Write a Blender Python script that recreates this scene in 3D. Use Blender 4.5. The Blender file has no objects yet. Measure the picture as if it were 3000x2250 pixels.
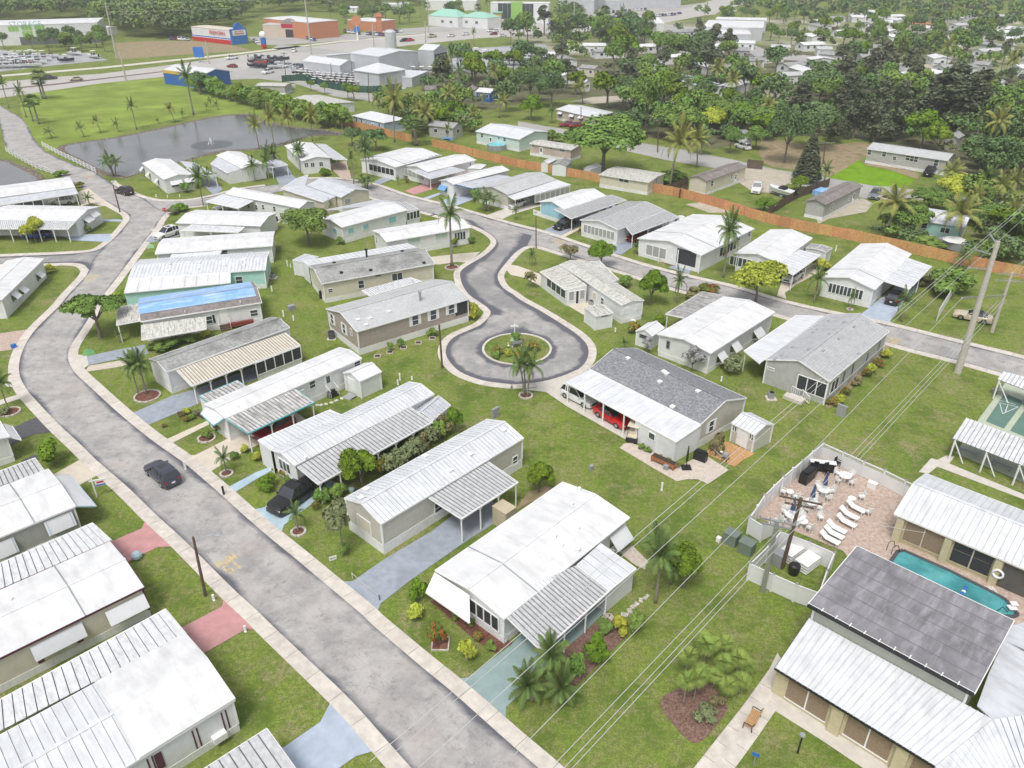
import bpy, math, random
import numpy as np
from mathutils import Vector, Matrix
R=math.radians
sc=bpy.context.scene; col=sc.collection
random.seed(7)
# ---------------------------------------------------------------- camera, sky, sun, exposure
F=2300.; PITCH=R(29.6); ROLL=R(0.1); HC=45.
cam=bpy.data.cameras.new('camera'); camo=bpy.data.objects.new('camera',cam); col.objects.link(camo); sc.camera=camo
cam.sensor_fit='HORIZONTAL'; cam.sensor_width=36; cam.lens=36*F/3000; cam.clip_end=9000; cam.clip_start=.5
camo.matrix_world=Matrix.Translation((0,0,HC))@Matrix.Rotation(math.pi/2-PITCH,4,'X')@Matrix.Rotation(-ROLL,4,'Z')
SUN_EL,SUN_AZ=R(62),R(200)          # sky direction shared by lamp and sky
w=bpy.data.worlds.new('World'); sc.world=w; w.use_nodes=True
nt=w.node_tree; bg=nt.nodes['Background']
sky=nt.nodes.new('ShaderNodeTexSky'); sky.sky_type='NISHITA'; sky.sun_disc=False
sky.sun_elevation=SUN_EL; sky.sun_rotation=SUN_AZ; sky.dust_density=4; sky.air_density=1.2; sky.ozone_density=1
hs=nt.nodes.new('ShaderNodeHueSaturation'); hs.inputs['Saturation'].default_value=.28
nt.links.new(sky.outputs[0],hs.inputs['Color']); nt.links.new(hs.outputs[0],bg.inputs[0]); bg.inputs[1].default_value=.15
sun=bpy.data.lights.new('sun','SUN'); sun.energy=1.6; sun.angle=R(15); sun.color=(1,.965,.91)
suno=bpy.data.objects.new('sun',sun); col.objects.link(suno)
_d=Vector((math.sin(SUN_AZ)*math.cos(SUN_EL),math.cos(SUN_AZ)*math.cos(SUN_EL),math.sin(SUN_EL)))
suno.rotation_euler=_d.to_track_quat('Z','Y').to_euler()
sc.view_settings.view_transform='Standard'; sc.view_settings.look='None'; sc.view_settings.gamma=1
sc.view_settings.exposure=.20; sc.view_settings.use_curve_mapping=False
sc.render.engine='CYCLES'
try:
 sc.cycles.max_bounces=5; sc.cycles.diffuse_bounces=3; sc.cycles.glossy_bounces=2; sc.cycles.transmission_bounces=3
 sc.cycles.transparent_max_bounces=6; sc.cycles.volume_bounces=0; sc.cycles.use_denoising=True
 sc.cycles.caustics_reflective=False; sc.cycles.caustics_refractive=False
except Exception: pass
# ---------------------------------------------------------------- survey: photograph pixel -> point of the place at height z
CAM=Vector((0,0,HC)); UP=Vector((0,0,1))
_cp,_sp,_cr,_sr=math.cos(PITCH),math.sin(PITCH),math.cos(ROLL),math.sin(ROLL)
def ray(px,py):
 x=(px-1500)/F; y=(py-1125)/F
 xb=_cr*x+_sr*y; yb=-_sr*x+_cr*y
 return Vector((xb,-_sp*yb+_cp,-_cp*yb-_sp))
def G(px,py,z=0.):
 d=ray(px,py); t=(z-HC)/d.z
 return Vector((d.x*t,d.y*t,z))
def height_at(px,py,base):          # height of a point seen at px,py standing over base
 best=0;bd=1e9
 d=ray(px,py); n=Vector((d.x,d.y)); t=(base.x*n.x+base.y*n.y)/(n.x**2+n.y**2)
 return HC+d.z*t
# ---------------------------------------------------------------- materials
MATS={}
def mat(name,c,rough=.6,var=.12,scale=1.2,metal=0,c2=None,amt=.5,scale2=.35,stretch=None,bump=0,bscale=20,rib=None,spec=.5,det=4,objvar=0,alpha=None,emit=None):
 """procedural surface: base colour, soft variation, stains c2, optional ribs along axis"""
 if name in MATS: return MATS[name]
 m=bpy.data.materials.new(name); m.use_nodes=True; t=m.node_tree; N=t.nodes; L=t.links
 b=N['Principled BSDF']; b.inputs['Roughness'].default_value=rough; b.inputs['Metallic'].default_value=metal
 b.inputs['Specular IOR Level'].default_value=spec
 tc=N.new('ShaderNodeTexCoord'); src=tc.outputs['Object']
 if stretch:
  mp=N.new('ShaderNodeMapping'); mp.inputs['Scale'].default_value=stretch; L.new(src,mp.inputs[0]); ssrc=mp.outputs[0]
 else: ssrc=src
 def noise(s,v,d=det):
  n=N.new('ShaderNodeTexNoise'); n.inputs['Scale'].default_value=s; n.inputs['Detail'].default_value=d; n.inputs['Roughness'].default_value=.6; L.new(v,n.inputs['Vector']); return n.outputs[0]
 def mix(fac,a,bb,mode='MIX'):
  x=N.new('ShaderNodeMix'); x.data_type='RGBA'; x.blend_type=mode
  for i,v in ((0,fac),(6,a),(7,bb)):
   if hasattr(v,'default_value'): L.new(v,x.inputs[i])
   elif i==0: x.inputs[i].default_value=v
   else: x.inputs[i].default_value=(*v,1)
  return x.outputs[2]
 def rmp(v,lo,hi):
  r=N.new('ShaderNodeMapRange'); r.inputs[1].default_value=lo; r.inputs[2].default_value=hi; L.new(v,r.inputs[0]); return r.outputs[0]
 lo=tuple(x*(1-var*1.6) for x in c); hi=tuple(min(.95,x*(1+var)) for x in c)
 cc=mix(rmp(noise(scale,src),.3,.7),lo,hi)
 if c2:
  f=N.new('ShaderNodeMath'); f.operation='MULTIPLY'; L.new(rmp(noise(scale2,ssrc,6),.47,.70),f.inputs[0]); f.inputs[1].default_value=amt
  cc=mix(f.outputs[0],cc,c2)
 if objvar:
  oi=N.new('ShaderNodeObjectInfo'); hv=N.new('ShaderNodeHueSaturation');
  r1=N.new('ShaderNodeMapRange'); r1.inputs[3].default_value=1-objvar; r1.inputs[4].default_value=1+objvar; L.new(oi.outputs['Random'],r1.inputs[0]); L.new(r1.outputs[0],hv.inputs['Value'])
  r2=N.new('ShaderNodeMapRange'); r2.inputs[3].default_value=.5-objvar*.12; r2.inputs[4].default_value=.5+objvar*.10;
  mm=N.new('ShaderNodeMath'); mm.operation='FRACT'; ml=N.new('ShaderNodeMath'); ml.operation='MULTIPLY'; ml.inputs[1].default_value=7.3; L.new(oi.outputs['Random'],ml.inputs[0]); L.new(ml.outputs[0],mm.inputs[0]); L.new(mm.outputs[0],r2.inputs[0]); L.new(r2.outputs[0],hv.inputs['Hue'])
  L.new(cc,hv.inputs['Color']); cc=hv.outputs[0]
 if rib:                       # fine siding / shingle lines: (axis, spacing, darkness)
  ax,sp,dk=rib
  sx=N.new('ShaderNodeSeparateXYZ'); L.new(src,sx.inputs[0])
  d1=N.new('ShaderNodeMath'); d1.operation='DIVIDE'; L.new(sx.outputs[ax],d1.inputs[0]); d1.inputs[1].default_value=sp
  d2=N.new('ShaderNodeMath'); d2.operation='FRACT'; L.new(d1.outputs[0],d2.inputs[0])
  g=N.new('ShaderNodeMath'); g.operation='LESS_THAN'; L.new(d2.outputs[0],g.inputs[0]); g.inputs[1].default_value=.14
  g2=N.new('ShaderNodeMath'); g2.operation='MULTIPLY'; L.new(g.outputs[0],g2.inputs[0]); g2.inputs[1].default_value=dk
  cc=mix(g2.outputs[0],cc,tuple(x*.35 for x in c))
 L.new(cc,b.inputs['Base Color'])
 if bump:
  bn=N.new('ShaderNodeBump'); bn.inputs['Strength'].default_value=bump; bn.inputs['Distance'].default_value=.05
  L.new(noise(bscale,src,3),bn.inputs['Height']); L.new(bn.outputs[0],b.inputs['Normal'])
 if alpha is not None:
  b.inputs['Alpha'].default_value=alpha
 MATS[name]=m; return m
WHITE=(.78,.79,.80)
M_roofw=mat('white_roof_coating',(.68,.685,.70),.55,.07,.6,c2=(.42,.41,.39),amt=.5,scale2=.6,stretch=(1.8,.45,1))
M_roofw2=mat('white_metal_roof',(.64,.66,.69),.42,.07,.8,c2=(.42,.42,.42),amt=.5,scale2=.9,stretch=(3,.35,1))
M_roofsilver=mat('silver_metal_roof',(.55,.57,.61),.38,.08,.8,c2=(.3,.3,.31),amt=.45,scale2=.8,stretch=(.5,3,1))
M_pan=mat('ribbed_pan_roof',(.52,.525,.54),.42,.12,2.2,c2=(.22,.22,.22),amt=.35,scale2=1.8,stretch=(3,.5,1))
M_panclean=mat('clean_pan_roof',(.66,.67,.69),.42,.08,2.2,c2=(.33,.33,.34),amt=.5,scale2=1.2,stretch=(3,.5,1))
M_pandirty=mat('streaked_pan_roof',(.58,.57,.56),.5,.2,2,c2=(.09,.09,.09),amt=.8,scale2=1.3,stretch=(4,.35,1))
M_gshing=mat('grey_shingle',(.25,.255,.275),.85,.35,5,c2=(.12,.12,.125),amt=.7,scale2=2.4,stretch=(.7,2.5,1),bump=.3)
M_lshing=mat('light_shingle',(.43,.435,.45),.85,.12,4,c2=(.27,.27,.28),amt=.5,scale2=.9,bump=.25,rib=(1,.3,.3))
M_oldshing=mat('weathered_grey_shingle',(.33,.335,.33),.9,.2,3,c2=(.13,.13,.125),amt=.8,scale2=.35,bump=.25)
M_palesh=mat('pale_shingle',(.46,.47,.475),.85,.1,3,c2=(.33,.33,.33),amt=.5,scale2=.4,bump=.2)
M_brnshing=mat('brown_shingle',(.215,.19,.18),.9,.25,3,c2=(.32,.3,.29),amt=.6,scale2=.7,bump=.2)
M_redroof=mat('maroon_shingle',(.12,.05,.045),.9,.2,3)
M_creamroof=mat('cream_pan_roof',(.66,.61,.52),.5,.08,2,c2=(.42,.34,.26),amt=.55,scale2=1.5,stretch=(4,.3,1))
M_wallw=mat('white_siding',(.72,.73,.74),.6,.06,1.5,rib=(2,.2,.16),c2=(.5,.5,.47),amt=.3)
M_wallc=mat('cream_siding',(.62,.575,.47),.65,.06,1.5,rib=(2,.2,.16),c2=(.45,.42,.36),amt=.3)
M_wallg=mat('grey_siding',(.42,.42,.405),.65,.08,1.5,rib=(2,.2,.22))
M_wallbeige=mat('beige_siding',(.50,.485,.43),.65,.06,1.5,rib=(2,.2,.15))
M_walltaupe=mat('taupe_siding',(.38,.325,.285),.7,.1,2,rib=(2,.2,.3))
M_wallmint=mat('mint_siding',(.40,.66,.60),.6,.05,1.5,rib=(2,.2,.15))
M_wallblue=mat('pale_blue_siding',(.33,.55,.68),.6,.05,1.5,rib=(2,.2,.15))
M_wallpb=mat('powder_blue_siding',(.42,.52,.62),.6,.05,1.5,rib=(2,.2,.15))
M_wallpink=mat('faded_pink_siding',(.55,.46,.42),.7,.1,1.5,rib=(2,.25,.2),c2=(.3,.25,.22),amt=.5)
M_wallteal=mat('pale_teal_siding',(.55,.66,.63),.6,.05,1.5)
M_wallroyal=mat('royal_blue_metal_wall',(.03,.13,.42),.5,.08,1,rib=(0,1.2,.3))
M_stucco=mat('khaki_stucco',(.52,.46,.30),.85,.06,3,bump=.2)
M_stuccog=mat('grey_green_stucco',(.45,.46,.40),.85,.06,1,c2=(.33,.34,.29),amt=.5)
M_trim=mat('white_trim',(.80,.80,.80),.5,.03)
M_skirt=mat('white_skirting',(.74,.74,.74),.6,.05,2,rib=(0,.4,.12),c2=(.5,.48,.42),amt=.4)
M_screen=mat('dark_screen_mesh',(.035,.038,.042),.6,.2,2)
M_bluetrim=mat('blue_trim',(.03,.16,.5),.5,.05)
M_plum=mat('plum_trim',(.10,.03,.055),.5,.05)
M_tealtrim=mat('teal_trim',(.12,.42,.44),.5,.05)
M_black=mat('black_plastic',(.015,.015,.017),.45,.1)
M_greyp=mat('grey_plastic',(.30,.31,.32),.5,.08)
M_steel=mat('galvanised_steel',(.45,.46,.47),.4,.1,metal=.6)
M_wood=mat('weathered_wood',(.12,.085,.06),.9,.3,6,stretch=(4,4,.4))
M_conc=mat('pole_concrete',(.46,.43,.38),.85,.1,3)
M_glass=mat('window_glass',(.05,.065,.075),.08,.1,spec=.8)
M_glassteal=mat('teal_shutter',(.25,.50,.53),.5,.05)
M_awn=mat('white_awning',(.66,.67,.69),.45,.04,c2=(.5,.5,.5),amt=.3)
M_awnblue=mat('blue_striped_awning',(.16,.34,.62),.5,.05,rib=(1,.3,.4))
M_dirty=mat('mildewed_awning',(.58,.57,.53),.6,.2,3,c2=(.12,.12,.11),amt=.8,scale2=1.4,stretch=(5,.5,.5))
M_tarp=mat('blue_tarp',(.22,.42,.74),.4,.1,1.2,c2=(.62,.70,.82),amt=.7,scale2=.8,stretch=(.5,2,1),bump=.6,bscale=2)
M_concr=mat('light_concrete',(.58,.545,.49),.85,.06,2,c2=(.40,.37,.33),amt=.4,scale2=.7,bump=.1)
M_kerb=mat('kerb_concrete',(.60,.555,.50),.85,.09,1.5,c2=(.36,.32,.28),amt=.45,scale2=.9,bump=.1,objvar=.05)
M_joint=mat('kerb_joint',(.25,.22,.19),.9)
M_creamc=mat('cream_concrete',(.60,.54,.45),.85,.06,2,c2=(.42,.36,.29),amt=.35)
M_bluegrey=mat('blue_grey_painted_concrete',(.31,.345,.40),.75,.10,1.5,c2=(.20,.215,.24),amt=.6)
M_lightblue=mat('light_blue_painted_concrete',(.39,.51,.585),.75,.09,1.5,c2=(.28,.36,.41),amt=.6)
M_skyblue=mat('pale_blue_painted_concrete',(.41,.475,.57),.75,.08,1.2,c2=(.30,.34,.40),amt=.6)
M_teal=mat('sea_green_painted_concrete',(.25,.34,.335),.65,.08,1.2,c2=(.33,.41,.40),amt=.4)
M_pink=mat('dusty_pink_painted_concrete',(.53,.27,.27),.8,.09,1.5,c2=(.36,.22,.20),amt=.6)
M_darkdrive=mat('dark_asphalt_drive',(.085,.085,.095),.85,.12,3)
M_pebble=mat('brick_paver',(.46,.35,.29),.85,.2,4,c2=(.56,.5,.45),amt=.7,scale2=2.5,bump=.3)
M_cpaver=mat('pale_paver',(.56,.49,.42),.85,.12,4,c2=(.40,.32,.27),amt=.5,scale2=1.8,bump=.2)
M_mulch=mat('red_mulch',(.16,.06,.04),.95,.4,9,c2=(.25,.16,.12),amt=.6,scale2=6,bump=.6)
M_mulch2=mat('brown_mulch',(.19,.105,.08),.95,.4,9,c2=(.32,.24,.19),amt=.6,scale2=6,bump=.6)
M_orange=mat('orange_gravel',(.50,.29,.13),.95,.25,9,bump=.4)
M_sand=mat('sandy_ground',(.47,.42,.35),.95,.15,1,c2=(.25,.27,.12),amt=.5,scale2=.5,bump=.2)
M_dirt=mat('bare_dirt',(.30,.23,.14),.95,.2,.8,c2=(.15,.18,.05),amt=.7,scale2=.25,bump=.2)
M_rock=mat('pale_stone',(.52,.48,.42),.85,.25,4,bump=.4)
M_water=mat('pond_water',(.15,.15,.165),.10,.05,.2,spec=.6,bump=.5,bscale=2.2,c2=(.085,.095,.085),amt=.7,scale2=.06)
M_pool=mat('pool_water',(.07,.31,.33),.06,.25,.35,c2=(.16,.42,.44),amt=.5,spec=.5)
M_yellow=mat('faded_yellow_paint',(.55,.44,.24),.8,.15,5)
M_cutain=mat('tan_blind',(.27,.20,.135),.8,.12,6,rib=(2,.07,.25))
M_taupecurt=mat('grey_curtain',(.34,.35,.34),.7,.15,6,stretch=(6,6,.3))
M_redp=mat('red_paint',(.55,.02,.03),.3,.05)
M_fence=mat('cedar_board',(.60,.32,.14),.85,.18,3,c2=(.40,.20,.085),amt=.4,scale2=2,stretch=(5,5,.5),objvar=.12)
M_vinyl=mat('white_vinyl',(.70,.70,.70),.45,.03)
# ---------------------------------------------------------------- mesh building
INV={}
class MB:
 def __init__(s): s.v=[];s.f=[]
 def quad(s,*p):
  i=len(s.v); s.v+=[tuple(q) for q in p]; s.f.append(tuple(range(i,i+len(p)))); return s
 def hexa(s,b,t):      # bottom ring, top ring (ccw)
  i=len(s.v); n=len(b); s.v+=[tuple(q) for q in b]+[tuple(q) for q in t]
  s.f.append(tuple(range(i+n-1,i-1,-1))); s.f.append(tuple(range(i+n,i+2*n)))
  for k in range(n): k2=(k+1)%n; s.f.append((i+k,i+k2,i+n+k2,i+n+k))
  return s
 def box(s,c,dx,dy,dz,u=None,v=None):   # centre-bottom, sizes, horizontal axes
  c=Vector(c); u=Vector(u or (1,0,0)); v=Vector(v) if v else UP.cross(u)
  a=[c+u*(sx*dx/2)+v*(sy*dy/2) for sx,sy in ((-1,-1),(1,-1),(1,1),(-1,1))]
  return s.hexa(a,[p+UP*dz for p in a])
 def bar(s,a,b,wd,hg=None,n=4):
  a=Vector(a);b=Vector(b);hg=hg or wd;d=(b-a)
  if d.length<1e-6: return s
  d.normalize(); x=d.cross(UP); x=Vector((1,0,0)) if x.length<1e-3 else x.normalized(); y=x.cross(d).normalized()
  if n==4: o=[(-.5,-.5),(.5,-.5),(.5,.5),(-.5,.5)]
  else: o=[(.5*math.cos(k*2*math.pi/n),.5*math.sin(k*2*math.pi/n)) for k in range(n)]
  r=[x*(p*wd)+y*(q*hg) for p,q in o]
  return s.hexa([a+q for q in r],[b+q for q in r])
 def cone(s,a,b,r1,r2,n=8):
  a=Vector(a);b=Vector(b);d=(b-a).normalized(); x=d.cross(UP); x=Vector((1,0,0)) if x.length<1e-3 else x.normalized(); y=x.cross(d)
  c=[(x*math.cos(k*2*math.pi/n)+y*math.sin(k*2*math.pi/n)) for k in range(n)]
  return s.hexa([a+q*r1 for q in c],[b+q*max(r2,.001) for q in c])
 def tube(s,pts,r,n=6):
  pts=[Vector(p) for p in pts]; rs=r if isinstance(r,(list,tuple)) else [r]*len(pts); i=len(s.v)
  for k,p in enumerate(pts):
   d=(pts[min(k+1,len(pts)-1)]-pts[max(k-1,0)]).normalized(); x=d.cross(UP); x=Vector((1,0,0)) if x.length<1e-2 else x.normalized(); y=x.cross(d)
   for j in range(n): a=j*2*math.pi/n; s.v.append(tuple(p+(x*math.cos(a)+y*math.sin(a))*rs[k]))
  for k in range(len(pts)-1):
   for j in range(n): j2=(j+1)%n; s.f.append((i+k*n+j,i+k*n+j2,i+(k+1)*n+j2,i+(k+1)*n+j))
  s.f.append(tuple(range(i+n-1,i-1,-1))); e=i+(len(pts)-1)*n; s.f.append(tuple(range(e,e+n)))
  return s
 def ball(s,c,r,rz=None,n=8,m=5):
  c=Vector(c); rz=rz or r; i=len(s.v)
  s.v.append(tuple(c+UP*rz))
  for a in range(1,m):
   t=math.pi*a/m
   for j in range(n): p=2*math.pi*j/n; s.v.append((c.x+r*math.sin(t)*math.cos(p),c.y+r*math.sin(t)*math.sin(p),c.z+rz*math.cos(t)))
  s.v.append(tuple(c-UP*rz)); e=len(s.v)-1
  for j in range(n):
   j2=(j+1)%n; s.f.append((i,i+1+j,i+1+j2))
   for a in range(m-2): o=i+1+a*n; s.f.append((o+j,o+n+j,o+n+j2,o+j2))
   o=i+1+(m-2)*n; s.f.append((o+j,e,o+j2))
  return s
 def plate(s,p,th):    # polygon (any tilt) with thickness downwards
  p=[Vector(q) for q in p]; n=(p[1]-p[0]).cross(p[2]-p[0])
  if n.z<0: p=p[::-1]
  return s.hexa([q-UP*th for q in p],p)
 def build(s,name,m,parent=None,smooth=False):
  me=bpy.data.meshes.new(name); v=s.v
  if parent is not None and parent.name in INV:
   iv=INV[parent.name]; v=[tuple(iv@Vector(q)) for q in v]
  me.from_pydata(v,[],s.f); me.materials.append(m);
  if smooth: me.polygons.foreach_set('use_smooth',[True]*len(me.polygons))
  o=bpy.data.objects.new(name,me); col.objects.link(o)
  if parent is not None:
   o.parent=parent
   if parent.name in INV: INV[o.name]=INV[parent.name]
  return o
def tag(o,label,cat,group=None,kind=None):
 o['label']=label; o['category']=cat
 if group: o['group']=group
 if kind: o['kind']=kind
 return o
def thing(name,label,cat,loc=(0,0,0),u=None,group=None):
 o=bpy.data.objects.new(name,None); o.empty_display_size=.3; col.objects.link(o)
 m=Matrix.Translation(loc)
 if u is not None: m=m@Matrix.Rotation(math.atan2(u[1],u[0]),4,'Z')
 o.matrix_world=m; INV[o.name]=m.inverted(); tag(o,label,cat,group)
 return o
def struct(name,mb,m,smooth=False):
 o=mb.build(name,m,None,smooth); o['kind']='structure'; return o
def copy_tree(o,loc=None,rz=None,label=None,s=None,group=None):
 c=o.copy(); col.objects.link(c)
 if loc is not None: c.location=loc
 if rz is not None: c.rotation_euler=(0,0,rz)
 if s is not None: c.scale=s if hasattr(s,'__len__') else (s,s,s)
 if label: c['label']=label
 if group: c['group']=group
 for ch in o.children:
  d=ch.copy(); col.objects.link(d); d.parent=c
  for g in ch.children: e=g.copy(); col.objects.link(e); e.parent=d
 return c
def catmull(p,n=6,closed=False):
 q=[Vector((a[0],a[1])) for a in p]; o=[]; m=len(q)
 for i in range(m if closed else m-1):
  if closed: a,b,c,d=q[(i-1)%m],q[i],q[(i+1)%m],q[(i+2)%m]
  else: a,b,c,d=q[max(i-1,0)],q[i],q[i+1],q[min(i+2,m-1)]
  for k in range(n):
   t=k/n; o.append(.5*((2*b)+(c-a)*t+(2*a-5*b+4*c-d)*t*t+(3*b-a-3*c+d)*t**3))
 if not closed: o.append(q[-1])
 return o
def wpts(px,z=0): return [G(x,y,z) for x,y in px]
EXCL=[]   # keep-out polygons for trees
def inpoly(x,y,p):
 r=False; j=len(p)-1
 for i in range(len(p)):
  if (p[i][1]>y)!=(p[j][1]>y) and x<(p[j][0]-p[i][0])*(y-p[i][1])/(p[j][1]-p[i][1])+p[i][0]: r=not r
  j=i
 return r
from mathutils.geometry import tessellate_polygon
def sheet(name,pts,z,m,excl=True,smooth_n=0):
 """flat ground sheet from picture outline (or world points)"""
 p=[(G(*q).xy if not isinstance(q,Vector) else q.xy) for q in pts]
 if smooth_n: p=catmull(p,smooth_n,True)
 b=MB(); v=[Vector((q[0],q[1],z)) for q in p]
 for t in tessellate_polygon([v]):
  a=[v[i] for i in t]
  if (a[1]-a[0]).cross(a[2]-a[0]).z<0: a=a[::-1]
  b.quad(*a)
 if excl: EXCL.append([(q[0],q[1]) for q in p])
 return struct(name,b,m)
# ================================================================ GROUND, ROADS, WATER
def grass_mat():
 m=bpy.data.materials.new('lawn_grass'); m.use_nodes=True; N=m.node_tree.nodes; L=m.node_tree.links; b=N['Principled BSDF']
 b.inputs['Roughness'].default_value=.95; b.inputs['Specular IOR Level'].default_value=.1
 tc=N.new('ShaderNodeTexCoord')
 def noise(s,d=4,st=None,rot=0,r=.6):
  v=tc.outputs['Object']
  if st: mp=N.new('ShaderNodeMapping'); mp.inputs['Scale'].default_value=st; mp.inputs['Rotation'].default_value=(0,0,rot); L.new(v,mp.inputs[0]); v=mp.outputs[0]
  n=N.new('ShaderNodeTexNoise'); n.inputs['Scale'].default_value=s; n.inputs['Detail'].default_value=d; n.inputs['Roughness'].default_value=r; L.new(v,n.inputs['Vector']); return n.outputs[0]
 def ramp(v,lo,hi):
  r=N.new('ShaderNodeMapRange'); r.inputs[1].default_value=lo; r.inputs[2].default_value=hi; L.new(v,r.inputs[0]); return r.outputs[0]
 def mix(f,a,c,mul=None):
  if mul is not None:
   k=N.new('ShaderNodeMath'); k.operation='MULTIPLY'; L.new(f,k.inputs[0]); k.inputs[1].default_value=mul; f=k.outputs[0]
  x=N.new('ShaderNodeMix'); x.data_type='RGBA'; L.new(f,x.inputs[0])
  for i,v in ((6,a),(7,c)):
   if isinstance(v,tuple): x.inputs[i].default_value=(*v,1)
   else: L.new(v,x.inputs[i])
  return x.outputs[2]
 c=mix(ramp(noise(.11,5),.38,.62),(.165,.25,.040),(.255,.335,.060))
 c=mix(ramp(noise(.30,5,(1,.28,1),R(-42),.65),.46,.60),c,(.285,.30,.10),.6)      # mown streaks
 c=mix(ramp(noise(.24,6,None,0,.68),.50,.60),c,(.085,.145,.022),.7)
 c=mix(ramp(noise(.19,6,None,0,.74),.545,.65),c,(.40,.33,.20),.8)               # dry patches
 c=mix(ramp(noise(.9,6,None,0,.8),.50,.60),c,(.33,.29,.15),.7)
 c=mix(ramp(noise(2.6,6,None,0,.85),.44,.56),c,(.095,.135,.026),.6)               # tufts
 c=mix(ramp(noise(9,3,None,0,.9),.46,.56),c,(.075,.10,.025),.55)
 L.new(c,b.inputs['Base Color'])
 bn=N.new('ShaderNodeBump'); bn.inputs['Strength'].default_value=.5; bn.inputs['Distance'].default_value=.08; L.new(noise(7,4),bn.inputs['Height']); L.new(bn.outputs[0],b.inputs['Normal'])
 MATS['lawn']=m; return m
M_grass=grass_mat()
M_greenlawn=mat('watered_lawn',(.17,.31,.015),.95,.15,.25,c2=(.11,.20,.02),amt=.7,scale2=.7,spec=.1,bump=.3,bscale=8)
M_field=mat('mown_field',(.225,.30,.06),.95,.22,.09,c2=(.15,.20,.04),amt=.8,scale2=.09,stretch=(.6,1.6,1),spec=.1,bump=.3,bscale=8)
g=MB(); g.quad((-3500,-250,0),(3500,-250,0),(3500,7000,0),(-3500,7000,0)); struct('ground',g,M_grass)
def road_mat():
 m=bpy.data.materials.new('worn_asphalt'); m.use_nodes=True; N=m.node_tree.nodes; L=m.node_tree.links; b=N['Principled BSDF']; b.inputs['Roughness'].default_value=.85
 tc=N.new('ShaderNodeTexCoord'); uv=N.new('ShaderNodeUVMap'); uv.uv_map='UVMap'; sx=N.new('ShaderNodeSeparateXYZ'); L.new(uv.outputs[0],sx.inputs[0])
 def noise(s,v,d=5,st=None,r=.6):
  if st: mp=N.new('ShaderNodeMapping'); mp.inputs['Scale'].default_value=st; L.new(v,mp.inputs[0]); v=mp.outputs[0]
  n=N.new('ShaderNodeTexNoise'); n.inputs['Scale'].default_value=s; n.inputs['Detail'].default_value=d; n.inputs['Roughness'].default_value=r; L.new(v,n.inputs['Vector']); return n.outputs[0]
 def ma(op,a,c=None):
  k=N.new('ShaderNodeMath'); k.operation=op
  for i,v in ((0,a),(1,c)):
   if v is None: continue
   if isinstance(v,(int,float)): k.inputs[i].default_value=v
   else: L.new(v,k.inputs[i])
  return k.outputs[0]
 def ramp(v,lo,hi):
  r=N.new('ShaderNodeMapRange'); r.inputs[1].default_value=lo; r.inputs[2].default_value=hi; L.new(v,r.inputs[0]); return r.outputs[0]
 def mix(f,a,c):
  x=N.new('ShaderNodeMix'); x.data_type='RGBA'; L.new(f,x.inputs[0])
  for i,v in ((6,a),(7,c)):
   if isinstance(v,tuple): x.inputs[i].default_value=(*v,1)
   else: L.new(v,x.inputs[i])
  return x.outputs[2]
 O=tc.outputs['Object']; u=sx.outputs[0]
 e=ma('ABSOLUTE',ma('SUBTRACT',u,.5))                    # 0 middle, .5 edge
 worn=ma('ADD',e,ma('MULTIPLY',ma('SUBTRACT',noise(.5,uv.outputs[0],5,(1,.35,1)),.5),.38))
 at=N.new('ShaderNodeAttribute'); at.attribute_name='dark'; dk=at.outputs['Fac']
 edge=ramp(ma('ADD',worn,ma('MULTIPLY',dk,.22)),.41,.50)
 base=mix(ramp(noise(.35,O,6,r=.72),.40,.60),(.30,.292,.288),(.425,.41,.395))
 base=mix(ma('MULTIPLY',ramp(noise(.25,O,4),.5,.7),.6),base,(.40,.35,.325))
 base=mix(ma('MULTIPLY',ramp(noise(.8,O,6,r=.8),.53,.64),.65),base,(.20,.197,.20))
 ln=ramp(ma('ABSOLUTE',ma('SUBTRACT',noise(.55,O,5,r=.55),.5)),.006,.0)      # hairline cracks
 base=mix(ma('MULTIPLY',ln,.45),base,(.16,.14,.13))
 sm=ramp(ma('ABSOLUTE',ma('SUBTRACT',u,ma('ADD',.5,ma('MULTIPLY',ma('SUBTRACT',noise(.25,uv.outputs[0],2,(0,1,1)),.5),.05)))),.006,.001)
 base=mix(ma('MULTIPLY',sm,.35),base,(.22,.19,.175))
 base=mix(ma('MULTIPLY',ma('MULTIPLY',dk,.95),ramp(noise(.16,O,5,r=.65),.62,.40)),base,(.17,.168,.18))
 c=mix(edge,base,(.105,.105,.125)); L.new(c,b.inputs['Base Color'])
 bn=N.new('ShaderNodeBump'); bn.inputs['Strength'].default_value=.25; bn.inputs['Distance'].default_value=.03; L.new(noise(14,O,3),bn.inputs['Height']); L.new(bn.outputs[0],b.inputs['Normal'])
 return m
M_road=road_mat()
def resample(p,n):
 p=[Vector((a[0],a[1])) for a in p]; d=[0]
 for i in range(1,len(p)): d.append(d[-1]+(p[i]-p[i-1]).length)
 o=[];j=0
 for k in range(n):
  t=d[-1]*k/(n-1)
  while j<len(p)-2 and d[j+1]<t: j+=1
  s=(t-d[j])/max(d[j+1]-d[j],1e-9); o.append(p[j].lerp(p[j+1],min(1,max(0,s))))
 return o,d[-1]
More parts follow.
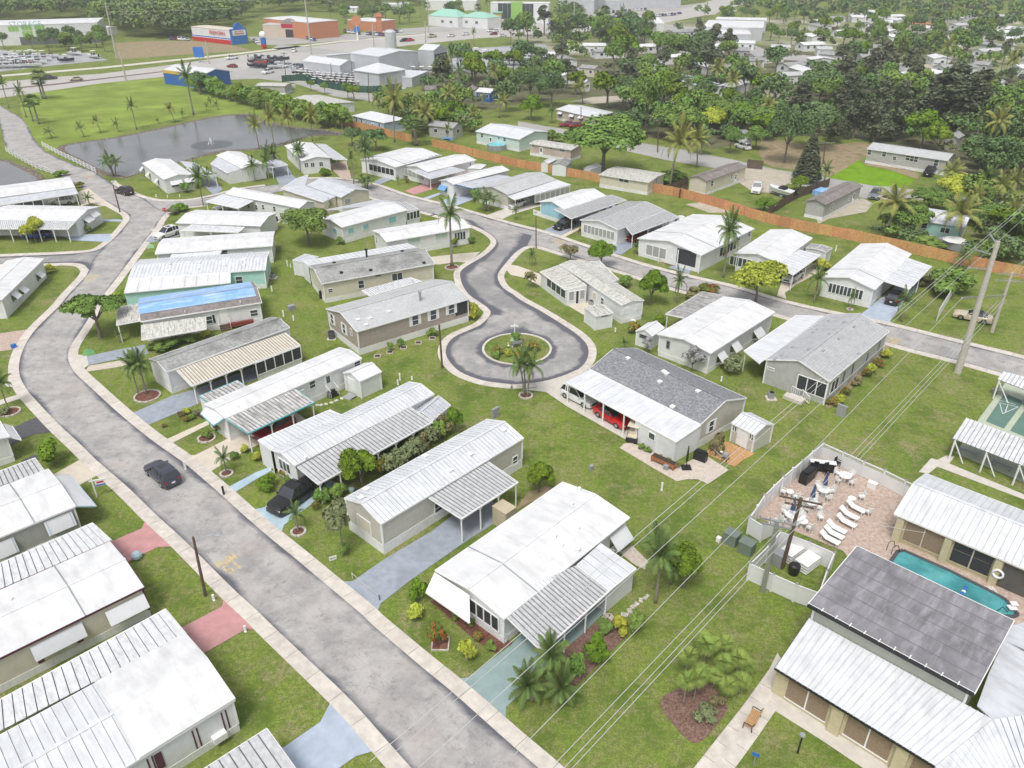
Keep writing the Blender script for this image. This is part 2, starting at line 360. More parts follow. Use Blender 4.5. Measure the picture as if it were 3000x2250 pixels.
def road(left,right,z=.012,dark=0,n=90,name='road',m=None):
 """strip between two kerb lines; uv.x across, uv.y along"""
 def prep(q): return resample(catmull([G(*a).xy for a in q],5),n)
 (a,la),(b,lb)=prep(left),prep(right); K=8
 vs=[];uvs=[]
 for i in range(n):
  for k in range(K+1):
   t=k/K; q=a[i].lerp(b[i],t); vs.append((q.x,q.y,z)); uvs.append((t,la*i/(n-1)))
 fs=[(i*(K+1)+k,i*(K+1)+k+1,(i+1)*(K+1)+k+1,(i+1)*(K+1)+k) for i in range(n-1) for k in range(K)]
 me=bpy.data.meshes.new(name); me.from_pydata(vs,[],fs); ul=me.uv_layers.new(name='UVMap')
 for p in me.polygons:
  for li in p.loop_indices: ul.data[li].uv=uvs[me.loops[li].vertex_index]
 at=me.attributes.new('dark','FLOAT','POINT'); at.data.foreach_set('value',[float(dark)]*len(vs))
 me.materials.append(m or M_road); o=bpy.data.objects.new(name,me); col.objects.link(o); o['kind']='structure'
 if me.polygons[0].normal.z<0: me.flip_normals()
 EXCL.append([tuple(q) for q in a]+[tuple(q) for q in b[::-1]])
 return o
def kerb(line,width=1.0,side=1,slab=2.6,z=.0,h=.055,name='kerb',n=6,closed=False,m=None):
 """concrete ribbon kerb of separate slabs along a picture polyline; side=+1 puts it to the right of travel"""
 p=catmull([G(*a).xy if not isinstance(a,Vector) else a.xy for a in line],n,closed)
 if closed: p.append(p[0])
 _,L=resample(p,2); k=max(2,int(L/slab)+1); q,_=resample(p,k*3+1)
 b=MB(); root=None; out=[]
 nrm=[]
 for i in range(len(q)):
  d=(q[min(i+1,len(q)-1)]-q[max(i-1,0)]).normalized(); nrm.append(Vector((d.y,-d.x))*side)
 base=MB()
 for i in range(len(q)-1):
  a,b2=q[i],q[i+1]; c,d=b2+nrm[i+1]*width,a+nrm[i]*width
  pp=[Vector((*x,.022)) for x in (a,b2,c,d)]
  if (pp[1]-pp[0]).cross(pp[2]-pp[0]).z<0: pp=pp[::-1]
  base.quad(*pp)
 root=struct(name,base,M_joint)
 for s in range(k):
  mb=MB(); idx=[s*3+j for j in range(4)]
  inn=[q[i] for i in idx]; g=.03/max((inn[-1]-inn[0]).length,.1)
  inn[0]=inn[0].lerp(inn[1],g*2.); inn[-1]=inn[-1].lerp(inn[-2],g*2.)
  ou=[inn[j]+nrm[idx[j]]*width for j in range(4)]
  hh=h+random.uniform(-.004,.004)
  for j in range(3):
   r=[Vector((*x,0)) for x in (inn[j],inn[j+1],ou[j+1],ou[j])]
   mb.plate([v+UP*hh for v in r],hh-.0)
  mb.build('kerb_slab',m or M_kerb,root)
 return root
# ---- the long street, with the entrance bridge at its far end
W_edge=[(-60,270),(-20,315),(2,356),(12,400),(30,437),(95,475),(170,505),(220,535),(247,551),(292,576),(339,602),(372,621),(382,637),(368,658),(342,688),(315,712)]
W_edge2=[(261,787),(251,807),(203,858),(173,894),(108,958),(75,1006),(58,1053),(58,1094),(75,1131),(102,1165),(170,1237),(237,1300),(288,1350),(373,1424),(458,1507),(543,1585),(678,1720),(749,1785),(794,1830),(913,1943),(1021,2047),(1140,2181),(1201,2250),(1320,2390),(1450,2560)]
E_edge=[(-30,262),(0,300),(40,325),(71,346),(88,372),(102,400),(125,428),(148,446),(220,478),(285,503),(339,540),(392,566),(427,579),(452,600)]
E_edge2=[(488,620),(468,644),(454,668),(424,705),(383,759),(339,817),(305,860),(270,915),(234,970),(210,1006),(200,1033),(202,1055),(217,1084),(247,1114),(288,1152),(339,1199),(407,1257),(470,1305),(543,1357),(627,1429),(750,1540),(869,1639),(937,1697),(1055,1797),(1089,1830),(1225,1947),(1326,2031),(1500,2187),(1575,2252),(1720,2385),(1900,2560)]
MID_W=[(315,712),(290,735),(268,765),(261,787)]
road(W_edge+[(290,735),(268,765)]+W_edge2,E_edge+[(470,610)]+E_edge2,n=170,name='main_street')
# ---- side streets
road([(-200,748),(0,746),(100,742),(170,739),(240,733),(285,722),(330,695)],[(-200,775),(0,772),(100,770),(203,767),(240,768),(258,780),(256,805)],z=.008,dark=.7,n=30,name='west_side_street')
R4n=[(340,540),(400,569),(440,581),(481,586),(556,584),(627,571),(700,553),(780,542),(841,534),(900,522),(987,522),(1055,531),(1109,544),(1191,573),(1286,597),(1350,614),(1500,658),(1585,680),(1720,725),(1873,776),(2022,815),(2144,844),(2277,884),(2399,914),(2528,941),(2616,960),(2809,1009),(3000,1057),(3200,1110)]
R4s=[(400,640),(440,640),(490,618),(563,602),(603,597),(700,580),(790,566),(850,556),(920,549),(985,551),(1040,562),(1089,576),(1180,602),(1272,628),(1330,643),(1390,664),(1460,695),(1544,722),(1660,747),(1778,783),(1876,814),(1960,842),(2080,874),(2250,916),(2400,958),(2592,1006),(2691,1033),(2799,1060),(3000,1118),(3200,1175)]
road(R4n,R4s,z=.008,n=150,name='north_street')
# cul-de-sac: neck and turning circle
CC=(G(1412,1020)+G(1618,1024))/2; CR=(G(1412,1020)-G(1618,1024)).length/2
neckW=[(1360,640),(1394,664),(1435,685),(1455,705),(1449,724),(1421,749),(1385,770),(1355,790),(1349,808),(1357,837),(1376,864),(1405,885),(1430,903),(1438,920)]
neckE=[(1560,690),(1544,722),(1517,736),(1500,752),(1472,785),(1459,808),(1466,832),(1480,848),(1500,860),(1527,879),(1585,912),(1646,950)]
road(neckW,neckE,z=.026,dark=.6,n=50,name='court_street')
bulb=[(1435,915),(1411,950),(1371,969),(1333,986),(1313,1006),(1306,1030),(1313,1053),(1340,1084),(1377,1103),(1428,1118),(1500,1127),(1551,1124),(1602,1116),(1653,1101),(1693,1084),(1717,1060),(1725,1032),(1717,1007),(1690,980),(1646,950),(1585,912),(1527,880)]
bp=catmull([G(*a).xy for a in bulb],4,True)
def ring_mesh():
 vs=[];uvs=[];fs=[];n=len(bp); K=6
 for i in range(n):
  a=bp[i]; dv=(a-CC.xy); inner=CC.xy+dv.normalized()*CR*.97; ln=0
  for k in range(K+1):
   q=inner.lerp(a,k/K); vs.append((q.x,q.y,.020)); uvs.append((k/K,i*1.2))
 for i in range(n):
  j=(i+1)%n
  for k in range(K): fs.append((i*(K+1)+k,i*(K+1)+k+1,j*(K+1)+k+1,j*(K+1)+k))
 me=bpy.data.meshes.new('turning_circle'); me.from_pydata(vs,[],fs); ul=me.uv_layers.new(name='UVMap')
 for p in me.polygons:
  for li in p.loop_indices: ul.data[li].uv=uvs[me.loops[li].vertex_index]
 at=me.attributes.new('dark','FLOAT','POINT'); at.data.foreach_set('value',[.55]*len(vs))
 if me.polygons[0].normal.z<0: me.flip_normals()
 me.materials.append(M_road); o=bpy.data.objects.new('turning_circle',me); col.objects.link(o); o['kind']='structure'
 EXCL.append([tuple(q) for q in bp])
ring_mesh()
isl=[CC.xy+Vector((math.cos(k*math.pi/12),math.sin(k*math.pi/12)))*CR for k in range(24)]
isl3=[Vector((*q,0)) for q in isl]
sheet('island_lawn',[Vector((*(CC.xy.lerp(q,.97)),0)) for q in isl],.05,M_grass,False)
kerb(isl3,.28,-1,slab=2.2,h=.12,name='island_kerb',n=1,closed=True)
# kerbs along both sides
kerb([(292,576),(339,602),(372,621),(382,637),(368,658),(342,688),(315,712),(271,733),(170,741),(80,744),(0,747),(-120,750)],1.15,1)
kerb([(-120,770),(0,769),(132,768),(203,766),(244,771),(261,787)]+W_edge2,1.15,1,slab=2.7)
kerb(E_edge2,1.15,-1,slab=2.7)
kerb([(327,527)]+R4n[0:8],1.0,-1)
kerb(R4n[9:],1.0,-1,slab=2.8)
kerb([(488,620),(520,609),(563,602),(603,597)],1.0,1)
kerb(R4s[9:14]+[(1272,628),(1340,648)]+neckW[1:]+bulb[1:11],1.0,1,slab=2.7)
kerb(bulb[10:][::1]+[(1500,860)]+neckE[::-1][3:-2]+[(1517,736),(1544,722),(1585,724)]+R4s[18:],1.0,1,slab=2.7)
# ---- highway and far roads (concrete-pale)
M_hwy=mat('pale_highway',(.43,.41,.39),.85,.05,.05,c2=(.36,.34,.32),amt=.4,scale2=.2,stretch=(.05,1.5,1))
M_far=mat('far_road',(.36,.35,.335),.85,.08,.1)
M_lot=mat('grey_yard_paving',(.36,.37,.39),.85,.12,.08,c2=(.25,.25,.26),amt=.5)
M_hwall=mat('median_dark',(.14,.1,.09),.9)
sheet('highway',[(-300,300),(-300,250),(0,236),(150,222),(300,212),(500,187),(700,160),(900,136),(1100,112),(1350,88),(1560,70),(1800,58),(2000,30),(2100,0),(2180,-10),(2200,10),(2080,45),(1900,78),(1760,90),(1580,104),(1400,112),(1200,132),(1000,158),(820,190),(700,205),(480,222),(300,240),(0,282),(-300,335)],.02,M_hwy)
sheet('highway_median',[(0,255),(160,241),(400,214),(560,196),(560,198),(400,217),(160,245),(0,259)],.03,M_hwall)
sheet('frontage_road',[(600,222),(700,205),(780,190),(850,205),(1000,258),(1150,283),(1250,300),(1250,312),(1120,300),(980,280),(860,240),(760,228),(640,232)],.026,M_far)
sheet('far_path',[(0,215),(300,192),(700,152),(1000,118),(1250,98),(1250,101),(1000,122),(700,157),(300,197),(0,220)],.024,M_concr)
sheet('side_road',[(820,128),(900,135),(1020,150),(980,158),(860,150),(800,140)],.024,M_far)
sheet('boat_yard',[(-300,150),(0,140),(60,150),(170,158),(260,150),(300,165),(320,172),(180,185),(0,205),(-300,230)],.015,M_lot)
sheet('golf_cart_yard',[(690,180),(760,170),(900,170),(1100,200),(1210,225),(1190,260),(1080,262),(960,245),(840,220),(760,222),(680,205)],.015,M_lot)
sheet('boat_lot',[(1200,150),(1600,130),(1640,190),(1450,215),(1300,210),(1210,200)],.015,M_lot)
sheet('plaza_parking',[(730,105),(960,105),(1150,85),(1300,75),(1550,70),(1500,85),(1200,100),(1000,118),(860,128),(760,130)],.015,M_far)
sheet('market_parking',[(1700,30),(2000,18),(2150,0),(2100,45),(1900,60),(1720,50)],.014,M_far)
# ---- streets of the trailer neighbourhood behind the cedar fence
for nm,p in (('back_street',[(1520,355),(1600,370),(1700,385),(1850,415),(2000,440),(2150,470),(2280,500),(2440,525),(2560,545),(2680,560),(2700,590),(2560,590),(2420,560),(2250,530),(2100,495),(1950,470),(1800,435),(1700,410),(1600,390),(1520,372)]),
 ('back_lane',[(2680,560),(2800,580),(2900,590),(3100,615),(3100,640),(2900,615),(2700,590)]),
 ('middle_lane',[(1960,278),(2050,287),(2180,305),(2300,320),(2300,328),(2180,312),(2050,295),(1960,285)]),
 ('dirt_lane',[(1670,300),(1740,285),(1820,282),(1900,300),(1820,300),(1740,305)]),
 ('sand_lot',[(2140,520),(2190,490),(2300,505),(2330,530),(2260,570),(2200,560)]),
 ('sand_drive',[(2440,595),(2530,585),(2560,600),(2540,625),(2430,645),(2400,660),(2390,640)]),
 ('trailer_lane',[(1850,60),(2100,90),(2250,150),(2400,170),(2700,200),(2800,210),(2650,215),(2350,185),(2200,165),(2050,110),(1850,75)]),
 ('trailer_cross_lane',[(1880,140),(2000,130),(2150,135),(2150,142),(1990,140),(1880,150)]),
 ('gravel_court',[(2660,190),(2760,195),(2760,215),(2690,222),(2670,205)])):
 _zi=globals().get('_zi',0)+1; sheet(nm,p,.014+.006*_zi,M_sand if ('sand' in nm or 'dirt' in nm or 'gravel' in nm) else M_far)
M_littershade=mat('shaded_litter_ground',(.13,.125,.065),.95,.3,.3,c2=(.09,.13,.035),amt=.8,scale2=.12)  # grass and litter colour, darkened to paint in the shade under the trees
sheet('wooded_ground',[(1230,245),(1330,205),(1500,190),(1740,165),(2060,110),(2400,160),(2760,215),(3200,240),(3200,540),(2900,540),(2720,470),(2560,415),(2430,400),(2250,405),(2090,440),(1880,398),(1700,290),(1540,300),(1310,345)],.004,M_littershade,False)
sheet('wooded_ground',[(1500,95),(2060,60),(2380,50),(3300,60),(3300,238),(2760,212),(2400,158),(2060,108),(1740,160),(1500,185)],.004,mat('mixed_yard_ground',(.20,.22,.09),.95,.3,.05,c2=(.45,.42,.36),amt=.8,scale2=.035),False)
sheet('bare_yard',[(2240,410),(2400,430),(2540,420),(2540,470),(2430,520),(2330,500),(2240,480)],.010,M_dirt,False,3)
sheet('watered_lawn',[(2430,525),(2535,465),(2560,480),(2690,510),(2670,545),(2640,553),(2560,548)],.022,M_greenlawn,False)
sheet('fence_side_sand',[(2010,600),(2090,590),(2170,600),(2150,625),(2080,625)],.010,M_sand,False)
sheet('vacant_lot',[(335,122),(450,116),(560,116),(690,130),(740,145),(520,158),(350,170)],.010,M_dirt,False)
sheet('mown_field',[(60,300),(100,262),(300,240),(480,225),(530,228),(640,260),(860,330),(860,345),(760,340),(560,335),(400,370),(330,400),(200,430),(130,440),(100,400),(84,372),(70,345)],.010,M_field,False)
# ---- ponds with stone banks
pondA=[(195,425),(260,412),(340,402),(430,385),(520,366),(600,348),(680,336),(740,336),(760,352),(850,372),(950,382),(1000,394),(930,395),(880,402),(820,420),(760,432),(640,440),(560,462),(420,500),(380,512),(330,505),(290,490),(240,462),(205,445)]
pondB=[(-250,475),(0,468),(40,480),(90,505),(110,520),(90,540),(30,560),(-250,560)]
M_bank=mat('muddy_bank',(.13,.10,.075),.95,.4,2,c2=(.36,.33,.28),amt=.7,scale2=1.5,bump=.5,bscale=3)
for nm,pp,side in (('pond',pondA,1),('pond_west',pondB,1)):
 pc=[G(*a).xy for a in pp]; c=sum(pc,Vector((0,0)))/len(pc)
 ring=catmull(pc,4,True)
 out=[q+(q-c).normalized()*1.4 for q in ring]
 b=MB()
 for i in range(len(ring)):
  j=(i+1)%len(ring); b.quad((*ring[i],.04),(*ring[j],.04),(*out[j],.14),(*out[i],.14))
  b.quad((*out[i],.14),(*out[j],.14),(*(out[j]+(out[j]-c).normalized()*.5),0),(*(out[i]+(out[i]-c).normalized()*.5),0))
 struct('pond_bank',b,M_bank)
 wb=MB(); v=[Vector((q.x,q.y,.06)) for q in ring]
 for t in tessellate_polygon([v]):
  a=[v[i] for i in t]
  if (a[1]-a[0]).cross(a[2]-a[0]).z<0: a=a[::-1]
  wb.quad(*a)
 o=struct(nm,wb,M_water); EXCL.append([tuple(q) for q in ring])
 rb=MB()
 for q in out:
  for _ in range(2):
   a=q+Vector((random.gauss(-.3,.5),random.gauss(0,.5))); rb.ball((a.x,a.y,.08),random.uniform(.08,.24),.12,5,3)
 o=rb.build('bank_stones',mat('bank_stone',(.22,.19,.16),.9,.4,3)); o['kind']='stuff'; o['label']='pale stones scattered along the bank of the pond'; o['category']='stones'
# ---- drives and paths
DR=[('driveway',M_teal,[(1326,1990),(1374,1984),(1440,1930),(1490,1895),(1560,1820),(1700,1700),(1800,1765),(1642,1918),(1544,2013),(1479,2072),(1478,2128),(1400,2060)]),
('driveway',M_bluegrey,[(985,1702),(1031,1702),(1126,1636),(1265,1555),(1330,1505),(1420,1450),(1480,1505),(1448,1532),(1343,1600),(1200,1700),(1113,1767),(1101,1797),(1040,1750)]),
('driveway',M_lightblue,[(738,1492),(796,1478),(850,1440),(930,1390),(1000,1420),(916,1472),(831,1536),(820,1566)]),
('walkway',M_lightblue,[(658,1430),(750,1381),(790,1366),(796,1376),(750,1402),(675,1447)]),
('driveway',M_creamc,[(539,1333),(573,1330),(678,1277),(760,1235),(860,1200),(900,1230),(800,1280),(712,1322),(650,1358),(618,1378),(612,1394),(575,1362)]),
('walkway',M_creamc,[(485,1285),(607,1230),(614,1240),(502,1296)]),
('driveway',M_bluegrey,[(388,1207),(502,1157),(576,1136),(700,1090),(840,1035),(880,1055),(680,1138),(576,1182),(434,1242)]),
('driveway',M_bluegrey,[(254,1040),(340,1022),(424,1006),(437,1033),(340,1050),(258,1066)]),
('driveway',M_concr,[(214,1034),(254,1037),(260,1066),(240,1080),(226,1082),(210,1060)]),
('paver_walk',M_cpaver,[(250,1086),(260,1068),(400,1045),(390,1064),(320,1076)]),
('driveway',M_pebble,[(-60,985),(0,972),(102,958),(75,990),(58,1016),(0,1025),(-60,1030)]),
('driveway',M_concr,[(12,1128),(34,1082),(38,1105),(46,1130)]),
('walkway',M_concr,[(-60,1180),(0,1167),(62,1149),(72,1160),(0,1182),(-60,1196)]),
('driveway',M_darkdrive,[(10,1262),(41,1247),(119,1212),(165,1260),(100,1268),(61,1284),(20,1310)]),
('driveway',M_darkdrive,[(60,1345),(115,1322),(128,1336),(95,1350),(70,1365)]),
('driveway',M_creamc,[(120,1405),(156,1386),(244,1337),(262,1345),(298,1382),(235,1416),(190,1440)]),
('driveway',M_pink,[(300,1590),(329,1581),(414,1545),(426,1519),(505,1598),(461,1600),(383,1637),(350,1660)]),
('driveway',M_pink,[(510,1845),(532,1835),(648,1775),(654,1750),(750,1841),(716,1843),(597,1910),(570,1930)]),
('driveway',M_skyblue,[(770,2225),(823,2191),(935,2114),(964,2059),(1103,2196),(1038,2215),(960,2270),(880,2330),(800,2300)]),
('driveway',M_bluegrey,[(1150,506),(1174,495),(1200,500),(1150,525),(1108,542),(1095,532)]),
('driveway',M_pink,[(1187,559),(1232,542),(1300,520),(1400,505),(1380,520),(1286,548),(1216,570)]),
('walkway',M_skyblue,[(1238,581),(1289,564),(1296,568),(1250,586)]),
('driveway',M_skyblue,[(1279,595),(1326,576),(1450,530),(1480,545),(1400,580),(1330,606)]),
('driveway',M_concr,[(1428,631),(1480,612),(1560,590),(1600,600),(1500,630),(1475,642)]),
('driveway',M_bluegrey,[(1585,680),(1636,656),(1700,630),(1800,600),(1840,610),(1697,664),(1636,694)]),
('walkway',M_creamc,[(1638,694),(1698,665),(1702,672),(1650,699)]),
('driveway',M_bluegrey,[(1785,741),(1795,715),(1830,693),(1960,640),(2000,655),(1859,722),(1822,748)]),
('driveway',M_bluegrey,[(1958,786),(1998,766),(2050,720),(2160,700),(2180,720),(2080,768),(2025,793),(2020,806)]),
('driveway',M_creamc,[(2277,870),(2290,830),(2330,800),(2400,770),(2420,790),(2330,840),(2300,862),(2305,880)]),
('driveway',M_skyblue,[(2514,931),(2545,908),(2590,870),(2680,800),(2720,820),(2650,890),(2608,945),(2620,960)]),
('driveway',M_creamc,[(1240,755),(1269,752),(1350,743),(1408,738),(1377,770),(1340,768),(1289,775),(1245,775)]),
('driveway',M_creamc,[(1495,776),(1520,780),(1583,804),(1600,840),(1585,840),(1540,815),(1497,806),(1484,790)]),
('patio',M_creamc,[(1658,893),(1720,870),(1740,900),(1712,925),(1690,912)]),
('driveway',M_concr,[(1530,1142),(1570,1137),(1612,1117),(1650,1103),(1690,1085),(1750,1120),(2010,1265),(1980,1300),(1850,1300),(1659,1191),(1600,1150)]),
('patio',M_cpaver,[(1814,1314),(1829,1301),(1850,1300),(1900,1320),(1990,1370),(2059,1332),(2134,1380),(2073,1421),(2043,1407),(2010,1407),(1982,1413),(1920,1378)]),
('gravel_bed',M_orange,[(2064,1330),(2100,1295),(2134,1298),(2210,1333),(2175,1352),(2151,1371),(2110,1352)]),
('driveway',M_skyblue,[(190,690),(207,684),(339,681),(319,706),(210,700)]),
('walkway',M_skyblue,[(290,640),(295,638),(362,640),(358,646),(294,645)]),
('driveway',M_creamc,[(228,560),(237,556),(262,548),(300,578),(339,602),(300,600),(270,592),(240,600)]),
('driveway',M_bluegrey,[(560,520),(620,500),(640,535),(655,553),(628,569),(603,545)]),
('driveway',M_bluegrey,[(770,490),(840,478),(860,512),(880,528),(821,541),(808,512)]),
('driveway',M_pebble,[(960,480),(1015,470),(1026,498),(1033,526),(1005,524),(985,505)]),
('walkway',M_concr,[(440,669),(455,668),(560,664),(555,670),(450,674)]),
('driveway',M_bluegrey,[(426,705),(445,688),(540,670),(560,680),(450,708)]),
('paver_walk',M_cpaver,[(1811,1620),(1850,1600),(1900,1650),(1890,1672),(1862,1660)]),
]
for i,(nm,m,p) in enumerate(DR): sheet(nm,p,.028+.0007*i,m)
# mulch beds
for i,(nm,m,p,sm) in enumerate([
 ('mulch_bed',M_mulch,[(1258,1762),(1268,1758),(1500,1885),(1475,1900),(1448,1916),(1380,1868),(1290,1790)],0),
 ('mulch_bed',M_mulch2,[(1640,1912),(1740,1830),(1790,1815),(1838,1860),(1690,2008),(1672,2010),(1660,1960)],0),
 ('mulch_bed',M_mulch2,[(1930,2060),(1960,2030),(2030,2010),(2080,2005),(2120,2060),(2128,2080),(2095,2130),(2045,2178),(2010,2170),(1965,2120),(1940,2090)],3),
 ('mulch_bed',M_mulch,[(1877,740),(1890,738),(1985,770),(1990,768),(1980,782),(1958,778),(1880,745)],0),
 ('mulch_bed',M_dirt,[(1505,1500),(1560,1470),(1600,1490),(1640,1440),(1600,1425),(1545,1445)],0),
 ('mulch_bed',M_dirt,[(2590,1015),(2610,1020),(2450,1190),(2420,1205),(2418,1190)],0),
 ('mulch_bed',M_dirt,[(2520,470),(2560,478),(2700,512),(2690,530),(2600,500),(2540,490)],0),
 ('mulch_bed',M_mulch,[(1692,678),(1700,672),(1800,705),(1798,716),(1780,712)],0),
 ('mulch_bed',M_mulch,[(1320,768),(1335,775),(1345,783)],0)][:8]): sheet(nm,p,.064+.001*i,m,False,sm)
# clubhouse walks, pool deck, courts
CL=[('walkway',M_concr,[(2029,2252),(2110,2150),(2170,2075),(2250,1965),(2275,1915),(2300,1960),(2267,2020),(2250,2065),(2124,2252),(2080,2330),(1980,2310)]),
('walkway',M_concr,[(2250,2075),(2262,2030),(2290,2040),(2560,2200),(2700,2290),(2600,2300),(2521,2252),(2400,2170)]),
('pool_deck',M_pebble,[(2402,1325),(2640,1455),(2760,1500),(3060,1640),(3200,1700),(3200,2000),(3000,1960),(2700,1900),(2467,1617),(2290,1545),(2198,1516),(2250,1470)]),
('walkway',M_concr,[(2690,1388),(2727,1347),(2745,1352),(2770,1340),(2795,1343),(2780,1363),(3000,1455),(3100,1495),(3100,1510),(3000,1470),(2745,1372),(2720,1392)]),
('shuffle_court',mat('court_green_pale',(.42,.47,.36),.8,.06,1),[(2798,1333),(2864,1237),(2935,1142),(2960,1100),(3200,1150),(3200,1500),(3000,1420)]),
('shuffle_lane',mat('court_green_dark',(.11,.20,.165),.75,.08,1),[(2887,1240),(2943,1158),(3000,1182),(2940,1262)]),
('shuffle_lane',mat('court_green_dark',(.11,.20,.165)),[(2958,1268),(3015,1188),(3100,1220),(3060,1310)]),
('planting_bed',M_grass,[(2262,1585),(2290,1570),(2425,1655),(2395,1718),(2300,1680),(2250,1640)])]
for i,(nm,m,p) in enumerate(CL): sheet(nm,p,.020+.004*i,m)
kerb([(1980,2310),(2029,2252),(2110,2150),(2175,2068),(2250,1965)],1.12,1,slab=1.7,h=.05,name='walkway')
kerb([(2030,2312),(2078,2252),(2155,2152),(2216,2068),(2262,2008)],1.12,1,slab=1.7,h=.05,name='walkway')
# pool: water sheet just below a raised coping
pool=[(2603,1656),(2628,1621),(2645,1618),(2780,1678),(2925,1752),(2945,1765),(2978,1806),(2968,1813),(2930,1812)]
pp=[G(*a).xy for a in pool]; b=MB(); v=[Vector((q.x,q.y,.06)) for q in pp]
for t in tessellate_polygon([v]):
 a=[v[i] for i in t]
 if (a[1]-a[0]).cross(a[2]-a[0]).z<0: a=a[::-1]
 b.quad(*a)
struct('pool_water',b,M_pool)
cb=MB()
for i in range(len(pp)):
 a,c=pp[i],pp[(i+1)%len(pp)]; cb.bar((*a,.07),(*c,.07),.32,.06)
struct('pool_coping',cb,mat('dark_pool_coping',(.08,.085,.10),.6))
# ================================================================ HOUSE BUILDER
class House:
 """rectangular home from three surveyed eave corners: A near corner, B across the gable, C along the eave"""
 def __init__(s,label,A,B,C,ze=2.9,rise=.75,ov=.28,wall=None,roof=None,pitch=None,skirt=.65,cat='mobile home',name='mobile_home',group=None,hip=False,L=None,skirtm=None,trim=None,th=.10,flat=False,seam=None,roofname='roof',Wd=None):
  a,b,c=G(*A,ze),G(*B,ze),G(*C,ze); s.ze=ze
  u=(c-a); u.z=0; s.L=L or u.length; u.normalize(); v=UP.cross(u)
  if (b-a).dot(v)<0: v=-v
  s.W=Wd or abs((b-a).dot(v)); s.o=Vector((a.x,a.y,0)); s.u=u; s.v=v; s.ov=ov; s.rise=rise; s.hip=hip
  s.wall=wall or M_wallw; s.roofm=roof or M_roofw; s.trim=trim or M_trim
  s.t=thing(name,label,cat,s.P(ov,ov,0),u,group)
  EXCL.append([tuple(s.P(x,y,0).xy) for x,y in ((-.5,-.5),(s.L+.5,-.5),(s.L+.5,s.W+.5),(-.5,s.W+.5))])
  L_,W_=s.L,s.W; P=s.P
  if s.o.length>118:
   for sx in (0,.5,1): EXCL.append([tuple((s.P(s.L*x,s.W*y,0)-Vector((0,7*sx,0))).xy) for x,y in ((0,0),(1,0),(1,1),(0,1))])
  w=MB(); o=ov
  rw=lambda y: (ze+rise*(1-abs(2*y/W_-1))-.03) if not flat else ze-.03   # roof underside
  if hip: rw=lambda y: ze-.03
  for x0 in (o,L_-o):                      # end walls with gable
   pts=[P(x0,o,0),P(x0,W_-o,0),P(x0,W_-o,rw(W_-o)),P(x0,W_/2,rw(W_/2)),P(x0,o,rw(o))]
   w.quad(*(pts if (x0==o)==(s.flip()) else pts[::-1]))
  for y0 in (o,W_-o):
   pts=[P(o,y0,0),P(L_-o,y0,0),P(L_-o,y0,rw(y0)),P(o,y0,rw(y0))]
   w.quad(*(pts if (y0==o)==(not s.flip()) else pts[::-1]))
  s.wallo=w.build('wall',s.wall,s.t)
  if skirt:
   k=MB(); e=.03
   for (x0,y0,x1,y1) in ((o-e,o-e,L_-o+e,o),(o-e,W_-o,L_-o+e,W_-o+e),(o-e,o,o,W_-o),(L_-o,o,L_-o+e,W_-o)):
    k.hexa([P(x0,y0,0),P(x1,y0,0),P(x1,y1,0),P(x0,y1,0)][::1 if s.flip()==False else -1],[P(x0,y0,skirt),P(x1,y0,skirt),P(x1,y1,skirt),P(x0,y1,skirt)][::1 if s.flip()==False else -1])
   k.build('skirting',skirtm or M_skirt,s.t)
  # corner boards
  near=s.o.length<140
  for x0 in (o,L_-o) if near else ():
   for y0 in (o,W_-o): MB().box(P(x0,y0,skirt or 0),.14,.14,rw(y0)-(skirt or 0)-.02,s.u).build('corner_board',s.trim,s.t)
  # roof
  if hip:
   h=rise; r=W_/2; e=MB(); A0,B0,C0,D0=P(0,0,ze),P(L_,0,ze),P(L_,W_,ze),P(0,W_,ze); R0,R1=P(min(r,L_/2),r,ze+h),P(max(L_-r,L_/2),r,ze+h)
   for q in ((A0,B0,R1,R0),(B0,C0,R1),(C0,D0,R0,R1),(D0,A0,R0)): e.plate(list(q),th)
   e.build(roofname,s.roofm,s.t)
  else:
   H2=W_/2 if not flat else W_
   sl=[((0,0,ze),(L_,0,ze),(L_,W_/2,ze+rise),(0,W_/2,ze+rise)),((0,W_,ze),(L_,W_,ze),(L_,W_/2,ze+rise),(0,W_/2,ze+rise))] if not flat else [((0,0,ze),(L_,0,ze),(L_,W_,ze+rise),(0,W_,ze+rise))]
   for (e0,e1,r1,r0) in sl:
    q=[P(*e0),P(*e1),P(*r1),P(*r0)]
    if pitch:
     ro=MB().plate([z-UP*.03 for z in q],th-.03).build(roofname,s.roofm,s.t); pans(ro,q[0],q[1],q[2],q[3],pitch,s.roofm)
    else: MB().plate(q,th).build(roofname,s.roofm,s.t)
   if not flat: MB().bar(P(0,W_/2,ze+rise+.015),P(L_,W_/2,ze+rise+.015),.28,.05).build('ridge_cap',s.roofm,s.t)
   for y0 in (0,W_) if near else (): MB().bar(P(0,y0,ze-.07+(rise if flat and y0 else 0)),P(L_,y0,ze-.07+(rise if flat and y0 else 0)),.05,.16).build('fascia',s.trim,s.t)
   for x0 in (0,L_) if near else ():
    for ya,yb in (((0,ze),(W_/2,ze+rise)),((W_,ze),(W_/2,ze+rise))) if not flat else (((0,ze),(W_,ze+rise)),):
     MB().bar(P(x0,ya[0],ya[1]-.06),P(x0,yb[0],yb[1]-.06),.05,.14).build('fascia',s.trim,s.t)
  if seam:
   for sx in seam:
    sb=MB(); sb.bar(P(sx,0,ze+.03),P(sx,W_/2,ze+rise+.03),.09,.05); sb.bar(P(sx,W_,ze+.03),P(sx,W_/2,ze+rise+.03),.09,.05); sb.build('roof_seam',M_greyp,s.t)
 def flip(s): return s.u.cross(s.v).z>0
 def P(s,x,y,z): q=s.o+s.u*x+s.v*y; return Vector((q.x,q.y,z))
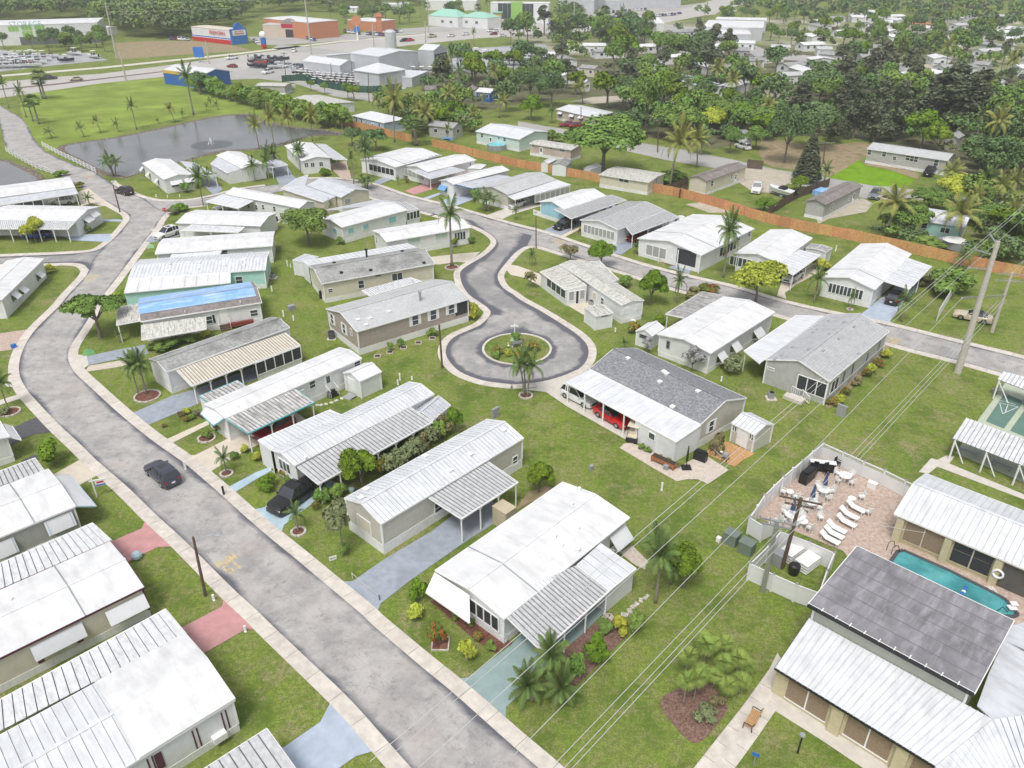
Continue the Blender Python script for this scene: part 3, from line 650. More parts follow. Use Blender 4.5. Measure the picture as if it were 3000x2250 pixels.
 def side(s,k):     # point on the wall plane, outward normal, along axis
  o=s.ov
  return {'n':(s.P(0,o,0),-s.v,s.u),'f':(s.P(0,s.W-o,0),s.v,s.u),'a':(s.P(o,0,0),-s.u,s.v),'c':(s.P(s.L-o,0,0),s.u,s.v)}[k]
 def hit(s,k,px,py):
  p,n,a=s.side(k); d=ray(px,py); t=(p-CAM).dot(n)/d.dot(n); return CAM+d*t,n,a
 def roofhit(s,px,py):
  for sg in (0,1):
   y0=0 if sg==0 else s.W
   a,b,c=s.P(0,y0,s.ze),s.P(s.L,y0,s.ze),s.P(0,s.W/2,s.ze+s.rise); n=(b-a).cross(c-a); d=ray(px,py); t=(a-CAM).dot(n)/d.dot(n); q=CAM+d*t
   y=(q-s.o).dot(s.v)
   if (sg==0 and y<=s.W/2) or (sg==1 and y>s.W/2): return q
  return q
 def win(s,k,px,py,w=.9,h=1.1,kind='plain',m=None,shut=None,n=2):
  q,nn,a=s.hit(k,px,py); f=MB(); z0=q.z-h/2; q0=Vector((q.x,q.y,z0)); fr=.07
  f.box(q0+nn*.03,w+2*fr,.06,fr,a); f.box(q0+UP*h+nn*.03,w+2*fr,.06,fr,a)
  for sx in (-1,1): f.box(q0+a*(sx*(w+fr)/2)+UP*fr+nn*.03,fr,.06,h-fr,a)
  if kind=='plain': f.box(q0+UP*h/2+nn*.025,w,.05,.05,a)
  fo=f.build('window',s.trim if kind!='dark' else M_greyp,s.t)
  if kind=='solid': MB().box(q0+UP*fr+nn*.035,w,.05,h-fr,a).build('shutter_panel',m or M_glassteal,fo)
  elif kind=='multi':
   for i in range(n): MB().box(q0+a*((i+.5)/n-.5)*w+UP*fr+nn*.012,w/n-.09,.02,h-fr,a).build('pane',m or M_glass,fo)
   for i in range(1,n): MB().box(q0+a*(i/n-.5)*w+UP*fr+nn*.03,.07,.05,h-fr,a).build('mullion',s.trim,fo)
  else:
   for zz in (0,1): MB().box(q0+UP*(fr+zz*(h-fr)/2)+nn*.012,w,.02,(h-fr)/2-.03,a).build('pane',m or M_glass,fo)
  if shut:
   for sx in (-1,1): MB().box(q0+a*(sx*(w/2+.07+.2))+UP*.02+nn*.02,.34,.04,h,a).build('shutter',shut,s.t)
  return fo
 def door(s,k,px,py,w=.9,h=2.0,m=None,z0=None,glass=True):
  q,nn,a=s.hit(k,px,py); z0=(q.z-h/2) if z0 is None else z0; q0=Vector((q.x,q.y,z0))
  d=MB().box(q0+nn*.03,w,.06,h,a).build('door',m or M_trim,s.t)
  if glass: MB().box(q0+UP*h*.45+nn*.062,w*.55,.01,h*.42,a).build('pane',M_glass,d)
  MB().box(q0+a*w*.38+UP*h*.45+nn*.08,.05,.06,.05,a).build('handle',M_black,d)
  return d
 def awn(s,k,px,py,w=1.6,drop=.75,out=.8,m=None,trim=None,win=True):
  """tilted awning hinged at its top edge; px,py is the middle of the slab"""
  q,nn,a=s.hit(k,px,py); top=Vector((q.x,q.y,min(q.z+drop*.75,s.ze-.08)))+nn*.06; lo=top+nn*out-UP*drop
  P=[top-a*w/2,top+a*w/2,lo+a*w/2,lo-a*w/2]
  aw=MB().plate(P,.035).build('awning',m or M_awn,s.t)
  if trim:
   for sx in (-1,1): MB().bar(top+a*(sx*w*.42)+UP*.02,lo+a*(sx*w*.42)+UP*.02,.08,.02).build('awning_stripe',trim,aw)
  b=MB()
  for sx in (-1,1): b.bar(lo+a*(sx*w*.48),top+a*(sx*w*.48)-UP*(drop+.3)-nn*.05,.03)
  b.build('awning_arm',M_trim,aw)
  if win:
   qq=top-UP*(drop*.5+.45)-nn*.06; MB().box(Vector((qq.x,qq.y,qq.z-.45))+nn*.02,w*.8,.03,.9,a).build('pane',M_glass,s.t)
 def vent(s,px,py,r=.12,h=.28,kind='pipe',m=None):
  q=s.roofhit(px,py)
  if kind=='pipe': b=MB().cone(q-UP*.05,q+UP*h,r,r*.9,8); b.ball(q+UP*(h+.02),r*1.25,r*.5,8,4)
  elif kind=='box': b=MB().box(q-UP*.04,.4,.4,.18,s.u); b.box(q+UP*.14,.48,.48,.05,s.u)
  elif kind=='chimney': b=MB().cone(q-UP*.05,q+UP*1.1,.15,.15,10); b.cone(q+UP*1.1,q+UP*1.3,.24,.24,10)
  elif kind=='ridge': b=MB().box(q-UP*.03,.5,.22,.10,s.u)
  b.build('roof_vent' if kind!='chimney' else 'chimney',m or (M_greyp if kind in('ridge','chimney') else M_trim),s.t)
 def screen(s,k,px0,py0,px1,py1,z0=.9,z1=2.45,n=6,m=None,knee=None):
  """row of porch screens / windows between two surveyed points on a wall"""
  p,nn,a=s.hit(k,px0,py0); q,_,_=s.hit(k,px1,py1); p=Vector((p.x,p.y,z0)); q=Vector((q.x,q.y,z0)); w=(q-p).length; d=(q-p).normalized()
  fo=MB(); fo.bar(p+nn*.03,q+nn*.03,.07,.08); fo.bar(p+UP*(z1-z0)+nn*.03,q+UP*(z1-z0)+nn*.03,.07,.08); fo=fo.build('window_band',s.trim,s.t)
  for i in range(n): MB().box(p+d*((i+.5)*w/n)+UP*.04+nn*.015,w/n-.12,.02,z1-z0-.08,d).build('pane',m or M_screen,fo)
  for i in range(n+1): MB().box(p+d*(i*w/n)+nn*.035,.10,.06,z1-z0,d).build('mullion',s.trim,fo)
 def step(s,k,px,py,w=1.1,n=3,m=None,rail=True):
  q,nn,a=s.hit(k,px,py); b=MB()
  for i in range(n): b.box(Vector((q.x,q.y,0))+nn*(.15+.28*i),w,.3,.2*(n-i),a)
  b.build('steps',m or M_greyp,s.t)
  if rail:
   r=MB()
   for sx in (-1,1):
    e=Vector((q.x,q.y,0))+a*(sx*w/2)
    r.bar(e+nn*.05+UP*1.5,e+nn*(.28*n+.1)+UP*.95,.05)
    for j in range(n+1): r.bar(e+nn*(.05+.28*j)+UP*.1,e+nn*(.05+.28*j)+UP*(1.5-.18*j),.035)
   r.build('railing',M_trim,s.t)
M_gap=mat('seam_grey',(.36,.36,.37),.7); M_gapd=mat('seam_dirt',(.17,.17,.17),.9)
def pans(parent,e0,e1,r1,r0,pitch,m,name='roof_panel',lip=.05,lw=.05):
 """separate roof pans laid eave to ridge, each with a raised seam on one edge"""
 dirty=m.name in('ribbed_pan_roof','streaked_pan_roof','clean_pan_roof','cream_pan_roof'); gp=(.03 if m.name=='clean_pan_roof' else .045) if dirty else .016; parent.data.materials[0]=M_gapd if dirty else M_gap
 n=max(2,min(60,round((e1-e0).length/pitch)))
 for i in range(n):
  t0,t1=i/n,(i+1)/n; a,b=e0.lerp(e1,t0),e0.lerp(e1,t1); d,c=r0.lerp(r1,t0),r0.lerp(r1,t1)
  k=(lw+gp)/max((b-a).length,.01); g=gp/max((b-a).length,.01)
  x=MB(); x.plate([a.lerp(b,g),a.lerp(b,1-g),d.lerp(c,1-g),d.lerp(c,g)],.03); x.plate([a.lerp(b,g)+UP*lip,a.lerp(b,k)+UP*lip,d.lerp(c,k)+UP*lip,d.lerp(c,g)+UP*lip],lip+.01)
  x.build(name,m,parent)
def lean(h,i0,i1,o0,o1,zi=None,zo=2.35,pitch=None,m=None,posts=0,wall=None,wz=None,name='carport_roof',postm=None,skipend=False,knee=None,trim=None):
 """mono-pitch roof: inner edge i0-i1 at height zi, outer edge o0-o1 at zo; posts or a wall under the outer edge"""
 zi=(h.ze-.02) if zi is None else zi
 a,b,c,d=G(*i0,zi),G(*i1,zi),G(*o1,zo),G(*o0,zo); m=m or M_roofw2
 EXCL.append([tuple(q.xy) for q in (a,b,c,d)])
 if pitch:
  ro=under(a,b,c,d).build(name,m,h.t); pans(ro,a,b,c,d,pitch,m)
 else: ro=MB().plate([a,b,c,d],.09).build(name,m,h.t)
 MB().bar(d-UP*.06,c-UP*.06,.10,.14).build('gutter',trim or M_trim,h.t)
 for e0,e1 in ((a,d),(b,c)): MB().bar(e0-UP*.07,e1-UP*.06,.05,.12).build('fascia',trim or M_trim,h.t)
 if posts:
  for i in range(posts):
   t=.02+.96*i/max(posts-1,1); q=d.lerp(c,t); q=q+(a.lerp(b,t)-q).normalized()*.15
   p=MB(); p.bar(Vector((q.x,q.y,0)),Vector((q.x,q.y,zo-.1)),.12)
   dd=(c-d).normalized()
   for sg in (-1,1):
    if (i==0 and sg<0) or (i==posts-1 and sg>0): continue
    p.bar(Vector((q.x,q.y,zo-.55)),Vector((q.x,q.y,zo-.12))+Vector((dd.x,dd.y,0))*sg*.4,.06)
   p.build('post',postm or M_trim,h.t)
 if wall is not None:
  w=MB(); t0,t1=wz or (0,1); q0,q1=d.lerp(c,t0),d.lerp(c,t1); r0,r1=a.lerp(b,t0),a.lerp(b,t1)
  k=.12; q0,q1=q0.lerp(r0,k*.5),q1.lerp(r1,k*.5)
  top=lambda q:Vector((q.x,q.y,q.z-.1)); bot=lambda q:Vector((q.x,q.y,0))
  for x,y in ((q0,q1),(q1,r1),(r0,q0)): w.quad(bot(x),bot(y),top(y),top(x))
  w.build('room_wall',wall,h.t)
 return a,b,c,d
def under(a,b,c,d,n=24):
 x=MB()
 for i in range(n): t,k=i/n,(i+1)/n; x.plate([q-UP*.035 for q in (a.lerp(b,t),a.lerp(b,k),d.lerp(c,k),d.lerp(c,t))],.05)
 return x
def wall_band(h,p0,p1,z0,z1,n,m=None,off=.05,name='window_band'):
 """row of panes on a vertical wall between two world points, facing the viewer"""
 p0=Vector((p0.x,p0.y,z0)); p1=Vector((p1.x,p1.y,z0)); d=(p1-p0).normalized(); w=(p1-p0).length; nn=UP.cross(d)
 if nn.dot(CAM-p0)<0: nn=-nn
 f=MB(); f.bar(p0+nn*off,p1+nn*off,.08,.09); f.bar(p0+UP*(z1-z0)+nn*off,p1+UP*(z1-z0)+nn*off,.08,.09); fo=f.build(name,h.trim,h.t)
 for i in range(n): MB().box(p0+d*((i+.5)*w/n)+UP*.04+nn*(off-.02),w/n-.12,.03,z1-z0-.08,d).build('pane',m or M_screen,fo)
 for i in range(n+1): MB().box(p0+d*(i*w/n)+nn*off,.1,.08,z1-z0,d).build('mullion',h.trim,fo)
def shed(label,A,B,C,ze=2.1,rise=.5,wall=None,roof=None,pitch=None,door=None,gam=False):
 h=House(label,A,B,C,ze=ze,rise=rise,ov=.12,wall=wall or M_wallw,roof=roof or M_roofw,pitch=pitch,skirt=0,cat='shed',name='garden_shed',th=.06)
 if door: h.door(door[0],door[1],door[2],1.1,1.7,z0=.1,glass=False)
 return h
# ================================================================ HOMES NEAR THE LONG STREET
h=House('low-pitched white roofed double home with a ribbed carport, alone by the big front lawn',(1474,1813),(1269,1672),(1844,1517),ze=2.95,rise=.55,wall=M_wallw,seam=[3.6])
H1=h
for p in ((1693,1552),(1645,1601),(1624,1575),(1674,1481),(1696,1437)): h.vent(*p)
h.vent(1689,1614,.22,.25)
a,b,c,d=lean(h,(1440,1766),(1688,1656),(1585,1909),(1783,1731),zi=3.0,zo=2.45,pitch=.36,m=M_pan,posts=4)
lean(h,(1688,1654),(1758,1592),(1783,1730),(1862,1666),zo=2.45,pitch=.9,m=M_roofw2,wall=M_wallw)
lean(h,(1272,1676),(1372,1742),(1246,1733),(1373,1823),zi=2.85,zo=1.9,m=M_awn,name='front_awning')
wall_band(h,h.P(.25,h.W*.10,0),h.P(.25,h.W*.52,0),.9,2.3,4)
h.awn('n',1804,1575,2.2,1.0,1.0)
bl=MB(); r0,r1=G(1408,1822,0),G(1480,1885,0); dd=(r1-r0).normalized()
bl.bar(r0+UP*1.0,r1+UP*1.0,.06); bl.bar(r0+UP*.2,r1+UP*.2,.06)
for i in range(14): q=r0.lerp(r1,i/13); bl.bar(q+UP*.2,q+UP*1.0,.035)
bl.build('porch_railing',M_trim,h.t)
# beige home
h=House('beige gable home with a white standing seam roof and bare wall beside the blue-grey drive',(1114,1534),(1006,1458),(1534,1283),ze=3.4,rise=.8,ov=.12,wall=M_wallbeige,roof=M_roofw2,pitch=.42,skirt=1.0)
HA=h
h.win('a',1066,1535,1.7,1.3,'solid',m=M_wallc)
for p in ((1071,1434),(1056,1459),(1246,1337),(1316,1380),(1377,1332),(1474,1262)): h.vent(*p,.13,.16,'box')
h.win('n',1285,1485,1.0,1.2); h.win('n',1508,1350,.6,1.0)
lean(h,(1252,1455),(1431,1352),(1350,1519),(1517,1412),zi=3.15,zo=2.7,pitch=.38,m=M_pan,posts=4)
# ribbed home with the long carport and hedge
h=House('long narrow home with curved white ribbed roof, long carport and a shrub hedge along it',(862,1362),(792,1313),(1272,1153),ze=2.9,rise=.5,wall=M_wallw,roof=M_roofw2,pitch=.45)
HT=h
lean(h,(792,1313),(1001,1213),(755,1287),(967,1198),zi=2.9,zo=2.75,pitch=.45,m=M_roofw2,wall=M_wallw)
lean(h,(870,1365),(1201,1190),(930,1416),(1267,1235),zi=2.85,zo=2.45,pitch=.42,m=M_pan,posts=7)
h.vent(895,1344); h.screen('a',815,1335,850,1372,1.0,2.2,3,m=M_glass)
sh=MB(); q=[G(1218,1196,2.3),G(1299,1169,2.3),G(1321,1189,2.3),G(1269,1235,2.3)]
shed('white gambrel shed with ribbed roof at the back end of the long ribbed home',(1267,1232),(1221,1196),(1320,1186),ze=2.0,rise=.75,roof=M_roofsilver,pitch=.5)
# red car home
h=House('white flat-roofed home with teal trim, streaked carport and red car under it',(660,1222),(609,1176),(1060,1047),ze=2.9,rise=.35,ov=.15,wall=M_wallw,trim=M_trim)
H4=h
lean(h,(610,1176),(722,1128),(583,1157),(696,1111),zo=2.7,pitch=.45,m=M_pandirty,wall=M_wallw,trim=M_tealtrim)
lean(h,(660,1224),(867,1137),(726,1267),(921,1176),zi=2.8,zo=2.4,pitch=.42,m=M_pandirty,posts=4,trim=M_tealtrim)
lean(h,(607,1180),(655,1222),(587,1208),(625,1243),zi=2.75,zo=2.0,m=M_awn,name='front_awning',trim=M_tealtrim)
h.win('n',915,1125,.7,.9); h.door('n',961,1113,.9,2.0,z0=.7); h.step('n',968,1150,1.1,3,M_black); h.win('n',1047,1065,.8,.7)
for p in ((918,1062),(897,1070),(697,1190)): h.vent(*p,.08,.12)
wall_band(h,h.P(h.L*.42,-.1,0),h.P(h.L*.53,-.1,0),.3,2.3,1,m=M_trim)
sd=shed('white gable shed with open double doors and a small ramp, next to stepping stones',(1054,1116),(1006,1089),(1118,1087),ze=2.3,rise=.6); sd.door('a',1028,1113,1.2,1.8,M_trim,.15,False)
MB().plate([G(1003,1163,.05),G(1024,1146,.35),G(1043,1157,.35),G(1023,1170,.05)],.06).build('ramp',M_greyp,sd.t)
# cream carport home
h=House('grey-roofed home with a long cream ribbed carport and screened room at its far end',(488,1086),(437,1048),(850,957),ze=2.95,rise=.6,ov=.15,wall=M_wallw,roof=M_oldshing,skirtm=M_skirt)
H5=h
a,b,c,d=lean(h,(515,1079),(837,972),(561,1128),(880,1008),zi=2.75,zo=2.45,pitch=.35,m=M_creamroof,posts=8,postm=M_trim)
q0,q1=d.lerp(c,.56),d.lerp(c,.995); wall_band(h,q0,q1,.7,2.3,5); w=MB();
for x,y in ((q0,q1),(q1,a.lerp(b,.99))): w.quad(Vector((x.x,x.y,0)),Vector((y.x,y.y,0)),Vector((y.x,y.y,.7)),Vector((x.x,x.y,.7)))
w.build('knee_wall',M_skirt,h.t)
# tarp home
h=House('white home with a blue tarp over half its dark shingle roof and a mildewed awning',(412,938),(409,870),(768,883),ze=2.95,rise=.75,wall=M_wallw,roof=M_brnshing)
H6=h
a0,a1,r1,r0=h.P(-.03,h.W+.02,h.ze+.02),h.P(h.L*.97,h.W+.02,h.ze+.02),h.P(h.L*.97,h.W*.2,h.ze+h.rise*.4+.06),h.P(-.03,h.W*.2,h.ze+h.rise*.4+.06)
rp0,rp1=h.P(-.03,h.W/2,h.ze+h.rise+.05),h.P(h.L*.97,h.W/2,h.ze+h.rise+.05)
MB().plate([a0,a1,rp1,rp0],.02).plate([rp0,rp1,r1,r0],.02).build('tarp',M_tarp,h.t)
lean(h,(409,884),(412,935),(346,895),(342,948),zi=2.75,zo=2.5,m=M_dirty,posts=2,name='porch_roof')
lean(h,(414,948),(604,923),(415,992),(605,960),zi=2.5,zo=2.0,m=M_dirty,name='awning')
h.win('n',613,935,.8,1.1); MB().box(h.hit('n',627,932)[0]-UP*.5+h.side('n')[1]*.03,.3,.04,1.1,h.u).build('shutter',M_black,h.t)
h.door('n',659,932,1.0,2.0,z0=.7,glass=False); h.step('n',662,965,1.4,3,M_wood); h.win('n',745,915,.9,.9); h.win('n',690,905,.6,.2)
MB().box(h.hit('n',705,938)[0]-UP*.35+h.side('n')[1]*.45,3.2,.5,.5,h.u).build('flower_box',mat('barn_red',(.20,.04,.03)),h.t)
for p in ((543,911),(705,883)): h.vent(*p,.07,.15)
# mint home
h=House('mint green home with a ribbed roof and smooth porch roof beside the tarp home',(376,812),(404,757),(779,787),ze=3.0,rise=.6,wall=M_wallmint,roof=M_roofw2,pitch=.5)
H7=h
lean(h,(376,814),(676,793),(364,854),(676,825),zi=2.9,zo=2.4,pitch=1.6,m=M_roofw,wall=M_wallmint)
h.win('n',702,818,.9,1.1)
for p in ((498,772),(494,791),(585,768),(582,785),(659,776),(717,759),(716,776)): h.vent(*p,.1,.12,'box')
# white flat home above mint
h=House('plain white roofed home with a gutter, between the mint home and the ribbed car lean-to',(455,740),(488,695),(800,717),ze=2.9,rise=.35,wall=M_wallw)
lean(h,(509,731),(655,724),(498,755),(640,752),zi=2.8,zo=2.4,m=M_roofw2); h.win('n',660,738,.8,.9); h.screen('a',460,748,485,755,1,2.2,3); h.vent(715,692,.08,.2)
h=House('white bowed-roof home with a ribbed lean-to facing the bend of the street',(515,650),(546,610),(765,660),ze=2.9,rise=.5,wall=M_wallw)
lean(h,(563,654),(719,662),(532,671),(700,678),zi=2.8,zo=2.4,pitch=.4,m=M_panclean,posts=3); h.vent(604,628,.08,.2); h.screen('a',525,660,545,640,1,2.2,3)
h=House('long white home seen end-on with small windows and a white carport roof toward the bend',(879,608),(931,590),(660,565),ze=3.0,rise=.7,wall=M_wallw)
lean(h,(655,565),(745,585),(603,587),(700,608),zi=2.8,zo=2.4,pitch=1.2,m=M_roofw2,posts=3)
for p in ((773,605),(806,610),(730,600),(753,605)): h.win('n',*p,.6,.9)
h.vent(700,561,.08,.15); h.vent(763,583,.08,.15)
h=House('pale grey double home with a dark ridge gap and flat lean-to, bougainvillea at its wall',(1001,577),(1087,556),(900,541),ze=3.0,rise=.9,wall=M_wallc,roof=M_roofsilver)
lean(h,(896,541),(985,573),(826,550),(948,590),zi=2.85,zo=2.5,m=M_roofsilver,wall=M_wallc)
lean(h,(906,508),(896,541),(870,520),(826,550),zi=2.9,zo=2.5,m=M_roofsilver)
h.win('a',1020,588,1.2,1.0,'solid',m=M_taupecurt); h.win('n',938,596,.6,.6)
for p in ((940,545),(953,556),(1000,560),(975,530)): h.vent(*p,.07,.12)
h=House('white home with four pale blue shutters and a ribbed sunroom at the street end',(1003,664),(947,634),(1194,614),ze=2.95,rise=.55,wall=M_wallw)
H12=h
h.win('n',1029,675,1.1,.9,'solid'); h.win('n',1073,663,1.1,.9,'solid'); h.win('n',1151,643,1.6,1.1,'solid'); h.win('a',984,675,1.0,.9,'solid')
lean(h,(1165,595),(1191,590),(1194,616),(1226,609),zi=2.95,zo=2.6,pitch=.45,m=M_pan)
a,b=h.P(h.L,.3,0),h.P(h.L+3.0,.3,0); w=MB(); c1=h.P(h.L+3.0,h.W*.6,0)
for x,y in ((a,b),(b,c1)): w.quad(x,y,y+UP*2.5,x+UP*2.5)
w.build('sunroom_wall',M_wallw,h.t); wall_band(h,a,b,.9,2.3,4,m=M_glass)
lean(h,(1000,610),(1180,592),(960,612),(1105,583),zi=2.9,zo=2.5,pitch=.8,m=M_roofsilver)
h=House('bright white roofed home with two sage panels and dark screened porch by the court bend',(1133,707),(1084,675),(1381,665),ze=2.9,rise=.5,wall=M_wallw)
H13=h
h.win('n',1214,704,2.2,1.0,'solid',m=mat('sage_panel',(.40,.50,.42))); h.win('n',1295,690,2.2,1.0,'solid',m=MATS['sage_panel']); h.screen('n',1332,683,1365,675,.9,2.3,4); h.win('a',1105,702,.5,1.1)
h=House('cream home with a weathered grey shingle roof and tall stove pipe',(943,829),(905,776),(1276,771),ze=3.1,rise=.95,wall=M_wallc,roof=M_oldshing)
H14=h
h.win('n',1059,832,.8,1.2); h.win('n',1165,810,1.6,1.1,'multi'); h.win('n',1109,806,.7,.25,'dark'); h.win('n',969,850,.6,.6); h.vent(1076,752,kind='chimney',m=M_black)
for p in ((1001,798),(1087,791),(1243,770),(980,769),(1180,736)): h.vent(*p,.1,.12,'box',M_black)
lean(h,(905,776),(1223,724),(886,763),(1196,712),zi=2.95,zo=2.75,pitch=.7,m=M_roofw2,wall=M_wallw)
a,b,c,d=lean(h,(1060,848),(1203,811),(1084,866),(1238,823),zi=2.7,zo=2.4,pitch=.35,m=M_panclean,posts=3,name='patio_roof')
h=House('small flat white storage room joined behind the stove pipe home',(899,768),(879,750),(935,750),ze=2.4,rise=.05,flat=True,skirt=0,cat='shed',name='garden_shed',ov=.05,roof=M_roofsilver)
# taupe home
h=House('taupe sided home with four white shuttered windows and pale shingle roof beside the turning circle',(1045,970),(950,904),(1377,874),ze=3.35,rise=1.1,wall=M_walltaupe,roof=M_palesh,skirt=.85,ov=.2)
HB=h
for p in ((1217,937),(1270,922),(1323,905)): h.win('n',*p,.85,1.4,shut=M_trim)
for p in ((974,933),(1009,962)): h.win('a',*p,.7,1.4,shut=M_trim)
h.win('a',1030,972,.35,.9); h.vent(1232,880,kind='chimney')
for p in ((1049,937),(1085,933),(1140,913),(1073,952)): h.vent(*p,.12,.12,'box')
MB().bar(h.P(h.L-.3,.25,.9),h.P(h.L-2.6,.25,.9),.06,.8).build('porch_railing',M_trim,h.t)
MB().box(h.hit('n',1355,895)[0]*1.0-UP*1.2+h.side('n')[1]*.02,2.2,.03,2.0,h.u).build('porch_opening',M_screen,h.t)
# shingle home with the cars
h=House('cream home with a dark grey shingle roof and long white carport sheltering three vehicles',(2053,1245),(2190,1169),(1727,1081),ze=3.0,rise=1.25,wall=M_wallbeige,roof=M_gshing,skirt=.8,ov=.15)
HC_=h
a,b,c,d=lean(h,(1727,1083),(2053,1247),(1658,1120),(1981,1296),zi=2.92,zo=2.55,pitch=1.35,m=M_roofw2)
for t in (.02,.19,.37,.56): q=d.lerp(c,t); MB().bar(Vector((q.x,q.y,0)),Vector((q.x,q.y,2.45)),.14).build('post',M_trim,h.t)
w=MB(); q0,q1=d.lerp(c,.66),d.lerp(c,.995); e0,e1=a.lerp(b,.66),a.lerp(b,.995)
for x,y in ((q0,q1),(q1,e1),(e0,q0)): w.quad(Vector((x.x,x.y,0)),Vector((y.x,y.y,0)),Vector((y.x,y.y,y.z-.09)),Vector((x.x,x.y,x.z-.09)))
w.build('storage_wall',M_wallw,h.t)
wall_band(h,q0.lerp(q1,.36),q0.lerp(q1,.52),1.3,2.1,1,m=M_glass)
h.win('a',2083,1251,.7,1.3,shut=M_trim)
for p in ((1840,1053),(1953,1098),(1945,1092),(1933,1122),(2045,1150),(1970,1195)): h.vent(*p,.12,.14,'box')
h=House('white gable shed with grey panels and small paned windows beside the orange gravel',(2212,1277),(2264,1244),(2143,1241),ze=2.2,rise=.65,wall=M_wallbeige,roof=M_roofw2,pitch=.5,skirt=0,cat='shed',name='garden_shed',ov=.1)
h.door('n',2174,1286,1.3,1.85,z0=.1,glass=False)
for p in ((2152,1258),(2201,1284)): h.win('n',*p,.45,.7,'multi')
# big grey-roof home
h=House('long home with a two-slope light grey shingle roof, corner screen porch and white side wing',(2431,1121),(2226,1067),(2606,975),ze=3.1,rise=1.25,wall=M_wallg,roof=M_lshing,skirt=0,ov=.15)
HD=h
lean(h,(2226,1067),(2418,928),(2180,1030),(2334,926),zi=3.05,zo=2.75,m=M_roofw2,posts=4)
for p in ((2575,1018),(2539,1054),(2497,1086),(2471,1108)): h.win('n',*p,.45,1.5,'dark')
h.screen('n',2431,1150,2455,1125,.9,2.5,2); h.screen('a',2338,1110,2420,1150,.8,2.6,3); h.win('a',2258,1084,.8,.3)
for p in ((2428,943),(2473,948),(2502,961),(2395,968),(2382,977),(2430,981),(2457,996),(2323,1020),(2370,1026),(2412,1031),(2290,1045),(2272,1055),(2515,1040)): h.vent(*p,kind='ridge')
q=G(2330,1190,0); rl=MB()
r=[G(2315,1162,0),G(2345,1172,0),G(2368,1192,0)]
for x,y in ((r[0],r[1]),(r[1],r[2])):
 rl.bar(x+UP*1.25,y+UP*1.1,.06); rl.bar(x+UP*.35,y+UP*.3,.06)
 for i in range(6): t=x.lerp(y,i/5); rl.bar(t+UP*.3,t+UP*1.15,.035)
rl.build('porch_railing',M_trim,h.t)
MB().box(G(2325,1175,0),2.2,1.0,.4,h.v).build('steps',M_concr,h.t)
# bright white roof home
h=House('grey-white home with a bright bowed white roof and two propped awnings',(2083,1037),(1927,979),(2272,917),ze=2.95,rise=.6,wall=M_wallw)
HW=h
h.awn('n',2108,1048,1.6,.9,.9); h.awn('n',2148,1018,1.6,.9,.9); h.awn('n',2215,978,2.0,.9,.9); h.win('a',1958,1012,.4,1.0,'dark')
for p in ((1999,978),(2040,937),(2057,908),(2040,937),(1956,966)): h.vent(*p,.08,.1)
lean(h,(2005,933),(2127,867),(1951,921),(2058,856),zi=2.9,zo=2.6,pitch=.33,m=M_pandirty,posts=4)
sd=shed('small white rounded shed tucked behind the bright white roofed home',(1912,986),(1863,970),(1948,962),ze=2.0,rise=.6); sd.win('a',1885,988,1.0,.5,'dark')
# weathered L home
h=House('weathered L-shaped white home with a windowed front room on the corner lot of the court',(1822,895),(1888,881),(1641,775),ze=2.8,rise=.35,wall=M_wallw,roof=M_dirty,ov=.15)
HV=h
a,b,c,d=lean(h,(1641,776),(1720,835),(1583,796),(1658,850),zi=2.78,zo=2.45,pitch=.9,m=M_dirty,wall=M_wallw)
q0,q1=d.lerp(a,.06),c.lerp(b,.06); wall_band(h,q0.lerp(q1,.25),q0.lerp(q1,.97),.9,2.2,4,m=M_glass)
wall_band(h,q1.lerp(b,.1),q1.lerp(b,.38),.7,2.1,1,m=M_taupecurt); wall_band(h,q1.lerp(b,.45),q1.lerp(b,.62),.1,2.1,1,m=M_screen); wall_band(h,q1.lerp(b,.66),q1.lerp(b,.92),.7,2.1,1,m=M_taupecurt)
h.win('n',1743,869,.8,1.0,'solid',m=M_wallc); h.win('n',1766,884,.7,1.0); h.win('a',1835,912,.8,.8,'solid',m=M_wallw); h.win('a',1873,900,.8,.8,'solid',m=M_wallw)
lean(h,(1710,768),(1795,828),(1757,764),(1814,820),zi=2.75,zo=2.5,m=M_dirty,wall=M_wallw)
sd=shed('flat white box shed with a slatted roof beside the weathered corner home',(1744,927),(1711,901),(1798,917),ze=2.15,rise=.15,roof=M_dirty,pitch=.6); sd.win('n',1772,925,.8,.3,'dark')
# ================================================================ ROW ALONG THE NORTH STREET
h=House('home with dark screened front porch and grey panel side roof, first below the cedar fence',(1160,489),(1070,461),(1294,453),ze=2.9,rise=.7,wall=M_wallw,seam=[3.2])
h.screen('a',1082,466,1155,483,.9,2.3,6); lean(h,(1200,474),(1280,450),(1160,485),(1296,453),zi=3.0,zo=2.92,pitch=.8,m=mat('dark_panel_roof',(.22,.22,.23),.5,.1,1))
h=House('white bowed home with a grey carport and pink paved drive next to the porch home',(1255,503),(1169,490),(1398,468),ze=2.9,rise=.6,wall=M_wallw)
h.screen('a',1175,500,1245,512,.8,2.2,6,m=M_taupecurt); lean(h,(1208,499),(1306,482),(1262,523),(1365,498),zi=2.95,zo=2.4,pitch=.6,m=M_roofsilver,posts=3); h.win('n',1380,483,.4,.9)
shed('low white box shed behind the home with the pink paved drive',(1410,496),(1388,480),(1428,482),ze=2.0,rise=.1)
h=House('white home with royal blue trim and a striped blue awning facing the street',(1330,540),(1278,530),(1496,498),ze=2.9,rise=.5,wall=M_wallw,trim=M_bluetrim)
h.awn('a',1303,551,2.2,.8,.8,m=M_awnblue); lean(h,(1337,539),(1462,512),(1388,552),(1522,521),zi=2.85,zo=2.4,pitch=.6,m=M_roofsilver,posts=3,postm=M_bluetrim,trim=M_bluetrim)
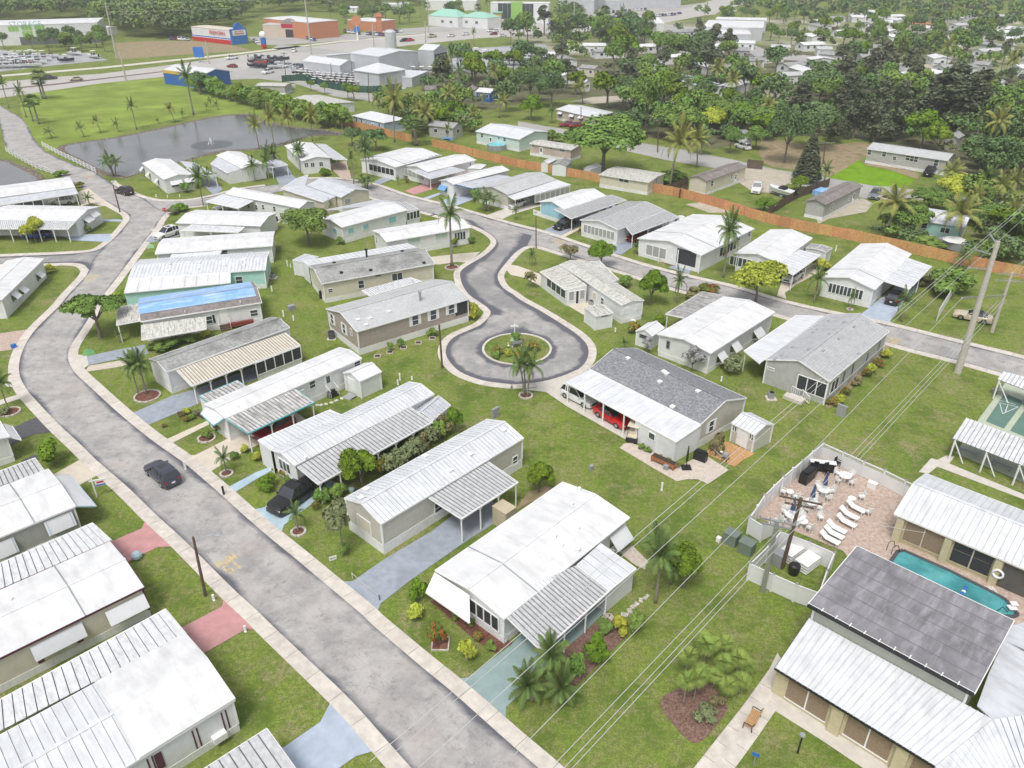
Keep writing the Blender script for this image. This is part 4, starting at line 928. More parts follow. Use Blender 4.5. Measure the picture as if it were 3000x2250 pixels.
h=House('beige home with a light grey shingle roof and a white carport over a white car',(1490,571),(1400,548),(1632,526),ze=2.95,rise=.8,wall=M_wallbeige,roof=M_palesh)
h.win('a',1420,566,.5,1.2,'solid',m=M_taupecurt); a,b,c,d=lean(h,(1480,568),(1629,525),(1509,585),(1674,541),zi=2.9,zo=2.45,m=M_roofw2,posts=3); q0,q1=d.lerp(c,.35),d.lerp(c,.98); wall_band(h,q0,q1,.8,2.2,7,m=M_taupecurt); h.vent(1542,538,.07,.15)
h=House('white roofed home with a sky blue front wall and ribbed carport over a black car',(1655,613),(1549,600),(1780,575),ze=2.9,rise=.75,wall=M_wallblue)
h.win('a',1575,625,1.7,.9,'solid',m=M_trim); lean(h,(1625,612),(1795,571),(1675,641),(1839,587),zi=2.95,zo=2.4,pitch=.35,m=M_pan,posts=3); h.vent(1699,583,.07,.15)
for p in ((1772,613),(1790,607),(1808,602),(1700,633)): h.win('n',*p,.7,.7,'dark')
h=House('grey ribbed roof home with a bay of curtained front windows and flower bed',(1812,674),(1707,642),(1951,617),ze=2.9,rise=.75,wall=M_wallw,roof=M_pan,pitch=.42)
h.screen('a',1712,660,1802,690,.8,2.2,8,m=M_taupecurt); lean(h,(1832,662),(1951,617),(1853,688),(1992,637),zi=2.85,zo=2.4,pitch=.4,m=M_pan,posts=4)
for p in ((1958,657),(1974,652)): h.win('n',*p,.7,.7)
shed('low grey storage box at the rear of the ribbed roof home',(1995,645),(1992,632),(2008,636),ze=2.0,rise=.1)
h=House('wide white roofed home with curtained porch, front steps railing and roomy carport',(2056,750),(1890,690),(2212,672),ze=2.95,rise=1.0,wall=M_wallw,seam=[4.5],ov=.3)
h.screen('a',1897,705,1955,725,.5,2.3,3,m=M_taupecurt); h.screen('n',2110,735,2160,708,.8,2.3,5); h.win('n',2196,687,.6,.9); h.win('n',2166,700,.6,.8)
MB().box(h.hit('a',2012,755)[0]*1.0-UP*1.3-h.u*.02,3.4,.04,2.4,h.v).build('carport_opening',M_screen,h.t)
for t in (.0,.33,.62): q=h.P(-.1,h.W*t+.1,0); MB().bar(q,q+UP*2.9,.13).build('post',M_trim,h.t)
h.vent(2086,662,.07,.15)
h=House('white roofed home with a small grey porch gable behind the round green tree',(2284,773),(2160,740),(2382,700),ze=2.95,rise=.7,wall=M_wallw)
h.screen('a',2140,760,2200,785,.9,2.3,5,m=M_glass); lean(h,(2267,781),(2342,734),(2325,808),(2406,750),zi=2.85,zo=2.5,pitch=.9,m=M_roofw2,posts=3)
for p in ((2300,710),(2318,714),(2275,726),(2331,686),(2351,692)): h.vent(*p,.09,.12)
shed('white lean-to shed with a striped ribbed roof beside the home with the grey porch gable',(2423,742),(2362,728),(2440,730),ze=2.1,rise=.2,roof=M_pandirty,pitch=.35)
h=House('large white roofed home with a dark window bay, ramp and black car in its carport',(2565,852),(2408,812),(2672,748),ze=2.95,rise=.9,wall=M_wallw,seam=[3.8])
HI=h
h.screen('a',2432,828,2530,862,.9,2.3,9,m=M_glass); lean(h,(2586,825),(2660,759),(2665,851),(2731,784),zi=2.9,zo=2.5,pitch=1.0,m=M_roofw2,posts=3)
for p in ((2541,780),(2610,789),(2638,751),(2470,779)): h.vent(*p,.08,.12)
MB().plate([G(2525,895,.1),G(2545,903,.1),G(2565,862,.9),G(2545,855,.9)],.08).build('ramp',M_concr,h.t)
# ================================================================ WEST SIDE OF THE LONG STREET
h=House('white home with a grey panel lean-to and screened lanai by the west pond',(222,544),(208,513),(-120,589),ze=2.9,rise=.5,roof=M_roofw,wall=M_wallw)
a,b,c,d=lean(h,(222,546),(-120,592),(231,562),(-120,612),zi=2.85,zo=2.35,pitch=1.6,m=M_roofsilver,posts=7); h.vent(132,528,.1,.25,'box'); h.vent(117,542,.08,.1)
wall_band(h,d.lerp(c,.32),d.lerp(c,.8),.2,2.2,6)
h=House('home with a ribbed carport over a blue car and two white awnings toward the street',(224,643),(281,600),(-60,637),ze=2.9,rise=.7,wall=M_wallw)
lean(h,(224,643),(-60,638),(202,666),(-60,664),zi=2.85,zo=2.4,pitch=.36,m=M_panclean,posts=7)
h.awn('a',255,640,2.2,.8,.9); h.awn('a',272,625,2.2,.8,.9); h.vent(160,620,.1,.1)
h=House('flat roofed home with triangular awnings and a screened end, south of the west side street',(7,872),(-118,880),(130,753),ze=2.9,rise=.4,wall=M_wallw)
for p in ((40,862),(62,846),(112,802)): h.awn('n',*p,1.5,.8,.8)
h=House('white home corner with a peaked awning above the dark asphalt drive',(28,1274),(-100,1330),(0,1228),ze=2.9,rise=.4,wall=M_wallw)
lean(h,(10,1235),(28,1274),(35,1243),(61,1283),zi=2.8,zo=2.2,m=M_awn,name='front_awning')
h=House('white home with pale blue striped awnings and a ribbed lean-to above the cream drive',(220,1478),(129,1373),(-150,1628),ze=2.95,rise=.45,wall=M_wallg,seam=[3.2],ov=.15)
HL5=h
lean(h,(129,1373),(-150,1470),(102,1336),(-150,1430),zi=2.9,zo=2.6,pitch=.42,m=M_pan)
lean(h,(158,1388),(218,1478),(204,1386),(280,1478),zi=2.8,zo=2.0,m=M_awn,name='front_awning',trim=M_lightblue)
h.awn('n',175,1532,2.2,1.2,.5,trim=M_lightblue); h.awn('n',15,1605,1.6,1.2,.5,trim=M_lightblue)
h=House('cream home with plum trim, patched white roof and long silver lean-to between the pink drives',(422,1716),(326,1578),(-90,1965),ze=2.95,rise=.45,wall=M_wallc,trim=M_plum,seam=[4.2],ov=.15)
lean(h,(326,1578),(-60,1745),(270,1527),(-60,1670),zi=2.9,zo=2.6,pitch=.55,m=M_panclean,posts=6)
h.awn('n',170,1875,3.4,1.0,.5); h.awn('n',368,1780,2.8,.9,.7); h.vent(29,1752,.14,.1)
for p in ((110,1912),(226,1852)): MB().box(h.hit('n',*p)[0]-UP*.8+h.side('n')[1]*.03,.4,.04,1.5,h.u).build('shutter',M_plum,h.t)
h=House('largest near home with a white ribbed roof, smooth porch cap and plum shutters',(685,2046),(543,1852),(200,2345),ze=3.0,rise=.6,wall=M_wallw,roof=M_roofw2,L=34,ov=.15,trim=M_trim,pitch=.62)
h7=h
cap=MB(); e=.1
for (y0,y1) in ((-.03,h.W/2),(h.W+.03,h.W/2)): cap.plate([h.P(-.05,y0,h.ze+e),h.P(6.0,y0,h.ze+e),h.P(6.0,y1,h.ze+h.rise+e),h.P(-.05,y1,h.ze+h.rise+e)],.06)
cap.build('porch_roof',M_roofw,h.t)
a,b,c,d=lean(h,(543,1852),(-60,2165),(483,1780),(-60,2075),zi=2.95,zo=2.65,pitch=.62,m=M_panclean,posts=8)
for p in ((576,2170),(660,2118),(440,2235)):
 q,nn,a_=h.hit('n',*p)
 for k in (-.14,.14): MB().box(Vector((q.x,q.y,.75))+nn*.02+a_*k,.09,.03,1.7,a_).build('wall_stripe',M_plum,h.t)
q,nn,a_=h.hit('n',462,2220); MB().box(Vector((q.x,q.y,1.0))+nn*.03,.45,.04,1.4,a_).build('shutter',M_plum,h.t)
MB().box(h.hit('n',635,2148)[0]-UP*.3+h.side('n')[1]*.2,.9,.45,.5,h.u).build('window_air_unit',M_trim,h.t)
h=House('ribbed grey carport roof corner at the bottom edge beside the pale blue drive',(867,2255),(770,2140),(700,2370),ze=2.6,rise=.12,flat=True,wall=M_wallw,roof=M_pan,pitch=.62,L=20,skirt=0,cat='carport',name='carport')
# ================================================================ HOMES BY THE POND
h=House('white home with three little side awnings and a carport, nearest the pond',(481,523),(570,509),(417,474),ze=2.95,rise=.6,wall=M_wallw)
for p in ((423,492),(441,508),(466,527)): h.awn('n',*p,1.4,.7,.8)
h.awn('a',518,532,2.4,.7,.7); h.awn('a',558,525,2.2,.7,.7); lean(h,(570,508),(529,468),(637,512),(571,472),zi=2.85,zo=2.4,m=M_roofsilver,posts=3); h.vent(550,492,.1,.1)
h=House('home on the pond bank with grey porch lean-to and carport, second from the bridge',(709,491),(786,481),(635,452),ze=2.95,rise=.6,wall=M_wallw)
lean(h,(640,456),(709,491),(619,476),(668,504),zi=2.8,zo=2.4,m=M_roofsilver,wall=M_wallw); lean(h,(786,444),(784,481),(845,480),(800,488),zi=2.8,zo=2.4,pitch=.5,m=M_roofsilver,posts=2)
for p in ((690,466),(700,458)): h.vent(*p,.1,.12)
h=House('white home with paired front windows and a brick-paved carport drive on the green bank',(886,470),(977,464),(836,424),ze=3.0,rise=.6,wall=M_wallw)
for p in ((900,482),(918,481),(943,479)): h.win('a',*p,.8,1.0,'multi')
lean(h,(977,464),(926,418),(1020,466),(955,420),zi=2.9,zo=2.5,m=M_roofsilver,posts=3)
# ================================================================ HOMES BEHIND THE CEDAR FENCE
def home2(label,A,B,C,ze=2.8,rise=.6,wall=None,roof=None,wins=(),doors=(),pitch=None,hip=False,**k):
 h=House(label,A,B,C,ze=ze,rise=rise,wall=wall,roof=roof,pitch=pitch,hip=hip,**k)
 for w_ in wins: h.win(w_[0],w_[1],w_[2],w_[3] if len(w_)>3 else .8,w_[4] if len(w_)>4 else .9,w_[5] if len(w_)>5 else 'plain')
 for d_ in doors: h.door(*d_,z0=.3)
 return h
home2('powder blue house with a silver hip roof behind the cedar fence, tall palms around it',(1126,359),(1190,346),(1033,337),ze=3.0,rise=1.2,wall=M_wallpb,roof=M_roofw2,hip=True,wins=[('n',1048,350),('n',1062,353),('n',1076,356,.6,.6),('n',1114,365)],doors=[('n',1094,361)])
home2('pale teal house with a silver roof beside the round swimming pool',(1524,409),(1610,386),(1394,384),ze=3.0,rise=1.0,wall=M_wallteal,roof=M_roofw2,wins=[('n',1415,397),('n',1464,404,.5,.6),('n',1481,409)],doors=[('n',1440,403)],hip=False)
home2('old faded pink trailer with a rusty white roof under the big shade tree',(1676,441),(1695,426),(1551,421),ze=2.7,rise=.3,wall=M_wallpink,roof=M_dirty,wins=[('n',1565,427,.8,.6),('n',1616,434,.7,.7),('n',1650,440,1.5,.8)],doors=[('n',1588,432)])
home2('patched home of dark and white flat roofs crammed against the cedar fence',(1903,537),(1968,512),(1755,513),ze=2.6,rise=.3,wall=M_wallc,roof=M_dirty,wins=[('n',1830,530,2.2,.8,'multi'),('a',1925,530,.6,.8)])
home2('long cream trailer with a brown shingle roof and wooden steps, end-on to the fence',(2073,533),(2018,521),(2193,491),ze=3.0,rise=.6,wall=M_wallc,roof=M_brnshing,skirt=.5,wins=[('n',2088,540,.8,1.1),('n',2145,519,.6,1.0)],doors=[('n',2158,514)])
home2('grey trailer with a mottled brown shingle roof beside the parked minivan',(2421,604),(2360,591),(2531,548),ze=3.0,rise=.6,wall=M_wallg,roof=M_brnshing,skirt=.6,wins=[('n',2438,610,.8,1.1),('n',2490,584,.5,1.0)],doors=[('n',2503,577)])
h=home2('long grey house with white framed windows above the bright watered lawn',(2779,476),(2800,455),(2540,440),ze=3.2,rise=.8,wall=M_wallg,roof=M_palesh,wins=[('n',2550,449,.8,1.3),('n',2593,455,.8,1.3),('n',2623,468,.8,.8),('n',2662,466,.8,1.3),('n',2674,469,.8,1.3),('n',2686,471,.8,1.3),('n',2745,482,.9,1.3)])
home2('mint house with a silver ribbed roof half hidden by coconut palms at the fence',(2700,651),(2712,612),(2830,672),ze=2.9,rise=.7,wall=M_wallmint,roof=M_roofw2,pitch=.6,wins=[('n',2710,666),('n',2770,680,1.4,.9,'multi')])
h=home2('silver roofed house with window awnings and two red cars in its drive',(1749,347),(1785,326),(1631,320),ze=2.9,rise=.7,wall=M_wallpink,roof=M_roofw2,doors=[('n',1735,357)])
for p in ((1645,332),(1679,340),(1706,345)): h.awn('n',*p,1.8,.5,.7)
home2('house with a blue and white patched roof beyond the palms',(2042,252),(2069,235),(1954,225),ze=2.9,rise=.8,wall=M_wallw,roof=mat('blue_white_roof',(.62,.68,.76),.5,.1,.3,c2=(.15,.42,.72),amt=.9,scale2=.12),wins=[('a',2055,250,1.4,1.0,'multi')])
home2('long white trailer with a small pickup parked at its long side',(2146,260),(2109,251),(2202,243),ze=3.0,rise=.5,wall=M_wallw,roof=M_palesh,wins=[('a',2120,258,.8,.9,'multi'),('a',2132,261,.8,.9,'multi'),('n',2175,254,.6,.7),('n',2192,248,.8,.7)])
home2('cream house with a maroon roof at the edge of the dark pines',(2319,264),(2325,250),(2232,260),ze=2.8,rise=.7,wall=M_wallc,roof=M_redroof,wins=[('n',2265,272,.7,.9),('n',2283,273,.7,.9),('a',2322,262,.7,.9)])
h=home2('low house with flat white roofs and a faded pink awning by the lane',(953,312),(1020,293),(850,288),ze=2.6,rise=.5,wall=M_wallw,roof=M_dirty); h.awn('a',985,300,3.6,.8,.8,m=M_wallpink)
home2('grey flat roofed house beside a covered boat near the blue building',(838,250),(846,240),(750,248),ze=2.8,rise=.3,wall=M_wallg,roof=M_dirty,wins=[('n',762,262,.8,.9),('n',800,265,.8,.9)])
shed('small white gable shed behind the fence left of the flat grey shed',(1608,480),(1588,476),(1633,468),ze=2.0)
shed('cream shed with a mossy dark roof against the fence under the big tree',(1662,487),(1622,480),(1680,472),ze=2.3,roof=M_oldshing)
shed('pale green shed with a white gable roof between the big tree and the fence',(1733,498),(1700,496),(1766,488),ze=2.1)
# ================================================================ CLUBHOUSE AND POOL HOUSE
h=House('clubhouse hall with a dark tar roof, white metal side roof and tan-blind window bays',(2854,2035),(2957,1826),(2367,1770),ze=5.0,rise=.25,flat=True,ov=.35,wall=M_stuccog,roof=mat('dark_tar_roof',(.20,.195,.21),.75,.2,.7,c2=(.32,.315,.34),amt=.85,scale2=.9,stretch=(2.6,.6,1),bump=.15),skirt=0,cat='clubhouse',name='clubhouse')
E_=h
gt=MB(); gt.bar(h.P(0,-.12,h.ze-.1),h.P(h.L,-.12,h.ze-.1),.2,.2); gt.build('gutter',M_black,h.t)
for i in range(12): q=h.P(h.L*i/11,-.12,h.ze+.03); MB().bar(q,q+h.v*.35,.06,.04).build('gutter_strap',M_trim,h.t)
rolls=6
for i in range(1,rolls): t=i/rolls; MB().bar(h.P(.1,h.W*t,h.ze+h.rise*t+.012),h.P(h.L-.1,h.W*t,h.ze+h.rise*t+.012),.05,.02).build('roof_lap',mat('tar_lap',(.185,.178,.19),.8),h.t)
zi,zo=3.55,2.75
a,b,c,d=lean(h,(2367,1814),(2905,2112),(2267,1960),(2735,2250),zi=zi,zo=zo,pitch=.43,m=M_roofw2,name='side_roof',trim=M_black)
# window bays under the side roof
q0,q1=d.lerp(a,.09),c.lerp(b,.09); Lb=(q1-q0).length; dr=(q1-q0).normalized(); dr.z=0; nn=UP.cross(dr); nn=-nn if nn.dot(CAM-q0)<0 else nn
w=MB();
for x,y in ((q0,q1+dr*6),(a.lerp(d,.02),q0)): w.quad(Vector((x.x,x.y,0)),Vector((y.x,y.y,0)),Vector((y.x,y.y,zo+.0)),Vector((x.x,x.y,zo+.0)))
w.build('bay_wall',M_stucco,h.t)
for i in range(7):
 s0=.9+i*4.05
 if s0>Lb+3: break
 o=Vector((q0.x,q0.y,0))+dr*s0+nn*.03
 fo=MB().bar(o+dr*0+UP*.35,o+dr*2.9+UP*.35,.1,.1).build('window_bay',M_trim,h.t)
 for k in range(2): MB().box(o+dr*(.73+k*1.45)+UP*.4,1.33,.04,1.75,dr).build('blind',M_cutain,fo)
 MB().box(o+dr*1.45+UP*.4,.09,.09,1.75,dr).build('mullion',M_trim,fo)
 MB().box(o+dr*3.5+nn*.12-UP*0,.75,.25,zo-.15,dr).build('pier',M_stucco,h.t)
# pyramid-like link roofs east of the hall
for nm,pts,zz in (('link_roof',[(2895,1975),(2940,1880),(3080,1960),(3080,2110)],(3.7,3.7,3.5,3.3)),('link_roof',[(2860,2070),(2895,1975),(3080,2110),(2905,2112)],(3.55,3.7,3.3,3.5)),
 ('entry_roof',[(2905,2112),(3090,2090),(3150,2420),(2990,2300)],(3.6,3.6,3.2,3.2)),('entry_roof',[(2905,2112),(2990,2300),(2900,2420),(2735,2250)],(3.6,3.2,3.0,2.8)),
 ('link_roof',[(2950,1840),(3100,1800),(3100,1950),(2940,1880)],(3.6,3.6,3.7,3.7))):
 q=[G(*p,z) for p,z in zip(pts,zz)]; ro=MB().plate([x-UP*.04 for x in q],.1).build(nm,M_roofsilver if nm=='link_roof' else M_roofw2,h.t)
 if nm=='entry_roof': pans(ro,q[0],q[1] if pts[1][0]>3000 else q[3],q[2],q[3] if pts[1][0]>3000 else q[1],.45,M_roofw2)
# pool house
h=House('pool house with a white seamed roof, tan piers and open lounge bays beside the pool',(2618,1508),(2702,1387),(3120,1722),ze=2.85,rise=1.1,ov=.35,wall=M_stucco,roof=M_roofw2,pitch=.52,skirt=0,cat='pool house',name='pool_house')
HP=h
o,nn,a_=h.side('n')
def hp(x,z=0): return h.P(x,h.ov,z)+nn*.03
x=.45
for i,k in enumerate((1,1,0,0,0,0)):
 MB().box(hp(x+.2)+nn*.1,.55,.3,2.6,h.u).build('pier',M_stucco,h.t)
 if k:
  fo=MB().bar(hp(x+.6,.45),hp(x+3.6,.45),.1,.1).build('window_bay',M_stucco,h.t)
  for j in range(2):
   MB().box(hp(x+1.35+j*1.5,.5),1.38,.04,1.15,h.u).build('blind',M_cutain if i==0 else M_screen,fo)
   MB().box(hp(x+1.35+j*1.5,1.72),1.38,.04,.65,h.u).build('blind',M_cutain if i==0 else M_screen,fo)
  MB().box(hp(x+2.1,.5)+nn*.02,.08,.08,1.9,h.u).build('mullion',M_creamc,fo)
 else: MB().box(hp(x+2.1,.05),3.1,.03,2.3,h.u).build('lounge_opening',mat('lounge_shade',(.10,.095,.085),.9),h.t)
 x+=3.75
q=hp(x-11.2)-0*nn; q=h.P(8.35,h.ov,1.35)+nn*.32
rg=MB().tube([q+h.u*math.cos(t*math.pi/8)*.36+UP*math.sin(t*math.pi/8)*.36 for t in range(17)],.09,6).build('life_ring',M_trim); tag(rg,'white life ring hanging on a tan pier of the pool house','life ring')
# shuffleboard shelters
def shelter(label,A,B,C,D,z0,z1,pn=3):
 a,b,c,d=G(*A,z0),G(*B,z0),G(*C,z1),G(*D,z1); t=thing('shelter',label,'shelter',Vector((a.x,a.y,0)),(b-a).normalized())
 ro=MB().plate([x-UP*.04 for x in (a,b,c,d)],.05).build('roof',M_pan,t); pans(ro,a,b,c,d,.42,M_panclean)
 for i in range(pn):
  for p,q in ((a,b),(d,c)):
   r=p.lerp(q,.03+.94*i/(pn-1)); MB().bar(Vector((r.x,r.y,0)),r-UP*.1,.12).build('post',M_trim,t)
 for p,q in ((d,c),):
  for i in range(pn-1):
   r=p.lerp(q,.03+.94*i/(pn-1)); s_=p.lerp(q,.03+.94*(i+.45)/(pn-1)); MB().bar(r-UP*.2,Vector((s_.x,s_.y,.15)),.08).build('brace',M_trim,t)
 m=(d+c)/2; u=(c-d).normalized()
 for k in (-3.2,0,3.2):
  e=(a+b+c+d)/4+u*k; e.z=0
  bb=MB().box(e+UP*.42,1.8,.35,.05,u); bb.box(e-u*.7,.1,.3,.42,u); bb.box(e+u*.7,.1,.3,.42,u); tag(bb.build('bench',M_greyp),'grey bench under the shuffleboard shelter','bench','benches under the shuffleboard shelters')
 return t
shelter('open shelter with a mildewed ribbed roof and crossed braces, south end of the green courts',(2830,1228),(3130,1340),(3100,1410),(2790,1288),2.7,2.4,4)
shelter('open shelter with a ribbed roof at the north end of the shuffleboard courts',(2940,1093),(3160,1150),(3140,1200),(2922,1115),2.7,2.4,3)
st=MB();
for p,q in (((2927,1185),(2983,1197)),((2929,1187),(2937,1217)),((2937,1217),(2983,1197)),((2953,1190),(2945,1212)),((2930,1178),(2975,1190))):
 st.bar(G(*p,.060),G(*q,.060),.06,.006)
o=st.build('court_markings',M_trim); o['kind']='structure'
# ================================================================ VEGETATION
rng=np.random.default_rng(5)
def leafmat(name,c,c2,var=.25,scale=.7,objvar=.12):
 m=mat(name,c,.75,var,scale,c2=c2,amt=.8 if 'flowers' not in name else 1.,scale2=1.1 if 'flowers' not in name else 3.5,spec=.15,objvar=objvar,det=3); return m
L_green=leafmat('green_foliage',(0.181,0.287,0.063),(0.052,0.091,0.024))
L_dark=leafmat('dark_foliage',(0.137,0.217,0.081),(0.037,0.066,0.028))
L_bright=leafmat('bright_foliage',(0.161,0.262,0.024),(0.050,0.094,0.011))
L_yel=leafmat('yellow_green_foliage',(0.435,0.480,0.066),(0.080,0.120,0.016))
L_grey=leafmat('grey_green_foliage',(0.216,0.256,0.124),(.07,.09,.04))
L_pine=leafmat('pine_foliage',(0.146,0.174,0.101),(0.043,0.055,0.038))
L_palm=leafmat('palm_foliage',(0.148,0.223,0.064),(0.050,0.078,0.025))
L_palmy=leafmat('yellowing_palm_foliage',(0.248,0.281,0.075),(.26,.20,.08))
L_fan=leafmat('fan_palm_foliage',(.27,.36,.085),(.13,.20,.045))
L_red=leafmat('red_flowers',(.12,.19,.04),(.50,.05,.03)); L_orange=leafmat('orange_flowers',(.13,.18,.04),(.62,.28,.05))
L_mag=leafmat('magenta_flowers',(.12,.16,.05),(.48,.06,.15)); L_maroon=leafmat('maroon_leaves',(0.193,0.044,0.052),(.05,.04,.02))
L_olive=leafmat('dry_olive_foliage',(0.232,0.216,0.099),(.08,.09,.03)); L_bloss=leafmat('white_blossom_foliage',(0.420,0.420,0.420),(.07,.09,.04))
M_bark=mat('grey_bark',(.20,.17,.14),.9,.25,5,bump=.5); M_palmtrunk=mat('palm_trunk',(.27,.24,.20),.9,.2,6,rib=(2,.22,.3),bump=.4)
def rnd_dirs(n):
 v=rng.normal(size=(n,3)); return v/np.linalg.norm(v,axis=1)[:,None]
def leaf_quads(c,nrm,size,asp=1.):
 """one small quad per leaf clump at c facing nrm"""
 n=len(c); r=rnd_dirs(n); t=np.cross(nrm,r); t/=np.linalg.norm(t,axis=1)[:,None]+1e-9; b=np.cross(nrm,t)
 s=(size*rng.uniform(.6,1.35,n))[:,None]; t=t*s*.5; b=b*s*.5*asp
 bend=nrm*s*.12
 v=np.stack([c-t-b-bend,c+t-b*.4,c+t*.9+b-bend,c-t*.5+b*.8],1).reshape(-1,3)
 return v
def np_mesh(name,v,mats,quads=True,extra=None):
 n=len(v)//4; me=bpy.data.meshes.new(name)
 me.vertices.add(len(v)); me.vertices.foreach_set('co',v.astype(np.float32).ravel())
 me.loops.add(n*4); me.loops.foreach_set('vertex_index',np.arange(n*4,dtype=np.int32)); me.polygons.add(n)
 me.polygons.foreach_set('loop_start',np.arange(0,n*4,4,dtype=np.int32)); me.update(calc_edges=True); me.materials.append(mats); return me
def crown(R_,H,zc,n,size,clumps=14,crad=.42,flat=1.,droop=0,shell=.75,base=0.2):
 """leafy crown of clumps inside an ellipsoid R_ wide, H tall, centred at zc"""
 d=rnd_dirs(clumps*3); d=d[d[:,2]>-.45][:clumps]; rad=rng.uniform(.35,.78,len(d))[:,None]
 cen=d*rad*np.array([R_,R_,H/2])+np.array([0,0,zc]); cr=rng.uniform(.7,1.25,len(d))*crad*R_
 k=rng.integers(0,len(d),n); e=rnd_dirs(n); e[:,2]=np.where(e[:,2]<-.3,-e[:,2],e[:,2])
 f=rng.uniform(shell,1.05,n)[:,None]; p=cen[k]+e*f*cr[k][:,None]*np.array([1,1,flat*min(1,H/(2*R_)+.2)])
 nr=e+rng.normal(size=(n,3))*.45+np.array([0,0,.35]); nr/=np.linalg.norm(nr,axis=1)[:,None]
 return leaf_quads(p,nr,size),cen
def trunk_mesh(name,hgt,r,cen,m=None,nl=6):
 b=MB(); lean_=rng.normal(size=2)*hgt*.03; top=Vector((lean_[0],lean_[1],hgt)); b.tube([(0,0,-.1),(lean_[0]*.3,lean_[1]*.3,hgt*.5),top],[r*1.25,r*.9,r*.6],7)
 idx=rng.permutation(len(cen))[:nl]
 for i in idx: c=Vector(cen[i]); b.tube([top*.75,top.lerp(c,.5)+UP*.1,c],[r*.5,r*.35,r*.12],5)
 me=bpy.data.meshes.new(name); me.from_pydata(b.v,[],b.f); me.materials.append(m or M_bark); return me
PROTO={}
def reg(kind,parts,h,r,group=None):
 PROTO.setdefault(kind,[]).append((parts,h,r))
def make_tree(kind,n,size,R_=4.,H=5.,zc=5.,th=3.5,tr=.22,mt=None,variants=3,**k):
 for v in range(variants):
  q,cen=crown(R_,H,zc,n,size,**k); reg(kind,[('crown',np_mesh('crown',q,mt)),('trunk',trunk_mesh('trunk',th,tr,cen))],zc+H/2,R_)
make_tree('broad',6500,.34,mt=L_green,clumps=16)
make_tree('oak',6500,.34,R_=5,H=6,zc=5.5,mt=L_dark,clumps=20,crad=.36)
make_tree('bright',6500,.26,R_=2.6,H=3.6,zc=3.,th=1.8,tr=.14,mt=L_bright,clumps=16,crad=.38)
make_tree('yellow',6000,.27,R_=3.,H=4,zc=3.6,th=2.2,tr=.16,mt=L_yel,clumps=14)
make_tree('umbrella',6500,.28,R_=5,H=2.6,zc=4.2,th=3.2,tr=.26,mt=L_green,clumps=26,crad=.27,flat=.55,variants=1)
make_tree('blossom',1500,.28,R_=2.2,H=3.2,zc=2.4,th=1.4,tr=.1,mt=L_bloss,clumps=12,crad=.3,variants=1)
make_tree('wispy',1500,.34,R_=1.6,H=2.8,zc=4.0,th=3.6,tr=.09,mt=L_grey,clumps=11,crad=.42,variants=2)
make_tree('bare',500,.3,R_=2.,H=1.8,zc=1.8,th=1.0,tr=.08,mt=L_olive,clumps=10,crad=.35,variants=1)
for v in range(3):   # tall casuarina / pine: stacked drooping plumes
 P_=[];C_=[]
 for i in range(26):
  t=i/26; z=3+t*13; r=(1-t)*3.2+.7; a=rng.uniform(0,6.28); c=np.array([math.cos(a)*r*rng.uniform(.2,.8),math.sin(a)*r*rng.uniform(.2,.8),z]); C_.append(c)
  e=rnd_dirs(190); p=c+e*np.array([1.5,1.5,1.9])*rng.uniform(.5,1.05,190)[:,None]*(1.15-.5*t); nr=e+rng.normal(size=(190,3))*.6; nr/=np.linalg.norm(nr,axis=1)[:,None]; P_.append(leaf_quads(p,nr,.42,1.5))
 reg('pine',[('crown',np_mesh('crown',np.concatenate(P_),L_pine)),('trunk',trunk_mesh('trunk',14,.25,np.array(C_)))],17.5,4)
P_=[]
for i in range(30):    # layered conifer
 t=i/30; z=1.0+t*11.5; r=(1-t)**.8*2.4+.15; n=int(60+220*(1-t)); a=rng.uniform(0,6.28,n); f=rng.uniform(.25,1,n)**.6*r
 p=np.stack([np.cos(a)*f,np.sin(a)*f,z+rng.normal(0,.08,n)+f*.12],1); nr=np.stack([np.cos(a)*.4,np.sin(a)*.4,np.ones(n)],1)+rng.normal(size=(n,3))*.3; nr/=np.linalg.norm(nr,axis=1)[:,None]; P_.append(leaf_quads(p,nr,.34,1.3))
reg('conifer',[('crown',np_mesh('crown',np.concatenate(P_),L_pine)),('trunk',trunk_mesh('trunk',12,.2,np.array([[0,0,11.]]),nl=1))],12.8,2.5)
# shrubs (single meshes with short stems)
def make_shrub(kind,mt,n=1500,size=.15,R_=.8,H=1.5,zc=.72,variants=2,**k):
 for v in range(variants):
  q,cen=crown(R_,H,zc,n,size,clumps=k.get('clumps',9),crad=k.get('crad',.45)); reg(kind,[('crown',np_mesh('foliage',q,mt)),('stem',trunk_mesh('stem',zc,.05,cen))],zc+H/2,R_)
make_shrub('shrub',L_bright); make_shrub('shrub_dark',L_green); make_shrub('shrub_grey',L_grey,n=700); make_shrub('shrub_yellow',L_yel,n=600,size=.26)
make_shrub('shrub_red',L_red,n=700,size=.18); make_shrub('shrub_orange',L_orange,n=600,size=.2); make_shrub('shrub_magenta',L_mag,n=600,size=.2,variants=1); make_shrub('shrub_maroon',L_maroon,n=600,size=.22,variants=1); make_shrub('shrub_olive',L_olive,n=600,size=.22,variants=1)
# small far versions
for kk,mt,R_,H,zc in (('far_green',L_green,4,5,5),('far_dark',L_dark,4.5,6,5.5),('far_bright',L_bright,3.2,4,4.2),('far_pine',L_pine,2.6,11,8)):
 for v in range(3):
  q,cen=crown(R_,H,zc,1100,.62 if kk!='far_pine' else .6,clumps=14,crad=.40 if kk!='far_pine' else .5); reg(kk,[('crown',np_mesh('crown',q,mt)),('trunk',trunk_mesh('trunk',zc*.75,.22,cen,nl=4))],zc+H/2,R_)
